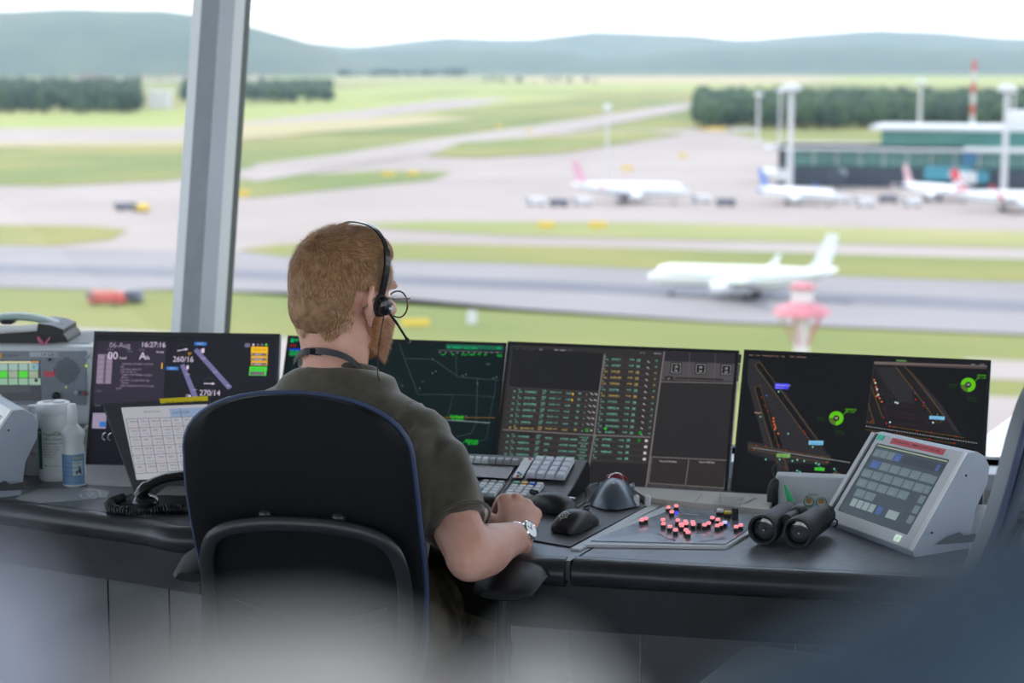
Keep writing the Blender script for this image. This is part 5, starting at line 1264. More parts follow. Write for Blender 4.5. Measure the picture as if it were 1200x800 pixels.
MF1 = mat('tree_dark', (.018, .042, .020), .95); MF2 = mat('tree_mid', (.035, .070, .024), .95)
grove('forest', 'dark dense forest edge at the far left beyond the airfield', lambda r: (r.uniform(-60, 162), r.uniform(101, 134)), 800, 21, MF1, MF2, 1, .7)
grove('forest', 'row of green trees right of the mullion below the left hill', lambda r: (r.uniform(214, 388), r.uniform(101, 121)), 420, 17, MF2, MF1, 2, .2)
grove('forest', 'long green forest behind the terminal and light masts', lambda r: (r.uniform(815, 1290), r.uniform(119, 152)), 1300, 18, MF2, MF1, 3, .25)
grove('forest', 'thin dark tree line across the far fields', lambda r: (r.uniform(395, 545), r.uniform(86, 91)), 160, 26, MF1, MF1, 4, .2)
grove('forest', 'scattered dark treetops on the far field in the centre', lambda r: (r.uniform(560, 700) , r.uniform(96, 99)), 18, 14, MF1, MF2, 5, .1)
# town at the foot of the hill
WALLS = [mat('house_white', (.62, .60, .58), .8), mat('house_cream', (.52, .46, .36), .8)]; ROOF = mat('house_roof', (.26, .12, .08), .8)
rnd = random.Random(5)
hs_ = []
for i in range(26):
    px = 92 + i * 8.6; py = rnd.uniform(93, 98); p = gp_(px, py); s_ = rnd.uniform(10, 18)
    t = thing('house', 'tiny blurred pale house with red roof in the far town below the left hill', 'house', Matrix.Translation(p), 'houses of the far town')
    b = MB(); b.box(p + Z * s_ * .35, (s_, s_ * .8, s_ * .7), WALLS[i % 2]); b.build('wall', t, smooth=False)
    b = MB(); b.prism([p + Vector((-s_ * .55, -s_ * .45, s_ * .7)), p + Vector((s_ * .55, -s_ * .45, s_ * .7)), p + Vector((0, -s_ * .45, s_ * 1.1))], (0, s_ * .9, 0), ROOF); b.build('roof', t, smooth=False)
t = thing('hangar', 'long white low hall left of the mullion at the edge of the forest', 'building', Matrix.Translation(gp_(190, 127)))
p = gp_(188, 127); b = MB(); b.box(p + Z * 8, (21, 20, 16), WALLS[0]); b.build('wall', t, smooth=False); b = MB(); b.box(p + Z * 17, (22, 21, 2), M_GREY); b.build('roof', t, smooth=False)

# ---- terminal
TY = 16 * D2R
tp = gp_(1040, 222); TM = at(tp.x, tp.y, GZ, TY)
t = thing('terminal_building', 'long airport terminal with green glazed bands and pale flat roofs', 'building', TM)
GLZ = mat('terminal_glass', (.05, .19, .17), .18, .3, color2=(.09, .26, .23), noise_scale=.05); RFL = mat('roof_pale', (.55, .56, .57), .6); DKG = mat('terminal_dark', (.03, .045, .065), .4); TEAL = mat('teal_panel', (.05, .26, .33), .4)
def tbx(name, c, d, m): b = MB(); b.box(TM @ Vector(c), d, m, TM.to_3x3()); return b.build(name, t, smooth=False)
tbx('ground_floor', (60, 30, 3.5), (200, 40, 7), DKG)
tbx('wing_floor', (-12, 34, 10), (58, 34, 6), DKG)
o = tbx('roof', (62, 32, 13.6), (210, 48, 1.0), RFL)
tbx('middle_floor', (60, 33, 10.2), (196, 40, 6), GLZ); tbx('upper_floor', (84, 42, 17.0), (178, 32, 5.5), GLZ)
tbx('roof', (84, 44, 20.6), (186, 44, 1.3), RFL); tbx('roof', (62, 50, 24), (48, 26, 5), RFL); tbx('roof', (-10, 26, 13.7), (70, 40, .8), RFL)
for i in range(24): tbx('glazing_post', (-36 + i * 8.3, 12.9, 10.2), (.5, .6, 5.8), RFL)
tbx('teal_facade', (20, 8.5, 5.5), (16, 3, 5), TEAL); tbx('teal_facade', (30, 8.0, 4.5), (8, 3, 4), TEAL)
b = MB(); b.lathe([(2.6, 0), (2.6, .4)], mat('sign_blue', (.06, .22, .42), .5), Matrix.Translation(TM @ Vector((27, 12.2, 11))) @ Matrix.Rotation(math.pi / 2, 4, 'X'), 20); b.build('round_sign', t)
for i in range(5): tbx('glazing_band', (60, 12.6, 8.2 + i * 1.1), (196, .3, .12), RFL)
for i, (x_, yaw_) in enumerate(((-44, .5), (-16, -.4), (22, .3), (52, -.3), (84, .2))):
    p = TM @ Vector((x_, 2, 0)); tb_ = thing('jet_bridge', ['pale jet bridge at the left end of the terminal', 'pale jet bridge behind the blue-tailed airliner', 'pale jet bridge before the teal facade', 'pale jet bridge left of the red tail fin', 'pale jet bridge at the right edge of the picture'][i], 'jet bridge', Matrix.Translation(p), 'jet bridges of the terminal')
    d_ = Vector((math.sin(yaw_) * 10, -12, 0)); b = MB(); b.tube([p + Z * 5.5, p + Z * 5 + d_], 1.6, RFL, 4); b.build('tunnel', tb_, smooth=False)
    b = MB(); b.tube([p + d_ * .8, p + d_ * .8 + Z * 4], .5, DKG, 6); b.build('leg', tb_); b = MB(); b.box(p + d_ + Z * 5, (4.4, 3.6, 3.8), DKG if i % 2 else RFL); b.build('cabin', tb_, smooth=False)
# ---- light masts
MAST = mat('mast_pale', (.55, .54, .55), .6)
def mast(px, py0, py1, lab, head=True, r=.5, m=MAST):
    p = gp_(px, py1); H = (py1 - py0) / F * p.y
    t = thing('light_mast', lab, 'mast', Matrix.Translation(p), 'tall masts on the apron')
    b = MB(); b.tube([p, p + Z * H], [r * 1.5, r], m, 8); b.build('pole', t)
    if head:
        b = MB(); b.lathe([(r * 1.4, 0), (r * 3.4, .4), (r * 3.4, 1.4), (r * 1.4, 1.8)], M_GREY, Matrix.Translation(p + Z * (H - 1)), 12); b.build('lamp_ring', t)
        for k in range(6):
            b = MB(); b.ball(p + Z * (H - .9) + Vector((math.cos(k * 1.047) * r * 3.3, math.sin(k * 1.047) * r * 3.3, 0)), r * .9, M_WHITE, n=8, k=5); b.build('lamp', t)
    return t
mast(925, 102, 231, 'tallest pale light mast left of the terminal', r=.75); mast(913, 106, 190, 'thin mast just left of the tallest light mast', r=.4); mast(888, 110, 168, 'pale light mast at the left end of the forest', r=.6)
mast(711, 126, 228, 'thin faint light mast above the distant white airliner', r=.35); mast(1176, 103, 229, 'pale light mast at the right in front of the terminal', r=.75); mast(1186, 106, 180, 'thin mast beside the right light mast', r=.4)
mast(1077, 96, 168, 'white mast with red top rising behind the terminal roof', r=.8)
p = gp_(1139, 160); rwm = mat('mast_red', (.5, .10, .08), .6); tA_ = thing('radio_mast', 'red and white banded radio mast beyond the terminal', 'mast', Matrix.Translation(p)); H = 88 / F * p.y
for k in range(7): b = MB(); b.tube([p + Z * H * k / 7, p + Z * H * (k + 1) / 7], 1.5, rwm if k % 2 == 0 else MAST, 8); b.build('mast_section', tA_)
# ---- red lattice landmark: localiser aerial with red boards
p = aty(940, 440, 140); p0 = Vector((p.x, p.y, GZ)); t = thing('radar_tower', 'blurred red and white surface radar tower between runway and monitors', 'tower', Matrix.Translation(p0))
redb = mat('radar_red', (.52, .17, .20), .5); whb = mat('radar_white', (.60, .55, .55), .5)
q0 = aty(940, 372, 140); b = MB(); b.tube([p0, q0], .55, whb, 10); b.build('tower_shaft', t)
q1 = aty(940, 366, 140); b = MB(); b.lathe([(.6, -.4), (2.2, -.1), (1.9, .35), (.5, .9)], redb, Matrix.Translation(q1), 8); b.build('platform', t)
b = MB(); b.lathe([(.8, 0), (.85, .9), (.6, 1.1)], whb, Matrix.Translation(q1 + Z * .7), 16); b.build('drum', t); b = MB(); b.lathe([(.95, 0), (.95, .25), (.3, .45)], redb, Matrix.Translation(q1 + Z * 1.75), 16); b.build('cap', t)
for w in (.3, 1.57, 2.8, 4.2, 5.4): b = MB(); b.tube([q1 + Vector((1.8 * math.cos(w), 1.8 * math.sin(w), .2)), q1 + Vector((.5 * math.cos(w), .5 * math.sin(w), -2.4))], .08, redb, 6); b.build('brace', t)
b = MB(); b.box(q1 + Vector((-1.4, 0, -.6)), (.5, .3, .5), whb); b.build('lamp_box', t, smooth=False); 

# ---- airliners
def airliner(M, lab, L=37.0, tail=None, body=None, belly=None, eng=None):
    body = body or mat('airliner_white', (.72, .74, .76), .35); tail = tail or body; eng = eng or body; R = L * .060
    t = thing('airliner', lab, 'airplane', M)
    def q(x, y, z): return M @ Vector((x, y, z))
    zc = R * 1.9; n = 20
    prof = [(0, .02, .0), (.01, .25, -.25), (.03, .52, -.18), (.07, .85, -.05), (.12, 1, 0), (.66, 1, 0), (.78, .85, .12), (.9, .5, .42), (.97, .22, .62), (1, .08, .70)]
    rings_ = [[q(-L / 2 + L * a, R * r * math.cos(2 * math.pi * k / n), zc + R * dz + R * r * math.sin(2 * math.pi * k / n)) for k in range(n)] for a, r, dz in prof]
    b = MB(); b.rings(rings_, body); b.build('fuselage', t)
    cw2 = MB(); W_ = mat('cabin_windows', (.04, .05, .07), .3)
    for i in range(34):
        for s_ in (-1, 1): cw2.box(q(-L * .36 + i * L * .021, s_ * R * .985, zc + R * .22), (.24, .06, .34), W_, M.to_3x3())
    cw2.build('cabin_windows', t, smooth=False, kind='stuff')
    c_ = MB(); c_.box(q(-L * .452, 0, zc + R * .42), (R * .5, R * .9, R * .26), W_, M.to_3x3(), bev=.1); c_.build('cockpit_window', t)
    for s_ in (-1, 1):
        def wing(name, xr, xt, cr, ct_, y1, z0, z1, th, m):
            A = [q(xr, s_ * R * .5, z0), q(xr + cr * .35, s_ * R * .5, z0 + th), q(xr + cr, s_ * R * .5, z0), q(xr + cr * .4, s_ * R * .5, z0 - th * .5)]
            B_ = [q(xt, s_ * y1, z1), q(xt + ct_ * .35, s_ * y1, z1 + th * .35), q(xt + ct_, s_ * y1, z1), q(xt + ct_ * .4, s_ * y1, z1 - th * .15)]
            b = MB(); b.rings([A, B_], m); return b.build(name, t, smooth=False)
        wing('wing', -L * .12, L * .09, L * .20, L * .045, L * .47, zc - R * .5, zc + R * .35, .45, body)
        wing('tailplane', L * .36, L * .455, L * .10, L * .04, L * .165, zc + R * .45, zc + R * .75, .2, body)
        b = MB(); b.prism([q(L * .09, s_ * L * .47, zc + R * .35), q(L * .135, s_ * L * .47, zc + R * .35), q(L * .15, s_ * L * .475, zc + R * 1.3), q(L * .13, s_ * L * .475, zc + R * 1.3)], M.to_3x3() @ Vector((0, .15, 0)), tail); b.build('winglet', t, smooth=False)
        Me = Matrix.Translation(q(-L * .135, s_ * L * .155, zc - R * .72)) @ M.to_3x3().to_4x4() @ Matrix.Rotation(math.pi / 2, 4, 'Y'); er = R * .56
        b = MB(); b.lathe([(er * .55, 1.0), (er * .9, 0), (er, .15), (er * 1.02, 1.6), (er * .8, 3.2), (er * .45, 4.0), (.05, 4.1)], eng, Me, 20, ends=False); o = b.build('engine', t)
        b = MB(); b.lathe([(.02, .5), (er * .8, .55), (er * .82, .6)], DKG, Me, 16); b.build('engine_intake', o)
        b = MB(); b.box(q(-L * .08, s_ * L * .155, zc - R * .35), (L * .07, .35, R * .6), body, M.to_3x3()); b.build('engine_pylon', t, smooth=False)
        for dx in (0, 1.3): 
            b = MB(); b.lathe([(.62, -.22), (.66, 0), (.62, .22)], M_BLACK, Matrix.Translation(q(L * .045 + dx, s_ * R * 1.5, .66)) @ M.to_3x3().to_4x4() @ Matrix.Rotation(math.pi / 2, 4, 'X'), 14); b.build('main_wheel', t)
        b = MB(); b.tube([q(L * .045 + .6, s_ * R * 1.5, .66), q(L * .05, s_ * R * 1.1, zc - R * .6)], .16, M_GREY, 8); b.build('main_gear', t)
    b = MB(); b.tube([q(-L * .37, 0, .5), q(-L * .37, 0, zc - R * .8)], .13, M_GREY, 8); b.build('nose_gear', t)
    b = MB(); b.lathe([(.46, -.3), (.5, 0), (.46, .3)], M_BLACK, Matrix.Translation(q(-L * .37, 0, .5)) @ M.to_3x3().to_4x4() @ Matrix.Rotation(math.pi / 2, 4, 'X'), 12); b.build('nose_wheel', t)
    b = MB(); F_ = [q(L * .33, -.18, zc + R * .8), q(L * .46, -.18, zc + R * .8), q(L * .505, -.12, zc + L * .235), q(L * .445, -.12, zc + L * .235), q(L * .375, -.16, zc + R * 1.35)]
    b.prism(F_, M.to_3x3() @ Vector((0, .36, 0)), tail); b.build('tail_fin', t, smooth=False)
    if belly: b = MB(); b.box(q(0, 0, zc - R * .75), (L * .22, R * 1.4, R * .7), belly, M.to_3x3(), bev=.4); b.build('belly_fairing', t)
    return t
pm_ = gp_(868, 350)
WH2 = mat('airliner_pale_cream', (.72, .75, .69), .35); 
airliner(at(pm_.x, pm_.y, GZ + .1, TY - .02), 'large white airliner rolling along the runway in the middle distance', 35.5, tail=mat('airliner_white', (.72, .74, .76), .35), body=WH2, eng=mat('airliner_white', (.72, .74, .76), .35))
pm_ = gp_(738, 238); airliner(at(pm_.x, pm_.y, GZ, math.pi + TY), 'white airliner with pink patterned tail fin parked left of the terminal', 38, tail=mat('tail_pink', (.62, .34, .42), .4), belly=mat('belly_blue', (.05, .07, .28), .4))
pm_ = gp_(935, 240); airliner(at(pm_.x, pm_.y, GZ, math.pi + TY + .5), 'white airliner with blue and white tail parked before the terminal', 31, tail=mat('tail_blue', (.14, .22, .50), .4))
pm_ = gp_(1098, 236); airliner(at(pm_.x, pm_.y, GZ, math.pi + TY + .75), 'white airliner with small red-marked tail left of the red-finned one', 32, tail=mat('tail_rose', (.60, .40, .42), .4))
REDT = mat('tail_red', (.60, .03, .05), .4)
pm_ = gp_(1185, 248); tq_ = airliner(at(pm_.x, pm_.y, GZ, math.pi + TY - .1), 'white airliner with bright red tail fin at the right edge', 36, tail=REDT)
# white cross on the red fin
Mq = FR[tq_.name]; L = 36; zc = L * .053 * 1.9; b = MB(); wcm = mat('airliner_white', (.72, .74, .76), .35)
for s_ in (-1, 1):
    for d_ in ((1.1, .05, 3.2), (3.2, .05, 1.1)): b.box(Mq @ Vector((L * .435, s_ * .2, zc + L * .125)), d_, wcm, Mq.to_3x3())
b.build('white_cross', tq_, smooth=False)
# ---- apron vehicles and signs
rnd = random.Random(9)
VC = [mat('van_white', (.6, .6, .62), .4), mat('van_dark', (.10, .11, .14), .4), mat('van_yellow', (.72, .50, .06), .5), mat('van_red', (.5, .08, .06), .5)]
def van(px, py, m, lab, grp=None, L=6.0):
    p = gp_(px, py); t = thing('service_vehicle', lab, 'vehicle', at(p.x, p.y, GZ + .3, TY), grp); M = FR[t.name]
    b = MB(); b.box(M @ Vector((0, 0, 1.3)), (L, 2.2, 2.0), m, M.to_3x3(), bev=.2, top=.9); b.build('body', t)
    b = MB(); b.box(M @ Vector((-L * .38, 0, 1.7)), (L * .26, 2.26, .8), VC[1], M.to_3x3()); b.build('windscreen', t, smooth=False)
    for sx in (-.3, .3):
        for sy in (-1, 1): b = MB(); b.lathe([(.45, -.15), (.45, .15)], M_BLACK, Matrix.Translation(M @ Vector((sx * L, sy * 1.0, .2))) @ M.to_3x3().to_4x4() @ Matrix.Rotation(math.pi / 2, 4, 'X'), 10); b.build('wheel', t)
for i in range(3): van(628 + i * 27, 241 + (i % 2) * 1.5, VC[i % 2], 'small service vehicle in the row left of the pink-tailed airliner', 'service vehicles on the apron')
for i in range(6): van(822 + i * 29 if i < 2 else 985 + (i - 2) * 28, 238 + (i % 2) * 4, VC[i % 3 if i % 3 != 2 else 0], 'small service vehicle parked between airliners before the terminal', 'vehicles before the terminal')
van(125, 358, VC[3], 'blurred red vehicle on the near grass at the left', L=7); van(152, 356, VC[1], 'blurred dark vehicle beside the red one on near grass', L=5)
van(150, 247, VC[1], 'blurred dark vehicle on the left taxiway', L=8); van(167, 249, VC[2], 'small yellow vehicle behind the dark one on the left taxiway', L=4)
van(840, 154, VC[2], 'yellow truck beyond the apron at the forest corner', L=26); van(868, 155, VC[0], 'white truck beside the yellow one at the forest corner', L=20)
def fsign(px, py, lab, m=VC[2], w=3.2, h=1.1):
    p = gp_(px, py); t = thing('airfield_sign', lab, 'sign', Matrix.Translation(p), 'yellow airfield signs'); b = MB(); b.box(p + Z * (.4 + h / 2), (w, .3, h), m); b.build('board', t, smooth=False)
    for s_ in (-1, 1): b = MB(); b.box(p + Vector((s_ * w * .35, 0, .25)), (.12, .12, .5), M_GREY); b.build('post', t, smooth=False)
fsign(487, 384, 'yellow airfield sign beside the operator\'s microphone', w=4.6); fsign(553, 382, 'white marker board right of the nearest yellow sign', m=VC[0], w=1.6, h=2.2)
for px, py, wh_ in ((455, 207, 'at the tip of the grass island above the man\'s head'), (585, 150, 'on the far taxiway left of centre'), (620, 155, 'on the far taxiway right of its twin'), (484, 206, 'right of the tip of the grass island'), (735, 200, 'behind the pink-tailed airliner'), (800, 185, 'between pink-tailed airliner and forest'), (285, 231, 'just right of the mullion at the grass island'), (640, 268, 'on the narrow grass strip, left one'), (700, 268, 'on the narrow grass strip, right one')): fsign(px, py, 'small yellow airfield sign ' + wh_, w=4.5, h=1.6)
# white railing of the balcony outside the right window
t = thing('balcony_railing', 'blurred white balcony rail outside the window right of the monitors', 'railing', at(2.0, 6.2, 0, YAW))
rp0, rp1 = aty(1135, 545, 6.4), aty(1260, 455, 5.9)
b = MB(); b.tube([rp0 + (rp0 - rp1) * .35, rp1 + (rp1 - rp0) * .5], .045, M_WHITE, 10); b.build('rail', t)
# ---- haze over the airfield
hz = bpy.data.materials.new('air_haze'); hz.use_nodes = True; nt = hz.node_tree; nt.nodes.clear()
o_ = nt.nodes.new('ShaderNodeOutputMaterial'); vs_ = nt.nodes.new('ShaderNodeVolumeScatter'); vs_.inputs['Color'].default_value = (.62, .80, 1, 1); vs_.inputs['Density'].default_value = 0.00005; vs_.inputs['Anisotropy'].default_value = .35
nt.links.new(vs_.outputs[0], o_.inputs['Volume'])
b = MB(); b.box((0, 8060, 240), (17900, 15800, 555), hz); hzo = b.build('haze', smooth=False, kind='structure')
# ================================================================ the operator
def solid(name, mb, voxel, smooth_it, m, parent=None, disp=None, shade=True, **props):
    """fuse overlapping closed shapes into one continuous surface"""
    me = mb.mesh(name + '_src', smooth=False)
    import bmesh
    bm = bmesh.new(); bm.from_mesh(me); bmesh.ops.recalc_face_normals(bm, faces=bm.faces); bm.to_mesh(me); bm.free()
    tmp = bpy.data.objects.new(name + '_src', me); COL.objects.link(tmp)
    r = tmp.modifiers.new('fuse', 'REMESH'); r.mode = 'VOXEL'; r.voxel_size = voxel; r.use_smooth_shade = True
    s_ = tmp.modifiers.new('soften', 'SMOOTH'); s_.factor = .5; s_.iterations = smooth_it
    dg = bpy.context.evaluated_depsgraph_get(); out = bpy.data.meshes.new_from_object(tmp.evaluated_get(dg))
    bpy.data.objects.remove(tmp); out.name = name
    n = len(out.vertices); co = np.empty(n * 3); out.vertices.foreach_get('co', co); co = co.reshape(-1, 3)
    if disp is not None:
        no = np.empty(n * 3); out.vertices.foreach_get('normal', no); no = no.reshape(-1, 3)
        co = disp(co, no)
    if parent is not None:
        inv = np.array(FR[parent.name].inverted()); co = co @ inv[:3, :3].T + inv[:3, 3]
    out.vertices.foreach_set('co', co.ravel()); out.update()
    out.materials.clear(); out.materials.append(m)
    out.polygons.foreach_set('material_index', [0] * len(out.polygons)); out.polygons.foreach_set('use_smooth', [True] * len(out.polygons))
    return link(name, out, parent, **props)

SKIN = mat('skin_fair', (.66, .34, .26), .5, color2=(.76, .44, .35), noise_scale=22, sss=.15, bump=.08, bump_scale=600, spec=.35, lo=.3, hi=.7)
SHIRT = mat('tshirt_olive', (.052, .044, .028), .85, color2=(.078, .066, .043), noise_scale=40, bump=.25, bump_scale=1500, sheen=.45)
HAIR = [mat('hair_ginger_a', (.42, .22, .105), .5, spec=.4), mat('hair_ginger_b', (.60, .36, .18), .5, spec=.4), mat('hair_brown', (.17, .08, .038), .5, spec=.4)]
BEARD = [mat('beard_a', (.46, .20, .085), .55), mat('beard_b', (.62, .32, .15), .55), mat('beard_c', (.26, .085, .03), .55)]
T0 = Vector((-.30, 3.36, 0))                 # spine axis at the chest
C7 = aty(390, 427, 3.36)
HC = aty(402, 345, 3.385)                    # head centre
SR = aty(486, 514, 3.30); SL = aty(286, 508, 3.40)
EL = aty(551, 649, 3.12); WR = aty(606, 629, 3.37)
PEL = Vector((-.30, 3.36, .56))
person = thing('person', 'seated man seen from behind, olive t-shirt, short ginger hair and beard, hand on mouse', 'person', at(T0.x, 3.4, 0, .2))
HYAW = 40 * D2R
MH = Matrix.Translation(HC) @ Matrix.Rotation(-HYAW, 4, 'Z') @ Matrix.Rotation(-5 * D2R, 4, 'X') @ Matrix.Rotation(2 * D2R, 4, 'Y')
def h(x, y, z): return MH @ Vector((x, y, z))
H3 = MH.to_3x3()
body = MB()
body.ball(h(0, -.008, .022), (.076, .097, .090), SKIN, H3, 28, 18)           # cranium
body.ball(h(0, .030, -.030), (.064, .066, .078), SKIN, H3, 24, 14)           # face
body.ball(h(0, .042, -.078), (.047, .046, .036), SKIN, H3, 20, 12)           # chin and jaw
for s_ in (-1, 1):
    body.ball(h(s_ * .040, .002, -.066), (.022, .038, .032), SKIN, H3, 14, 8)    # jaw angle
    body.ball(h(s_ * .042, .068, -.020), (.022, .018, .018), SKIN, H3, 12, 8)    # cheekbone
    body.ball(h(s_ * .031, .083, .020), (.022, .010, .008), SKIN, H3, 12, 6)     # brow
    # ear: rim, lobe, root
    er = [h(s_ * .070, -.004, .012), h(s_ * .083, -.014, .021), h(s_ * .091, -.024, .014), h(s_ * .093, -.028, -.006), h(s_ * .087, -.020, -.026), h(s_ * .077, -.007, -.042), h(s_ * .072, .000, -.046)]
    body.tube(smoothpath(er, 4), .0052, SKIN, 8)
    body.ball(h(s_ * .080, -.010, -.012), (.009, .015, .027), SKIN, H3, 10, 8)
body.tube([h(0, .090, .014), h(0, .104, -.008), h(0, .113, -.024), h(0, .098, -.034)], [(.008, .008), (.0095, .009), (.0145, .011), (.012, .006)], SKIN, 12)   # nose
body.tube([h(-.020, .090, -.055), h(0, .101, -.053), h(.020, .090, -.055)], [(.003, .004), (.006, .006), (.003, .004)], SKIN, 8)
body.tube([h(-.018, .089, -.064), h(0, .099, -.065), h(.018, .089, -.064)], [(.003, .004), (.006, .006), (.003, .004)], SKIN, 8)
body.tube([h(0, -.012, -.030), h(0, -.020, -.065), C7 + Vector((.004, .015, .035)), C7 + Vector((0, .020, -.02)), C7 + Vector((0, .03, -.10))], [(.058, .064), (.057, .062), (.062, .062), (.064, .058), (.060, .05)], SKIN, 24)
shd = (SR - SL).normalized(); fw = Vector((-shd.y, shd.x, 0)).normalized()
MT = Matrix(((shd.x, fw.x, 0), (shd.y, fw.y, 0), (shd.z, fw.z, 1))).to_3x3()
mid = (SR + SL) / 2
def ring(c, a, b_, n=28, tilt=0): return [c + shd * (a * math.copysign(abs(math.cos(2 * math.pi * k / n)) ** .85, math.cos(2 * math.pi * k / n))) + fw * (b_ * math.copysign(abs(math.sin(2 * math.pi * k / n)) ** .9, math.sin(2 * math.pi * k / n))) + Z * (tilt * math.sin(2 * math.pi * k / n)) for k in range(n)]
def torso(mb, m, g=0.0, zlo=.56):
    P = [(C7 + fw * .022 + Z * (.002 - .9 * g), .058 + g, .052 + g), (C7 + fw * .025 - Z * (.030 - .3 * g), .085 + g, .062 + g), (mid + fw * .02 + Z * .042, .120 + g, .078 + g), (mid + fw * .022 + Z * .008, .155 + g, .094 + g), (mid + fw * .025 - Z * .055, .180 + g, .108 + g),
         (mid + fw * .03 - Z * .16, .168 + g, .116 + g), (mid + fw * .03 - Z * .27, .155 + g, .118 + g), (Vector((mid.x, mid.y + .02, zlo + .06)), .160 + g, .122 + g), (Vector((mid.x, mid.y + .02, zlo - .03)), .165 + g, .120 + g)]
    if g == 0: P = P[1:]
    mb.rings([ring(c, a, b_, tilt=(-.016, -.012, -.004)[i] if g > 0 and i < 3 else 0) for i, (c, a, b_) in enumerate(P)], m)
torso(body, SKIN, 0)
def limb(mb, pts, rad, m, n=18): mb.tube(smoothpath(pts, 5), list(np.interp(np.linspace(0, len(pts) - 1, 5 * (len(pts) - 1) + 1), range(len(pts)), rad)), m, n); mb.ball(pts[0], rad[0], m, n=14, k=8); mb.ball(pts[-1], rad[-1], m, n=14, k=8)
ua = EL - SR; fa = WR - EL
limb(body, [SR - shd * .005, SR + ua * .35, SR + ua * .7, EL], [.047, .047, .044, .041], SKIN)
limb(body, [EL + Vector((.0, .0, -.004)), EL + fa * .25 + Vector((.004, 0, -.001)), EL + fa * .6, WR], [.0425, .0455, .036, .0265], SKIN)
# flatten wrist: extra breadth along the hand plane
HF = (aty(607, 588, 3.475) - WR).normalized()                       # direction of the hand
HS = Vector((.93, .16, -.30)); HS = (HS - HF * HS.dot(HF)).normalized()    # across the knuckles, towards the little finger
HN = HS.cross(HF)
HN = -HN if HN.z < 0 else HN
def hd(a, f_, n_): return WR + HS * a + HF * f_ + HN * n_
body.rings([[hd(a * w * math.cos(q) , f_, n_ + b_ * math.sin(q)) for q in [2 * math.pi * k / 18 for k in range(18)]] for a, w, f_, n_, b_ in ((1, .027, -.03, 0, .021), (1, .028, .0, 0, .020), (1, .034, .028, .004, .019), (1, .041, .055, .008, .018), (1, .043, .080, .010, .0165), (1, .040, .094, .007, .012))], SKIN)
# four fingers arched over the mouse, thumb along its side
MZ = DZ + .008
def finger(side_, base, l, rad, curl):
    b0 = hd(*base); pts = [b0]; d = HF.copy(); ax = HS
    for i, (ll, c) in enumerate(zip(l, curl)):
        d = (Matrix.Rotation(-c, 3, ax) @ d).normalized() if (Matrix.Rotation(-c, 3, ax) @ HF).z < HF.z else (Matrix.Rotation(c, 3, ax) @ d).normalized()
        pts.append(pts[-1] + d * ll)
    body.tube(smoothpath(pts, 4), list(np.interp(np.linspace(0, 3, 13), range(4), rad)), SKIN, 12)
    body.ball(pts[0] + HN * .003, rad[0] * 1.4, SKIN, n=10, k=8); body.ball(pts[-1], rad[-1], SKIN, n=10, k=8)
    return pts
FING = []
for base, l, rad in (((-.030, .082, .010), (.040, .026, .020), (.0104, .0092, .0084, .0072)), ((-.010, .089, .013), (.044, .029, .021), (.0108, .0094, .0086, .0074)),
                     ((.011, .086, .011), (.041, .027, .020), (.0104, .0090, .0082, .0070)), ((.031, .075, .006), (.033, .021, .018), (.0096, .0082, .0074, .0064))):
    FING.append(finger(1, base, l, rad, (.50, .55, .35)))
tpts = [hd(-.020, .012, -.004), hd(-.044, .042, -.010), hd(-.053, .070, -.020), hd(-.048, .094, -.028)]
body.tube(smoothpath(tpts, 4), list(np.interp(np.linspace(0, 3, 13), range(4), (.0150, .0125, .0100, .0080))), SKIN, 12); body.ball(tpts[-1], .008, SKIN, n=10, k=8)
# left arm, bent in front of the body towards the keyboard (hidden by the chair)
EL2 = SL + Vector((-.06, .12, -.24)); WR2 = Vector((-.36, 3.68, .80))
limb(body, [SL, SL.lerp(EL2, .5), EL2], [.054, .047, .040], SKIN); limb(body, [EL2, EL2.lerp(WR2, .3), WR2], [.041, .043, .027], SKIN)
dL = (WR2 - EL2).normalized(); sL = dL.cross(Z).normalized()
body.tube([WR2, WR2 + dL * .05, WR2 + dL * .09], [(.028, .018), (.040, .016), (.038, .012)], SKIN, 16)
for i, (o_, l) in enumerate(((-.028, .070), (-.010, .078), (.010, .072), (.028, .058))):
    p = WR2 + dL * .085 + sL * o_; body.tube([p, p + dL * l * .5 + Z * .002, p + dL * l - Z * .012], [.0092, .0085, .007], SKIN, 10); body.ball(p + dL * l - Z * .012, .007, SKIN, n=8, k=6)
p = WR2 + dL * .03 + sL * .03; body.tube([p, p + dL * .03 + sL * .02, p + dL * .065 + sL * .022], [.012, .010, .008], SKIN, 10)
# legs inside the trousers down to the ankles
HR, HL_ = PEL + Vector((.09, .02, .02)), PEL + Vector((-.09, .05, .02)); KR, KL_ = Vector((-.07, 3.80, .60)), Vector((-.40, 3.84, .58)); AR, AL = Vector((-.06, 3.86, .12)), Vector((-.42, 3.90, .12))
for a_, k_, c_ in ((HR, KR, AR), (HL_, KL_, AL)):
    limb(body, [a_, a_.lerp(k_, .5), k_], [.080, .068, .052], SKIN); limb(body, [k_, k_.lerp(c_, .35), c_], [.050, .052, .035], SKIN)
o_body = solid('body', body, .0034, 3, SKIN, person)
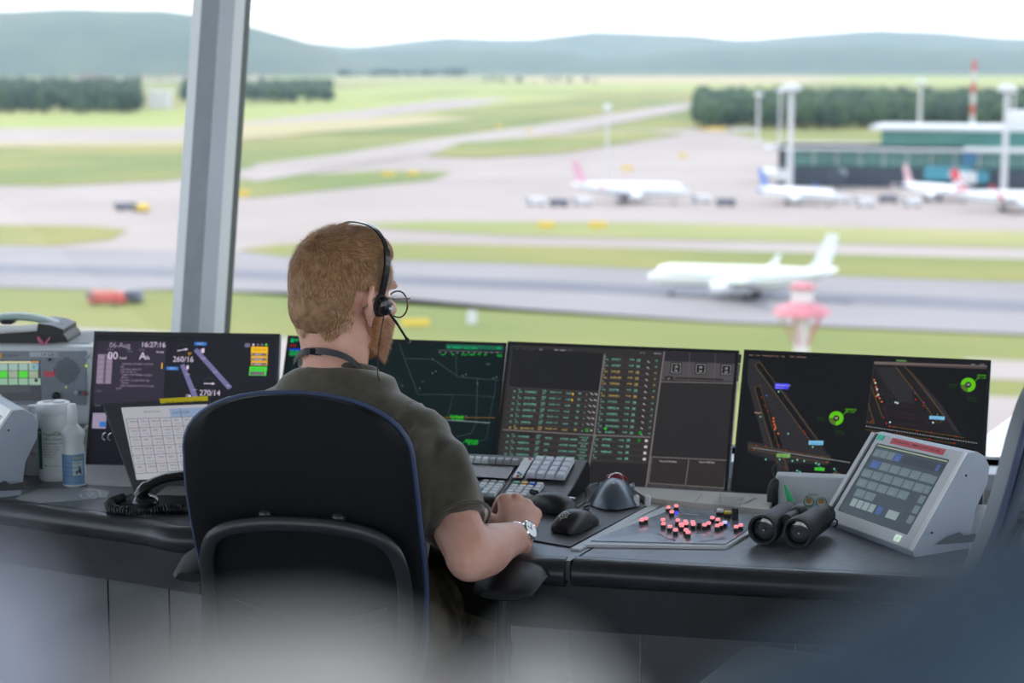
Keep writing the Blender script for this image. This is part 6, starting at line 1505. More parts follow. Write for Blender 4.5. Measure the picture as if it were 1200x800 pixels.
# ---- hair: a cap of real strands growing from the crown
def hl(p): return MH.inverted() @ p
CR = Vector((.0, -.052, .085))           # crown whorl
def skull(u):                            # point of the cranium in direction u (head space)
    c = Vector((0, -.008, .022)); r = Vector((.077, .098, .091)); k_ = 1 / math.sqrt((u.x / r.x) ** 2 + (u.y / r.y) ** 2 + (u.z / r.z) ** 2); return c + u * k_
def strands(name, n, gen, mats, width, parent, seed):
    rnd = random.Random(seed); V_ = []; F_ = []; Mi = []; inv = FR[parent.name].inverted() @ MH
    while len(Mi) < n * 2:
        g = gen(rnd)
        if g is None: continue
        root, dirn, nrm, ln, sag, wd = g; sd = dirn.cross(nrm)
        if sd.length < 1e-4: continue
        sd = sd.normalized() * width * wd; m1 = root + dirn * ln * .5 + nrm * sag; tip = root + dirn * ln + nrm * sag * .6
        o = len(V_); V_.extend(inv @ p for p in (root - sd, root + sd, m1 - sd * .8, m1 + sd * .8, tip)); F_.append((o, o + 1, o + 3, o + 2)); F_.append((o + 2, o + 3, o + 4)); k_ = rnd.choices((0, 1, 2), (5, 3, 2))[0]; Mi.extend((k_, k_))
    me = bpy.data.meshes.new(name); me.from_pydata([tuple(p) for p in V_], [], F_)
    for m in mats: me.materials.append(m)
    me.polygons.foreach_set('material_index', Mi); me.polygons.foreach_set('use_smooth', [True] * len(F_)); me.update(); return link(name, me, parent, kind='stuff')
def hairzone(p):
    """True where hair grows: above the forehead line, behind the ears, down to the nape"""
    if p.y > .045 and p.z < .060 + (p.y - .045) * 0.3: return p.z > .02 and p.y < .058 and abs(p.x) > .05
    if p.y > -.01 and p.z < .012 : return False
    lim = -.050 - max(0, (-p.y - .03)) * .30
    if abs(p.x) > .055 and p.y > -.045: lim = .020
    return p.z > lim
hair_cap = MB()
hair_cap.ball(h(0, -.010, .026), (.0815, .1015, .0955), HAIR[0], H3, 30, 20)
hair_cap.ball(h(.018, .044, .076), (.043, .036, .036), HAIR[0], H3, 18, 12); hair_cap.ball(h(-.015, .040, .092), (.055, .050, .030), HAIR[0], H3, 18, 12)
hair_cap.ball(h(0, -.058, -.020), (.062, .046, .055), HAIR[0], H3, 18, 12)
def cut_cap(co, no):
    Mi_ = np.array(MH.inverted()); loc = co @ Mi_[:3, :3].T + Mi_[:3, 3]; out = co.copy()
    for i in range(len(co)):
        p = Vector(loc[i])
        nz = noise.noise(Vector((p.x * 55, p.y * 55, p.z * 30))) * .0028 + noise.noise(p * 170) * .0014
        if not hairzone(p * 0.97): out[i] -= no[i] * .013
        else: out[i] += no[i] * nz
    return out
o_cap = solid('hair', hair_cap, .0035, 3, mat('hair_base', (.20, .10, .048), .7, color2=(.34, .19, .095), noise_scale=90), person, disp=cut_cap)
def surf(u):
    p = skull(u); k_ = 1.045
    c = Vector((0, -.008, .022)); q = c + (p - c) * k_
    # fuller top front quiff and full occiput
    q += Vector((0, 0, 1)) * (.006 * math.exp(-((q.y - .04) ** 2 + (q.z - .11) ** 2) / .0016))
    if q.z < -.01 and q.y < -.02: q = Vector((q.x * 1.0, q.y * (1 + .0), q.z)) 
    return q
def gen_hair(rnd):
    u = Vector((rnd.gauss(0, 1), rnd.gauss(0, 1), rnd.gauss(0, 1)))
    if u.length < .01: return None
    u.normalize()
    if u.z < -.65: return None
    p = surf(u)
    if not hairzone(p): 
        return None
    n_ = Vector((u.x / .077 ** 2, u.y / .098 ** 2, u.z / .091 ** 2)).normalized()
    flow = p - CR; 
    if p.z > .075: flow = Vector((flow.x * .6 + .25 * .05, flow.y + .02, 0))
    else: flow = Vector((flow.x * .15, flow.y * .15, -.06))
    flow = flow - n_ * flow.dot(n_)
    if flow.length < 1e-4: return None
    sw = noise.noise(p * 60) * .7 + noise.noise(p * 25 + Vector((9, 0, 0))) * .5
    flow = (Matrix.Rotation(sw, 3, n_) @ flow.normalized())
    top = min(1, max(0, (p.z - .0) / .09)); ln = .007 + .015 * top; lift = .22 + .25 * top * rnd.random()
    if p.z < -.02: ln = .006
    d = (flow + n_ * lift + Vector((rnd.gauss(0, .12), rnd.gauss(0, .12), rnd.gauss(0, .12)))).normalized()
    return p - n_ * .002, d, n_, ln * rnd.uniform(.7, 1.2), ln * .10, rnd.uniform(.7, 1.3)
strands('hair_strands', 26000, gen_hair, HAIR, .00042, person, 3)
# low short nape hair over the neck
def gen_nape(rnd):
    w = rnd.uniform(-1.25, 1.25); z_ = rnd.uniform(-.078, -.02)
    r = .056 + (z_ + .078) * .35; p = Vector((r * math.sin(w) * 1.08, -.018 - r * math.cos(w) * 1.06, z_)); n_ = Vector((math.sin(w), -math.cos(w), -.3)).normalized()
    if z_ < -.066 + .010 * math.sin(w * 7): return None
    d = (Vector((-.2 * w, 0, -1)) + n_ * .25 + Vector((rnd.gauss(0, .2), rnd.gauss(0, .2), rnd.gauss(0, .2)))).normalized()
    return p, d, n_, rnd.uniform(.004, .007), .0005, 1.0
strands('nape_hair', 3500, gen_nape, HAIR, .00036, person, 5)
def gen_beard(rnd):
    s_ = 1 if rnd.random() < .6 else -1
    z_ = rnd.uniform(-.122, .010); y_ = rnd.uniform(-.006, .100)
    if z_ > -.035 and y_ > .030 + (.0): return None
    lim = -.118 + (.085 - y_) * .55
    if z_ < lim: return None
    zz_ = (z_ + .030) / .082; k_ = max(.05, 1 - zz_ * zz_ * .55); y1 = .036 + .066 * math.sqrt(k_); 
    if y_ > y1: return None
    x_ = .0655 * math.sqrt(max(0.02, 1 - ((y_ - .03) / .072) ** 2 * .85)) * (1 - .30 * max(0, -z_ - .045) / .07)
    p = Vector((s_ * x_, y_, z_)); n_ = Vector((s_ * (1.0 - .6 * max(0, y_ - .03) / .07), (y_ - .02) * 10, -.3)).normalized()
    d = (Vector((0, .35, -1)) + n_ * .35 + Vector((rnd.gauss(0, .2), rnd.gauss(0, .2), rnd.gauss(0, .2)))).normalized()
    return p - n_ * .004, d, n_, rnd.uniform(.010, .017), .0015, 1.2
strands('beard', 12000, gen_beard, BEARD, .00048, person, 7)
bb = MB(); bb.ball(h(0, .044, -.082), (.052, .054, .038), BEARD[0], H3, 20, 12)
for s_ in (-1, 1): bb.tube([h(s_ * .0655, .012, .0), h(s_ * .066, .016, -.03), h(s_ * .056, .030, -.062), h(s_ * .042, .050, -.085)], [(.008, .008), (.011, .010), (.014, .018), (.018, .020)], BEARD[0], 10)
solid('beard_base', bb, .004, 4, mat('beard_base', (.26, .11, .05), .8, color2=(.42, .20, .09), noise_scale=160), person)
for s_ in (-1, 1):
    b = MB(); b.ball(h(s_ * .030, .074, .000), .0115, mat('eye_white', (.8, .78, .76), .2), n=16, k=10); o = b.build('eye', person); b = MB(); b.ball(h(s_ * .030, .0835, .000), (.0055, .0035, .0055), mat('iris_blue', (.05, .10, .16), .1), H3, 12, 8); b.build('iris', o)
    b = MB(); b.tube([h(s_ * .014, .096, .020), h(s_ * .030, .096, .0255), h(s_ * .046, .086, .021)], [.0025, .003, .002], BEARD[0], 8); b.build('eyebrow', person)
# ---- t-shirt
sh = MB(); torso(sh, SHIRT, .016, .60)
slv = EL - SR
hem = SR + slv * .66
def sleeve(mb, a_, c_, r0, r1):
    mb.tube(smoothpath([a_ - (c_ - a_).normalized() * .0, a_.lerp(c_, .35), a_.lerp(c_, .7), c_], 5), list(np.interp(np.linspace(0, 3, 16), range(4), (r0, r0 * 1.02, (r0 + r1) / 2 + .004, r1))), SHIRT, 28); mb.ball(a_, r0, SHIRT, n=20, k=12)
hemR = SR + slv * .76 + Vector((.004, .0, .0))
sleeve(sh, SR + shd * .006 + Z * .002, hemR, .058, .056)
sleeve(sh, SL - shd * .006 + Z * .002, SL + (EL2 - SL) * .72, .066, .068)
sh.tube([C7 + fw * .03 - Z * .024, SR + Z * .018 - shd * .01], [(.044, .026), (.056, .045)], SHIRT, 20); sh.tube([C7 + fw * .03 - Z * .022, SL + Z * .018 + shd * .01], [(.044, .026), (.056, .045)], SHIRT, 20)
sh.ball(C7 - fw * .022 - Z * .034, (.066, .030, .032), SHIRT, n=20, k=12)
ax_s = slv.normalized()
def folds(co, no):
    out = co.copy(); S_ = np.array(shd); Fw = np.array(fw); rel = co - np.array(mid); a = rel @ S_; f_ = rel @ Fw; z = rel[:, 2]
    def ridge(d, w): return np.exp(-(d / w) ** 2)
    amp = np.zeros(len(co))
    # pull folds running from the shoulders towards the spine and down the back
    for x0, sl_, w, am, z0 in ((-.11, .55, .007, .0045, .02), (-.075, .75, .008, .004, .01), (-.03, 1.6, .008, .0035, -.01), (.045, -1.4, .007, .004, .0), (.085, -.7, .009, .005, .0), (.12, -.5, .007, .0035, .01), (.02, 3, .008, .003, -.02), (.14, -.9, .009, .004, -.05), (-.14, .9, .009, .004, -.05)):
        d = (a - x0) - (z - z0) / (-sl_ * 2.2); amp += am * ridge(d, w) * ridge(np.maximum(0, z - .06), .05) * (f_ < .05)
    # sleeve folds: long soft creases along the upper arm
    rs = co - np.array(SR); t_ = rs @ np.array(ax_s); side_ = a - (np.array(SR) - np.array(mid)) @ S_
    m_ = (t_ > .02) & (a > .13)
    ang = np.arctan2(rs @ Fw - t_ * float(ax_s.dot(fw)), side_ - t_ * float(ax_s.dot(shd)))
    amp += m_ * (.004 * np.sin(ang * 4 + t_ * 22) * np.clip(t_ / .08, 0, 1) * np.clip((.17 - t_) / .05, 0, 1))
    nz = np.array([noise.noise(Vector(p * 9.0)) * .006 + noise.noise(Vector(p * 26.0)) * .0025 for p in co]); amp += nz + (z > -.30) * np.array([noise.noise(Vector((x_ * 34, y_ * 8, z_ * 7))) * .0095 for x_, y_, z_ in np.stack([a, f_, z], 1)])
    amp *= np.clip((.075 - z) / .04, .0, 1); amp = np.maximum(amp, -.007)
    seam = ridge(a - .158 - z * .05, .0022) * (z > -.08); amp -= seam * .0022
    return out + no * (amp * 1.35)[:, None]
o_sh = solid('tshirt', sh, .0055, 6, SHIRT, person, disp=folds)
o_sh['label'] = 'dark olive cotton t-shirt'
# ribbed neck band and sleeve hem
b = MB(); nb = []
for k in range(30):
    w = 2 * math.pi * k / 30; c_ = C7 + fw * .026 + Z * (.002)
    nb.append(c_ + shd * (.0690 * math.cos(w)) + fw * (.0630 * math.sin(w)) + Z * (-.018 * math.sin(w) - .005 * math.cos(w) - .012))
b.tube(nb, [(.0042, .0085)] * 30, SHIRT, 8, closed=True, up=Z); b.build('neck_band', o_sh)
b = MB(); hx = ax_s.cross(Z).normalized(); hy = ax_s.cross(hx)
b.tube([hemR - ax_s * .004 + hx * (.0575 * math.cos(w)) + hy * (.0575 * math.sin(w)) for w in [2 * math.pi * k / 32 for k in range(32)]], .0028, SHIRT, 8, closed=True); b.build('sleeve_hem', o_sh)
# ---- camouflage trousers, belt, shoes
CAMO = mat('camouflage_cloth', (.035, .032, .018), .85, color2=(.10, .075, .045), noise_scale=16, detail=2, lo=.46, hi=.54, bump=.3, bump_scale=300)
tr = MB(); 
for a_, k_, c_ in ((HR, KR, AR), (HL_, KL_, AL)):
    limb(tr, [a_, a_.lerp(k_, .5), k_], [.104, .090, .072], CAMO); limb(tr, [k_, k_.lerp(c_, .5), c_ - Z * .02], [.070, .068, .058], CAMO)
tr.rings([ring(Vector((mid.x, mid.y + .02, z_)), a_, b_) for z_, a_, b_ in ((.50, .15, .12), (.55, .182, .145), (.62, .185, .140), (.665, .172, .133))], CAMO)
def cfold(co, no): return co + no * np.array([noise.noise(Vector(p * 14.0)) * .010 + noise.noise(Vector(p * 35.0)) * .004 for p in co])[:, None]
solid('trousers', tr, .008, 4, CAMO, person, disp=cfold)['label'] = 'camouflage pattern trousers'
for c_, s_ in ((AR, 1), (AL, -1)):
    b = MB(); b.rings([[Vector((c_.x, c_.y - .05 + dy, 0)) + Vector((w * math.cos(q), 0, max(.0, hh * .5 + hh * .5 * math.sin(q)))) for q in [2 * math.pi * k / 14 for k in range(14)]] for dy, w, hh in ((-.02, .03, .07), (.0, .038, .11), (.06, .040, .12), (.10, .042, .085), (.17, .045, .06), (.215, .036, .045), (.235, .015, .03))], M_BLACK); b.build('shoe', person)
# ---- glasses
t = thing('glasses', 'thin round-rimmed tortoiseshell glasses worn by the seated man', 'glasses', MH @ Matrix.Translation((0, .095, 0)))
TORT = mat('tortoiseshell', (.06, .028, .012), .2, color2=(.22, .10, .04), noise_scale=200)
for s_ in (-1, 1):
    c_ = (s_ * .034, .108, -.014); rim = [h(c_[0] + .028 * math.cos(w), c_[1] - .006 * abs(math.cos(w)) * (1 if math.cos(w) * s_ > 0 else 0), c_[2] + .0235 * math.sin(w)) for w in [2 * math.pi * k / 28 for k in range(28)]]
    b = MB(); b.tube(rim, .0015, TORT, 8, closed=True); o = b.build('rim', t)
    b = MB(); b.add([h(c_[0], c_[1], c_[2])] + rim, [(0, i + 1, (i + 1) % 28 + 1) for i in range(28)], glassy('spectacle_lens', (.97, .98, .975), ior=1.12)); b.build('lens', o)
    b = MB(); b.tube(smoothpath([h(s_ * .0585, .105, -.001), h(s_ * .070, .096, .001), h(s_ * .0775, .05, .001), h(s_ * .086, .0, .006), h(s_ * .092, -.022, -.002), h(s_ * .091, -.040, -.014)], 5), [(.0010, .0014)] * 21 + [(.0018, .0026)] * 5, TORT, 8); b.build('temple', t)
b = MB(); b.tube([h(-.010, .108, -.008), h(0, .111, -.004), h(.010, .108, -.008)], .0011, TORT, 8); b.build('bridge', t)
# ---- headset
t = thing('headset', 'black single-sided headset with thin microphone boom worn over the ginger hair', 'headset', MH @ Matrix.Translation((.08, 0, 0)))
arc = [(.0865, .006, .005), (.0895, .010, .040), (.087, .014, .070), (.076, .018, .094), (.058, .020, .113), (.034, .021, .124), (.008, .020, .128), (-.020, .018, .126), (-.045, .014, .113), (-.062, .010, .098)]
b = MB(); b.tube(smoothpath([h(*p) for p in arc], 5), [(.0062, .0026)] * 16 + [(.0048, .0016)] * 30, M_BLACKG, 8, up=H3 @ Vector((0, 1, 0))); 
b = MB(); hp_ = smoothpath([h(*p) for p in arc], 5)
rr = []
for i, p in enumerate(hp_):
    a_ = hl(p); nrm = H3 @ Vector((a_.x, 0, a_.z - .02)).normalized(); wv = H3 @ Vector((0, 1, 0)); w_ = .0062 if i < 14 else .0042; th = .0022 if i < 14 else .0014
    rr.append([p + wv * w_ + nrm * th, p - wv * w_ + nrm * th, p - wv * w_ - nrm * th, p + wv * w_ - nrm * th])
b.rings(rr, M_BLACKG); b.build('headband', t)
Me = Matrix.Translation(h(.080, .006, -.010)) @ H3.to_4x4() @ Matrix.Rotation(math.pi / 2, 4, 'Y')
b = MB(); b.lathe([(.018, 0), (.0195, .003), (.0195, .010), (.017, .012)], mat('ear_cushion', (.015, .015, .017), .75), Me, 24); b.build('ear_cushion', t)
b = MB(); b.lathe([(.0165, .010), (.017, .014), (.0155, .021), (.010, .024), (.004, .0245)], M_BLACKG, Me, 24); b.build('earcup', t)
b = MB(); b.lathe([(.006, .022), (.006, .028), (.0045, .030)], M_SILVER, Matrix.Translation(H3 @ Vector((0, .006, -.003))) @ Me, 14); b.build('boom_pivot', t)
bs_, be_ = h(.107, .014, -.004), h(.118, .098, -.066)
bs_ = aty(454, 364, h(.1, .01, 0).y); be_ = aty(479, 400, h(.11, .09, -.05).y)
b = MB(); b.tube(smoothpath([bs_, bs_.lerp(be_, .4) + Z * .002, bs_.lerp(be_, .8), be_], 5), [.0026] * 6 + [.0022] * 6 + [.0034] * 4, M_BLACK, 10); b.build('microphone_boom', t)
b = MB(); b.ball(be_, (.0042, .0042, .0042), mat('grey_foam', (.10, .08, .08), .8), n=10, k=8); b.build('microphone_tip', t)
cpt = [aty(450, 368, h(.09, 0, 0).y), aty(446, 392, h(.09, 0, 0).y), aty(443.5, 408, 3.33), aty(442.5, 424, 3.32), aty(443, 440, 3.31), aty(446, 446, 3.32)]
b = MB(); b.tube(smoothpath(cpt, 5), .0012, M_BLACK, 6); b.build('headset_cable', t)
# ---- lanyard round the neck
t = thing('neck_lanyard', 'black neck strap with plastic buckle around the seated man\'s neck', 'lanyard', Matrix.Translation(C7))
def npx(x, y): return aty(x, y, 3.36)
ln_ = []
for (x, y, d) in ((344, 424, 3.385), (350, 416, 3.345), (358, 411.5, 3.318), (372, 411, 3.298), (386, 412.5, 3.292), (400, 416, 3.292), (412, 422, 3.300), (421, 430, 3.325), (424, 434, 3.345)): ln_.append(aty(x, y, d))
P_ = smoothpath(ln_, 4); b = MB(); b.rings([[p + Z * .0055 + fw * -.0008, p - Z * .0055 + fw * -.0016, p - Z * .0055 + fw * .0015, p + Z * .0055 + fw * .0015] for p in P_], M_BLACK); b.build('strap', t, smooth=False)
b = MB()
for (x, w_, hh) in ((359.5, .009, .0125), (369, .016, .0115), (376, .004, .0135)): b.box(aty(x, 412, 3.302), (w_, .006, hh), M_BLACKG if x != 359.5 else M_DKGREY, Matrix.Rotation(.12, 3, 'Y'), bev=.0012)
b.build('buckle', t)
# ---- wristwatch
wc = WR + fa.normalized() * -.006; fd = (HF * .5 + fa.normalized() * .5).normalized()
t = thing('wristwatch', 'steel wristwatch with white dial on the seated man\'s right wrist', 'watch', Matrix.Translation(wc))
a1 = HS - fd * HS.dot(fd); a1.normalize(); a2 = fd.cross(a1); a2 = -a2 if a2.z < 0 else a2
lw = []
for k in range(26):
    w = 2 * math.pi * k / 26; p = wc + a1 * (.0305 * math.cos(w)) + a2 * (.0255 * math.sin(w)); out_ = (a1 * math.cos(w) + a2 * math.sin(w)); R3 = Matrix((tuple(fd), tuple(out_.cross(fd)), tuple(out_))).transposed()
    c_ = MB(); c_.box(p, (.016, .0066, .0026), M_CHROME if k % 2 else M_SILVER, R3, bev=.0006); c_.build('bracelet_link', t)
tc_ = (CAMP - wc).normalized(); out_ = (a2 * .72 + a1 * .52 - fd * .15).normalized(); ctr = wc + (a1 * .52 * .0305 + a2 * .80 * .0265); q3 = out_.to_track_quat('Z', 'Y').to_matrix().to_4x4(); Mw = Matrix.Translation(ctr) @ q3
b = MB(); b.lathe([(.0150, -.002), (.0172, 0), (.0175, .005), (.0158, .0075), (.0150, .0065)], M_CHROME, Mw, 32); b.build('watch_case', t)
b = MB(); b.lathe([(.0001, .0068), (.0148, .0068)], mat('dial_white', (.42, .45, .48), .15, coat=1), Mw, 28, ends=False); b.build('dial', t)
b = MB(); b.box(Mw @ Vector((.003, .004, .0072)), (.0012, .010, .0004), M_BLACK, (Mw.to_3x3() @ Matrix.Rotation(-.6, 3, 'Z'))); b.box(Mw @ Vector((-.003, .003, .0072)), (.0010, .012, .0004), M_BLACK, (Mw.to_3x3() @ Matrix.Rotation(.7, 3, 'Z'))); b.build('hands', t)

# ================================================================ office chairs
CHP = mat('chair_shell', (.004, .0045, .006), .5, spec=.3, bump=.15, bump_scale=500); CHF = mat('chair_fabric', (.005, .007, .013), .9, spec=.2, bump=.4, bump_scale=900); CHM = mat('chair_frame', (.016, .017, .020), .35)
PIP = mat('navy_piping', (.035, .055, .12), .5)
def office_chair(M, lab, recline=11 * D2R, zs=.50, shell=CHP, fabric=CHF, arms=True):
    """local x right, y forward (way the sitter faces), z up; seat centre over the origin"""
    t = thing('office_chair', lab, 'chair', M, 'swivel chairs at the control desk')
    def q(x, y, z): return M @ Vector((x, y, z))
    yb_ = -.235
    def bk(x, s_, d=0.0):      # point on the back: x across, s_ metres up from the seat, d out to the rear
        c_ = .030 * math.exp(-((s_ - .20) / .12) ** 2) ; curve = -.16 * x * x * 3.2
        return q(x, yb_ - s_ * math.sin(recline) + c_ - d - curve * -.55 + .02, zs + s_ * math.cos(recline))
    def outline(k_=1.0, s0=.03):
        # half widths up the back
        S_ = [(s0, .172), (.12, .187), (.26, .193), (.38, .193), (.46, .190), (.515, .150), (.540, .110), (.551, .06), (.554, 0)]
        return [(w * k_, s_) for s_, w in S_]
    Lh = outline(); pts = [(w, s_) for w, s_ in Lh] + [(-w, s_) for w, s_ in reversed(Lh[:-1])]
    # backrest: dense grid clipped to the outline so the shell is curved
    def panel(name, k_, d0, d1, m, s_lo=.03):
        nu, nv = 24, 26; b = MB(); sv = [s_lo + (.554 - s_lo) * (1 - (1 - j / nv) ** 1.6) for j in range(nv + 1)]
        ss = [p[0] for p in [(s_, w) for w, s_ in Lh]]; ww = [w for w, s_ in Lh]
        fr_, bk_ = [], []
        for s_ in sv:
            w = float(np.interp(s_, ss, ww)) * k_
            if s_ > .44: w = .190 * k_ * max(0.0, 1 - ((s_ - .44) / .1142) ** 2.6) ** (1 / 2.2)
            w = min(w, .200 * k_)
            fr_.append([bk(w * (2 * i / nu - 1), s_, d0) for i in range(nu + 1)]); bk_.append([bk(w * (2 * i / nu - 1), s_, d1 - (.006 if i in (0, nu) else 0)) for i in range(nu + 1)])
        n = nu + 1; vs = [p for r in fr_ for p in r] + [p for r in bk_ for p in r]; o = n * (nv + 1); fs = []
        for j in range(nv):
            for i in range(nu): a_ = j * n + i; fs += [(a_, a_ + 1, a_ + n + 1, a_ + n), (o + a_ + 1, o + a_, o + a_ + n, o + a_ + n + 1)]
            a_ = j * n; fs.append((a_, a_ + n, o + a_ + n, o + a_)); a_ = j * n + nu; fs.append((a_ + n, a_, o + a_, o + a_ + n))
        for i in range(nu): fs.append((i + 1, i, o + i, o + i + 1)); a_ = nv * n + i; fs.append((a_, a_ + 1, o + a_ + 1, o + a_))
        b.add(vs, fs, m); return b.build(name, t), fr_, bk_
    o, fr_, bk_ = panel('backrest', 1.0, -.030, .0, fabric)
    panel('back_shell', .985, .001, .012, shell, .04)
    edge = [r[-1] for r in bk_] ; edgeL = [r[0] for r in bk_]
    loop = edge + list(reversed(edgeL)); b = MB(); b.tube(loop, .0052, PIP, 8); b.build('edge_piping', o)
    # outer lumbar frame loop with flexing ribs
    def fp_(x, s_, d): return bk(x, s_, d)
    lp = [(.150, -.10, .04), (.158, .0, .045), (.164, .10, .045), (.168, .20, .040), (.165, .262, .036), (.150, .302, .033), (.118, .322, .031), (.06, .332, .030), (0, .334, .030), (-.06, .332, .030), (-.118, .322, .031), (-.150, .302, .033), (-.165, .262, .036), (-.168, .20, .040), (-.164, .10, .045), (-.158, .0, .045), (-.150, -.10, .04)]
    b = MB(); b.tube(smoothpath([fp_(*p) for p in lp], 5), [(.0125, .008)] * 81, CHM, 12, up=M.to_3x3() @ Vector((0, -1, 0))); b.build('lumbar_frame', t)
    b = MB(); R_ = []
    for j in range(12):
        s_ = -.06 + .385 * j / 11; w = .155 if s_ < .25 else .155 - (s_ - .25) ** 2 * 6
        R_.append([fp_(w * (2 * i / 16 - 1), s_, .020) for i in range(17)])
    n = 17; b.add([p for r in R_ for p in r] + [p + M.to_3x3() @ Vector((0, .008, 0)) for r in R_ for p in r], [(j * n + i, j * n + i + 1, (j + 1) * n + i + 1, (j + 1) * n + i) for j in range(11) for i in range(16)] + [(12 * n + j * n + i, 12 * n + (j + 1) * n + i, 12 * n + (j + 1) * n + i + 1, 12 * n + j * n + i + 1) for j in range(11) for i in range(16)], shell); b.build('lower_back_panel', t)
    for j in range(8):
        s_ = .185 - j * .0225; b = MB(); pr = [fp_(.132 * (2 * i / 16 - 1), s_ - .030 * (1 - ((2 * i / 16 - 1)) ** 2), .026) for i in range(17)]; b.tube(pr, [(.0042 if j == 0 else .0028, .0028)] * 17, CHM, 6); b.build('flex_rib', t)
    for x_ in (-.062, .062):
        b = MB(); b.ball(fp_(x_, .345, .012), (.012, .010, .009), CHM, n=12, k=8); b.build('pivot_cap', t)
    b = MB(); b.tube([fp_(-.154, .02, .04), fp_(-.166, .0, .045), fp_(-.172, .01, .040)], .004, M_SILVER, 8); b.build('release_lever', t)
    # seat, arms, mechanism, star base
    b = MB(); b.box(q(0, .02, zs - .035), (.46, .46, .075), fabric, M.to_3x3(), bev=.03); b.build('seat', t)
    b = MB(); b.box(q(0, .0, zs - .09), (.30, .30, .04), shell, M.to_3x3(), bev=.01); b.build('seat_pan', t)
    for s_ in (-1, 1) if arms else ():
        b = MB(); b.tube([q(s_ * .10, -.02, zs - .09), q(s_ * .24, -.02, zs - .08), q(s_ * .268, -.02, zs - .03), q(s_ * .270, -.0, zs + .15)], [(.022, .012)] * 4, CHM, 12); b.build('arm_post', t)
        b = MB()
        Rr = []
        for yy, w, th in ((-.115, .026, .006), (-.10, .038, .012), (-.04, .045, .014), (.05, .047, .014), (.10, .044, .013), (.125, .030, .006)):
            Rr.append([q(s_ * .272 + (.014 if s_ > 0 else 0) + w * (1.35 if s_ > 0 else 1.0) * math.cos(2 * math.pi * k / 18), yy + .02, zs + .175 + th * math.sin(2 * math.pi * k / 18) + (.010 if abs(math.cos(2 * math.pi * k / 18)) < .8 and math.sin(2 * math.pi * k / 18) > 0 else .006) - (.012 if yy < -.08 else 0)) for k in range(18)])
        b.rings(Rr, shell); b.build('armrest', t)
    b = MB(); b.tube([q(0, 0, .10), q(0, 0, zs - .10)], [.026, .026], M_SILVER, 16); b.build('gas_lift', t)
    b = MB(); b.tube([q(0, -.10, zs - .10), q(0, -.27, zs - .06), fp_(0, .05, .02)], [(.05, .015), (.05, .015), (.04, .01)], CHM, 10); b.build('back_support', t)
    for k in range(5):
        w = 2 * math.pi * k / 5 + .3; dx, dy_ = math.cos(w), math.sin(w); b = MB(); b.tube([q(dx * .03, dy_ * .03, .115), q(dx * .18, dy_ * .18, .095), q(dx * .31, dy_ * .31, .075)], [(.030, .018), (.024, .014), (.017, .012)], CHM, 10); lg = b.build('base_leg', t)
        for sx in (-.014, .014):
            b = MB(); b.lathe([(.026, -.009), (.029, -.005), (.029, .005), (.026, .009)], M_BLACK, Matrix.Translation(q(dx * .31 - dy_ * sx, dy_ * .31 + dx * sx, .03)) @ Matrix.Rotation(w, 4, 'Z') @ M.to_3x3().to_4x4() @ Matrix.Rotation(math.pi / 2, 4, 'X'), 16); b.build('caster_wheel', lg)
    return t
chA = aty(368, 700, 3.33)
office_chair(at(-.279, 3.33, 0, 12 * D2R), 'black office chair in use, its curved shell back and ribbed lumbar frame towards the room', zs=.54)
# ================================================================ second chair and near foreground
office_chair(at(.52, 2.98, 0, -64 * D2R), 'empty dark navy office chair standing at the right edge of the picture', zs=.60, fabric=mat('chair_grey_front', (.26, .29, .32), .6), shell=mat('chair_navy', (.03, .045, .085), .6), arms=False)
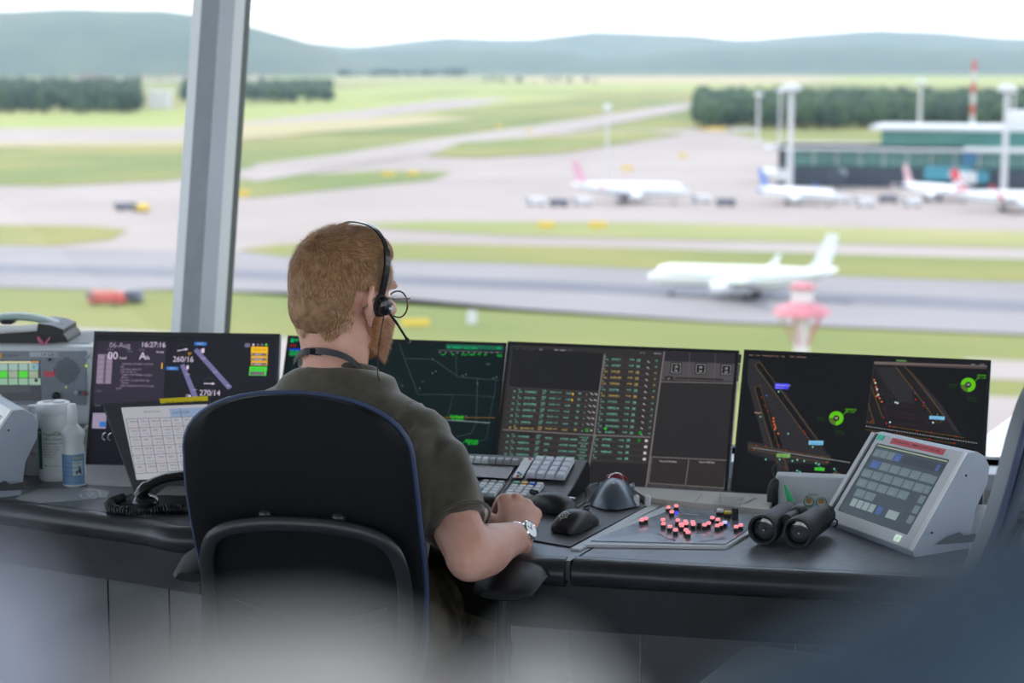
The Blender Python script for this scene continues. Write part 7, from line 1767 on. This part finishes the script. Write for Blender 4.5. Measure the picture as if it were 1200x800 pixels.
# added tall cabinet below the view, carrying invented heaps for unidentified out-of-focus shapes
CT = 1.40
t = thing('added_cabinet', 'tall grey cabinet added out of view below the camera under the invented heaps', 'cabinet', at(0, .33, 0))
b = MB(); b.box((0, .33, (CT - .02) / 2 + .01), (.90, .40, CT - .04), M_PANEL, bev=.003); b.build('added_carcass', t, smooth=False)
b = MB(); b.box((0, .33, CT - .0125), (.92, .42, .025), M_DKGREY, bev=.003); b.build('top', t, smooth=False)
for s_ in (-1, 1):
    b = MB(); b.box((s_ * .223, .125, .70), (.44, .016, 1.26), M_PANEL, bev=.002); d_ = b.build('added_door', t, smooth=False)
    b = MB(); b.tube([(s_ * .03, .11, .75), (s_ * .03, .095, .76), (s_ * .03, .095, .90), (s_ * .03, .11, .91)], .005, M_SILVER, 8); b.build('added_handle', d_)
def heap(name, lab, cat, prof, depth, thick, m, seed):
    """invented soft heap lying on the cabinet; prof: (photo x, photo y) of its crest"""
    P = [aty(x, y, depth) for x, y in prof]; xs = [p.x for p in P]; zs_ = [p.z for p in P]; b = MB(); nx, nk = 40, 20; R_ = []
    for i in range(nx + 1):
        X = xs[0] + (xs[-1] - xs[0]) * i / nx; top = float(np.interp(X, xs, zs_)); e_ = math.sin(math.pi * (i + .02) / (nx + .04)) ** .35; row = []
        for k in range(nk):
            w = 2 * math.pi * k / nk; n_ = noise.noise(Vector((X * 16, math.cos(w), seed))) * .006; H_ = (top - CT) / 2
            row.append(Vector((X, depth + (thick / 2 * e_ + n_) * math.copysign(abs(math.cos(w)) ** .8, math.cos(w)), CT + max(.002, H_ + H_ * math.copysign(abs(math.sin(w)) ** .8, math.sin(w)) + (n_ if w < 3.1 else 0)))))
        R_.append(row)
    b.rings(R_, m); o = b.build(name); o['label'] = lab; o['category'] = cat; return o
heap('beige_heap', 'pale beige folded fleece blurred in the foreground below the operator\'s chair', 'heap', [(-30, 850), (60, 805), (150, 760), (260, 738), (380, 735), (470, 755), (530, 800), (570, 850)], .27, .07, mat('heap_beige', (.80, .75, .72), .9, noise_amt=.05, bump=.4, bump_scale=300), 2)  # invented soft heap for an unidentified out-of-focus shape, not a known fleece
heap('grey_heap', 'pale grey invented soft heap blurred at the bottom right of the beige heap', 'added grey heap', [(545, 850), (575, 790), (620, 762), (670, 775), (710, 820), (730, 850)], .25, .05, mat('heap_grey', (.74, .74, .75), .9, bump=.4, bump_scale=300), 5)
heap('navy_heap', 'navy blue invented soft heap blurred in the bottom right corner of the picture', 'added navy heap', [(800, 830), (880, 770), (980, 730), (1060, 690), (1130, 640), (1200, 600), (1300, 590), (1380, 700)], .31, .09, mat('heap_navy', (.075, .12, .18), .85, noise_amt=.15, bump=.4, bump_scale=200), 8)
heap('lavender_heap', 'lavender grey invented soft heap blurred in the bottom left corner of the picture', 'added lavender heap', [(-200, 640), (-60, 620), (20, 660), (60, 720), (70, 800), (75, 840)], .24, .06, mat('heap_lavender', (.34, .36, .46), .6), 4)
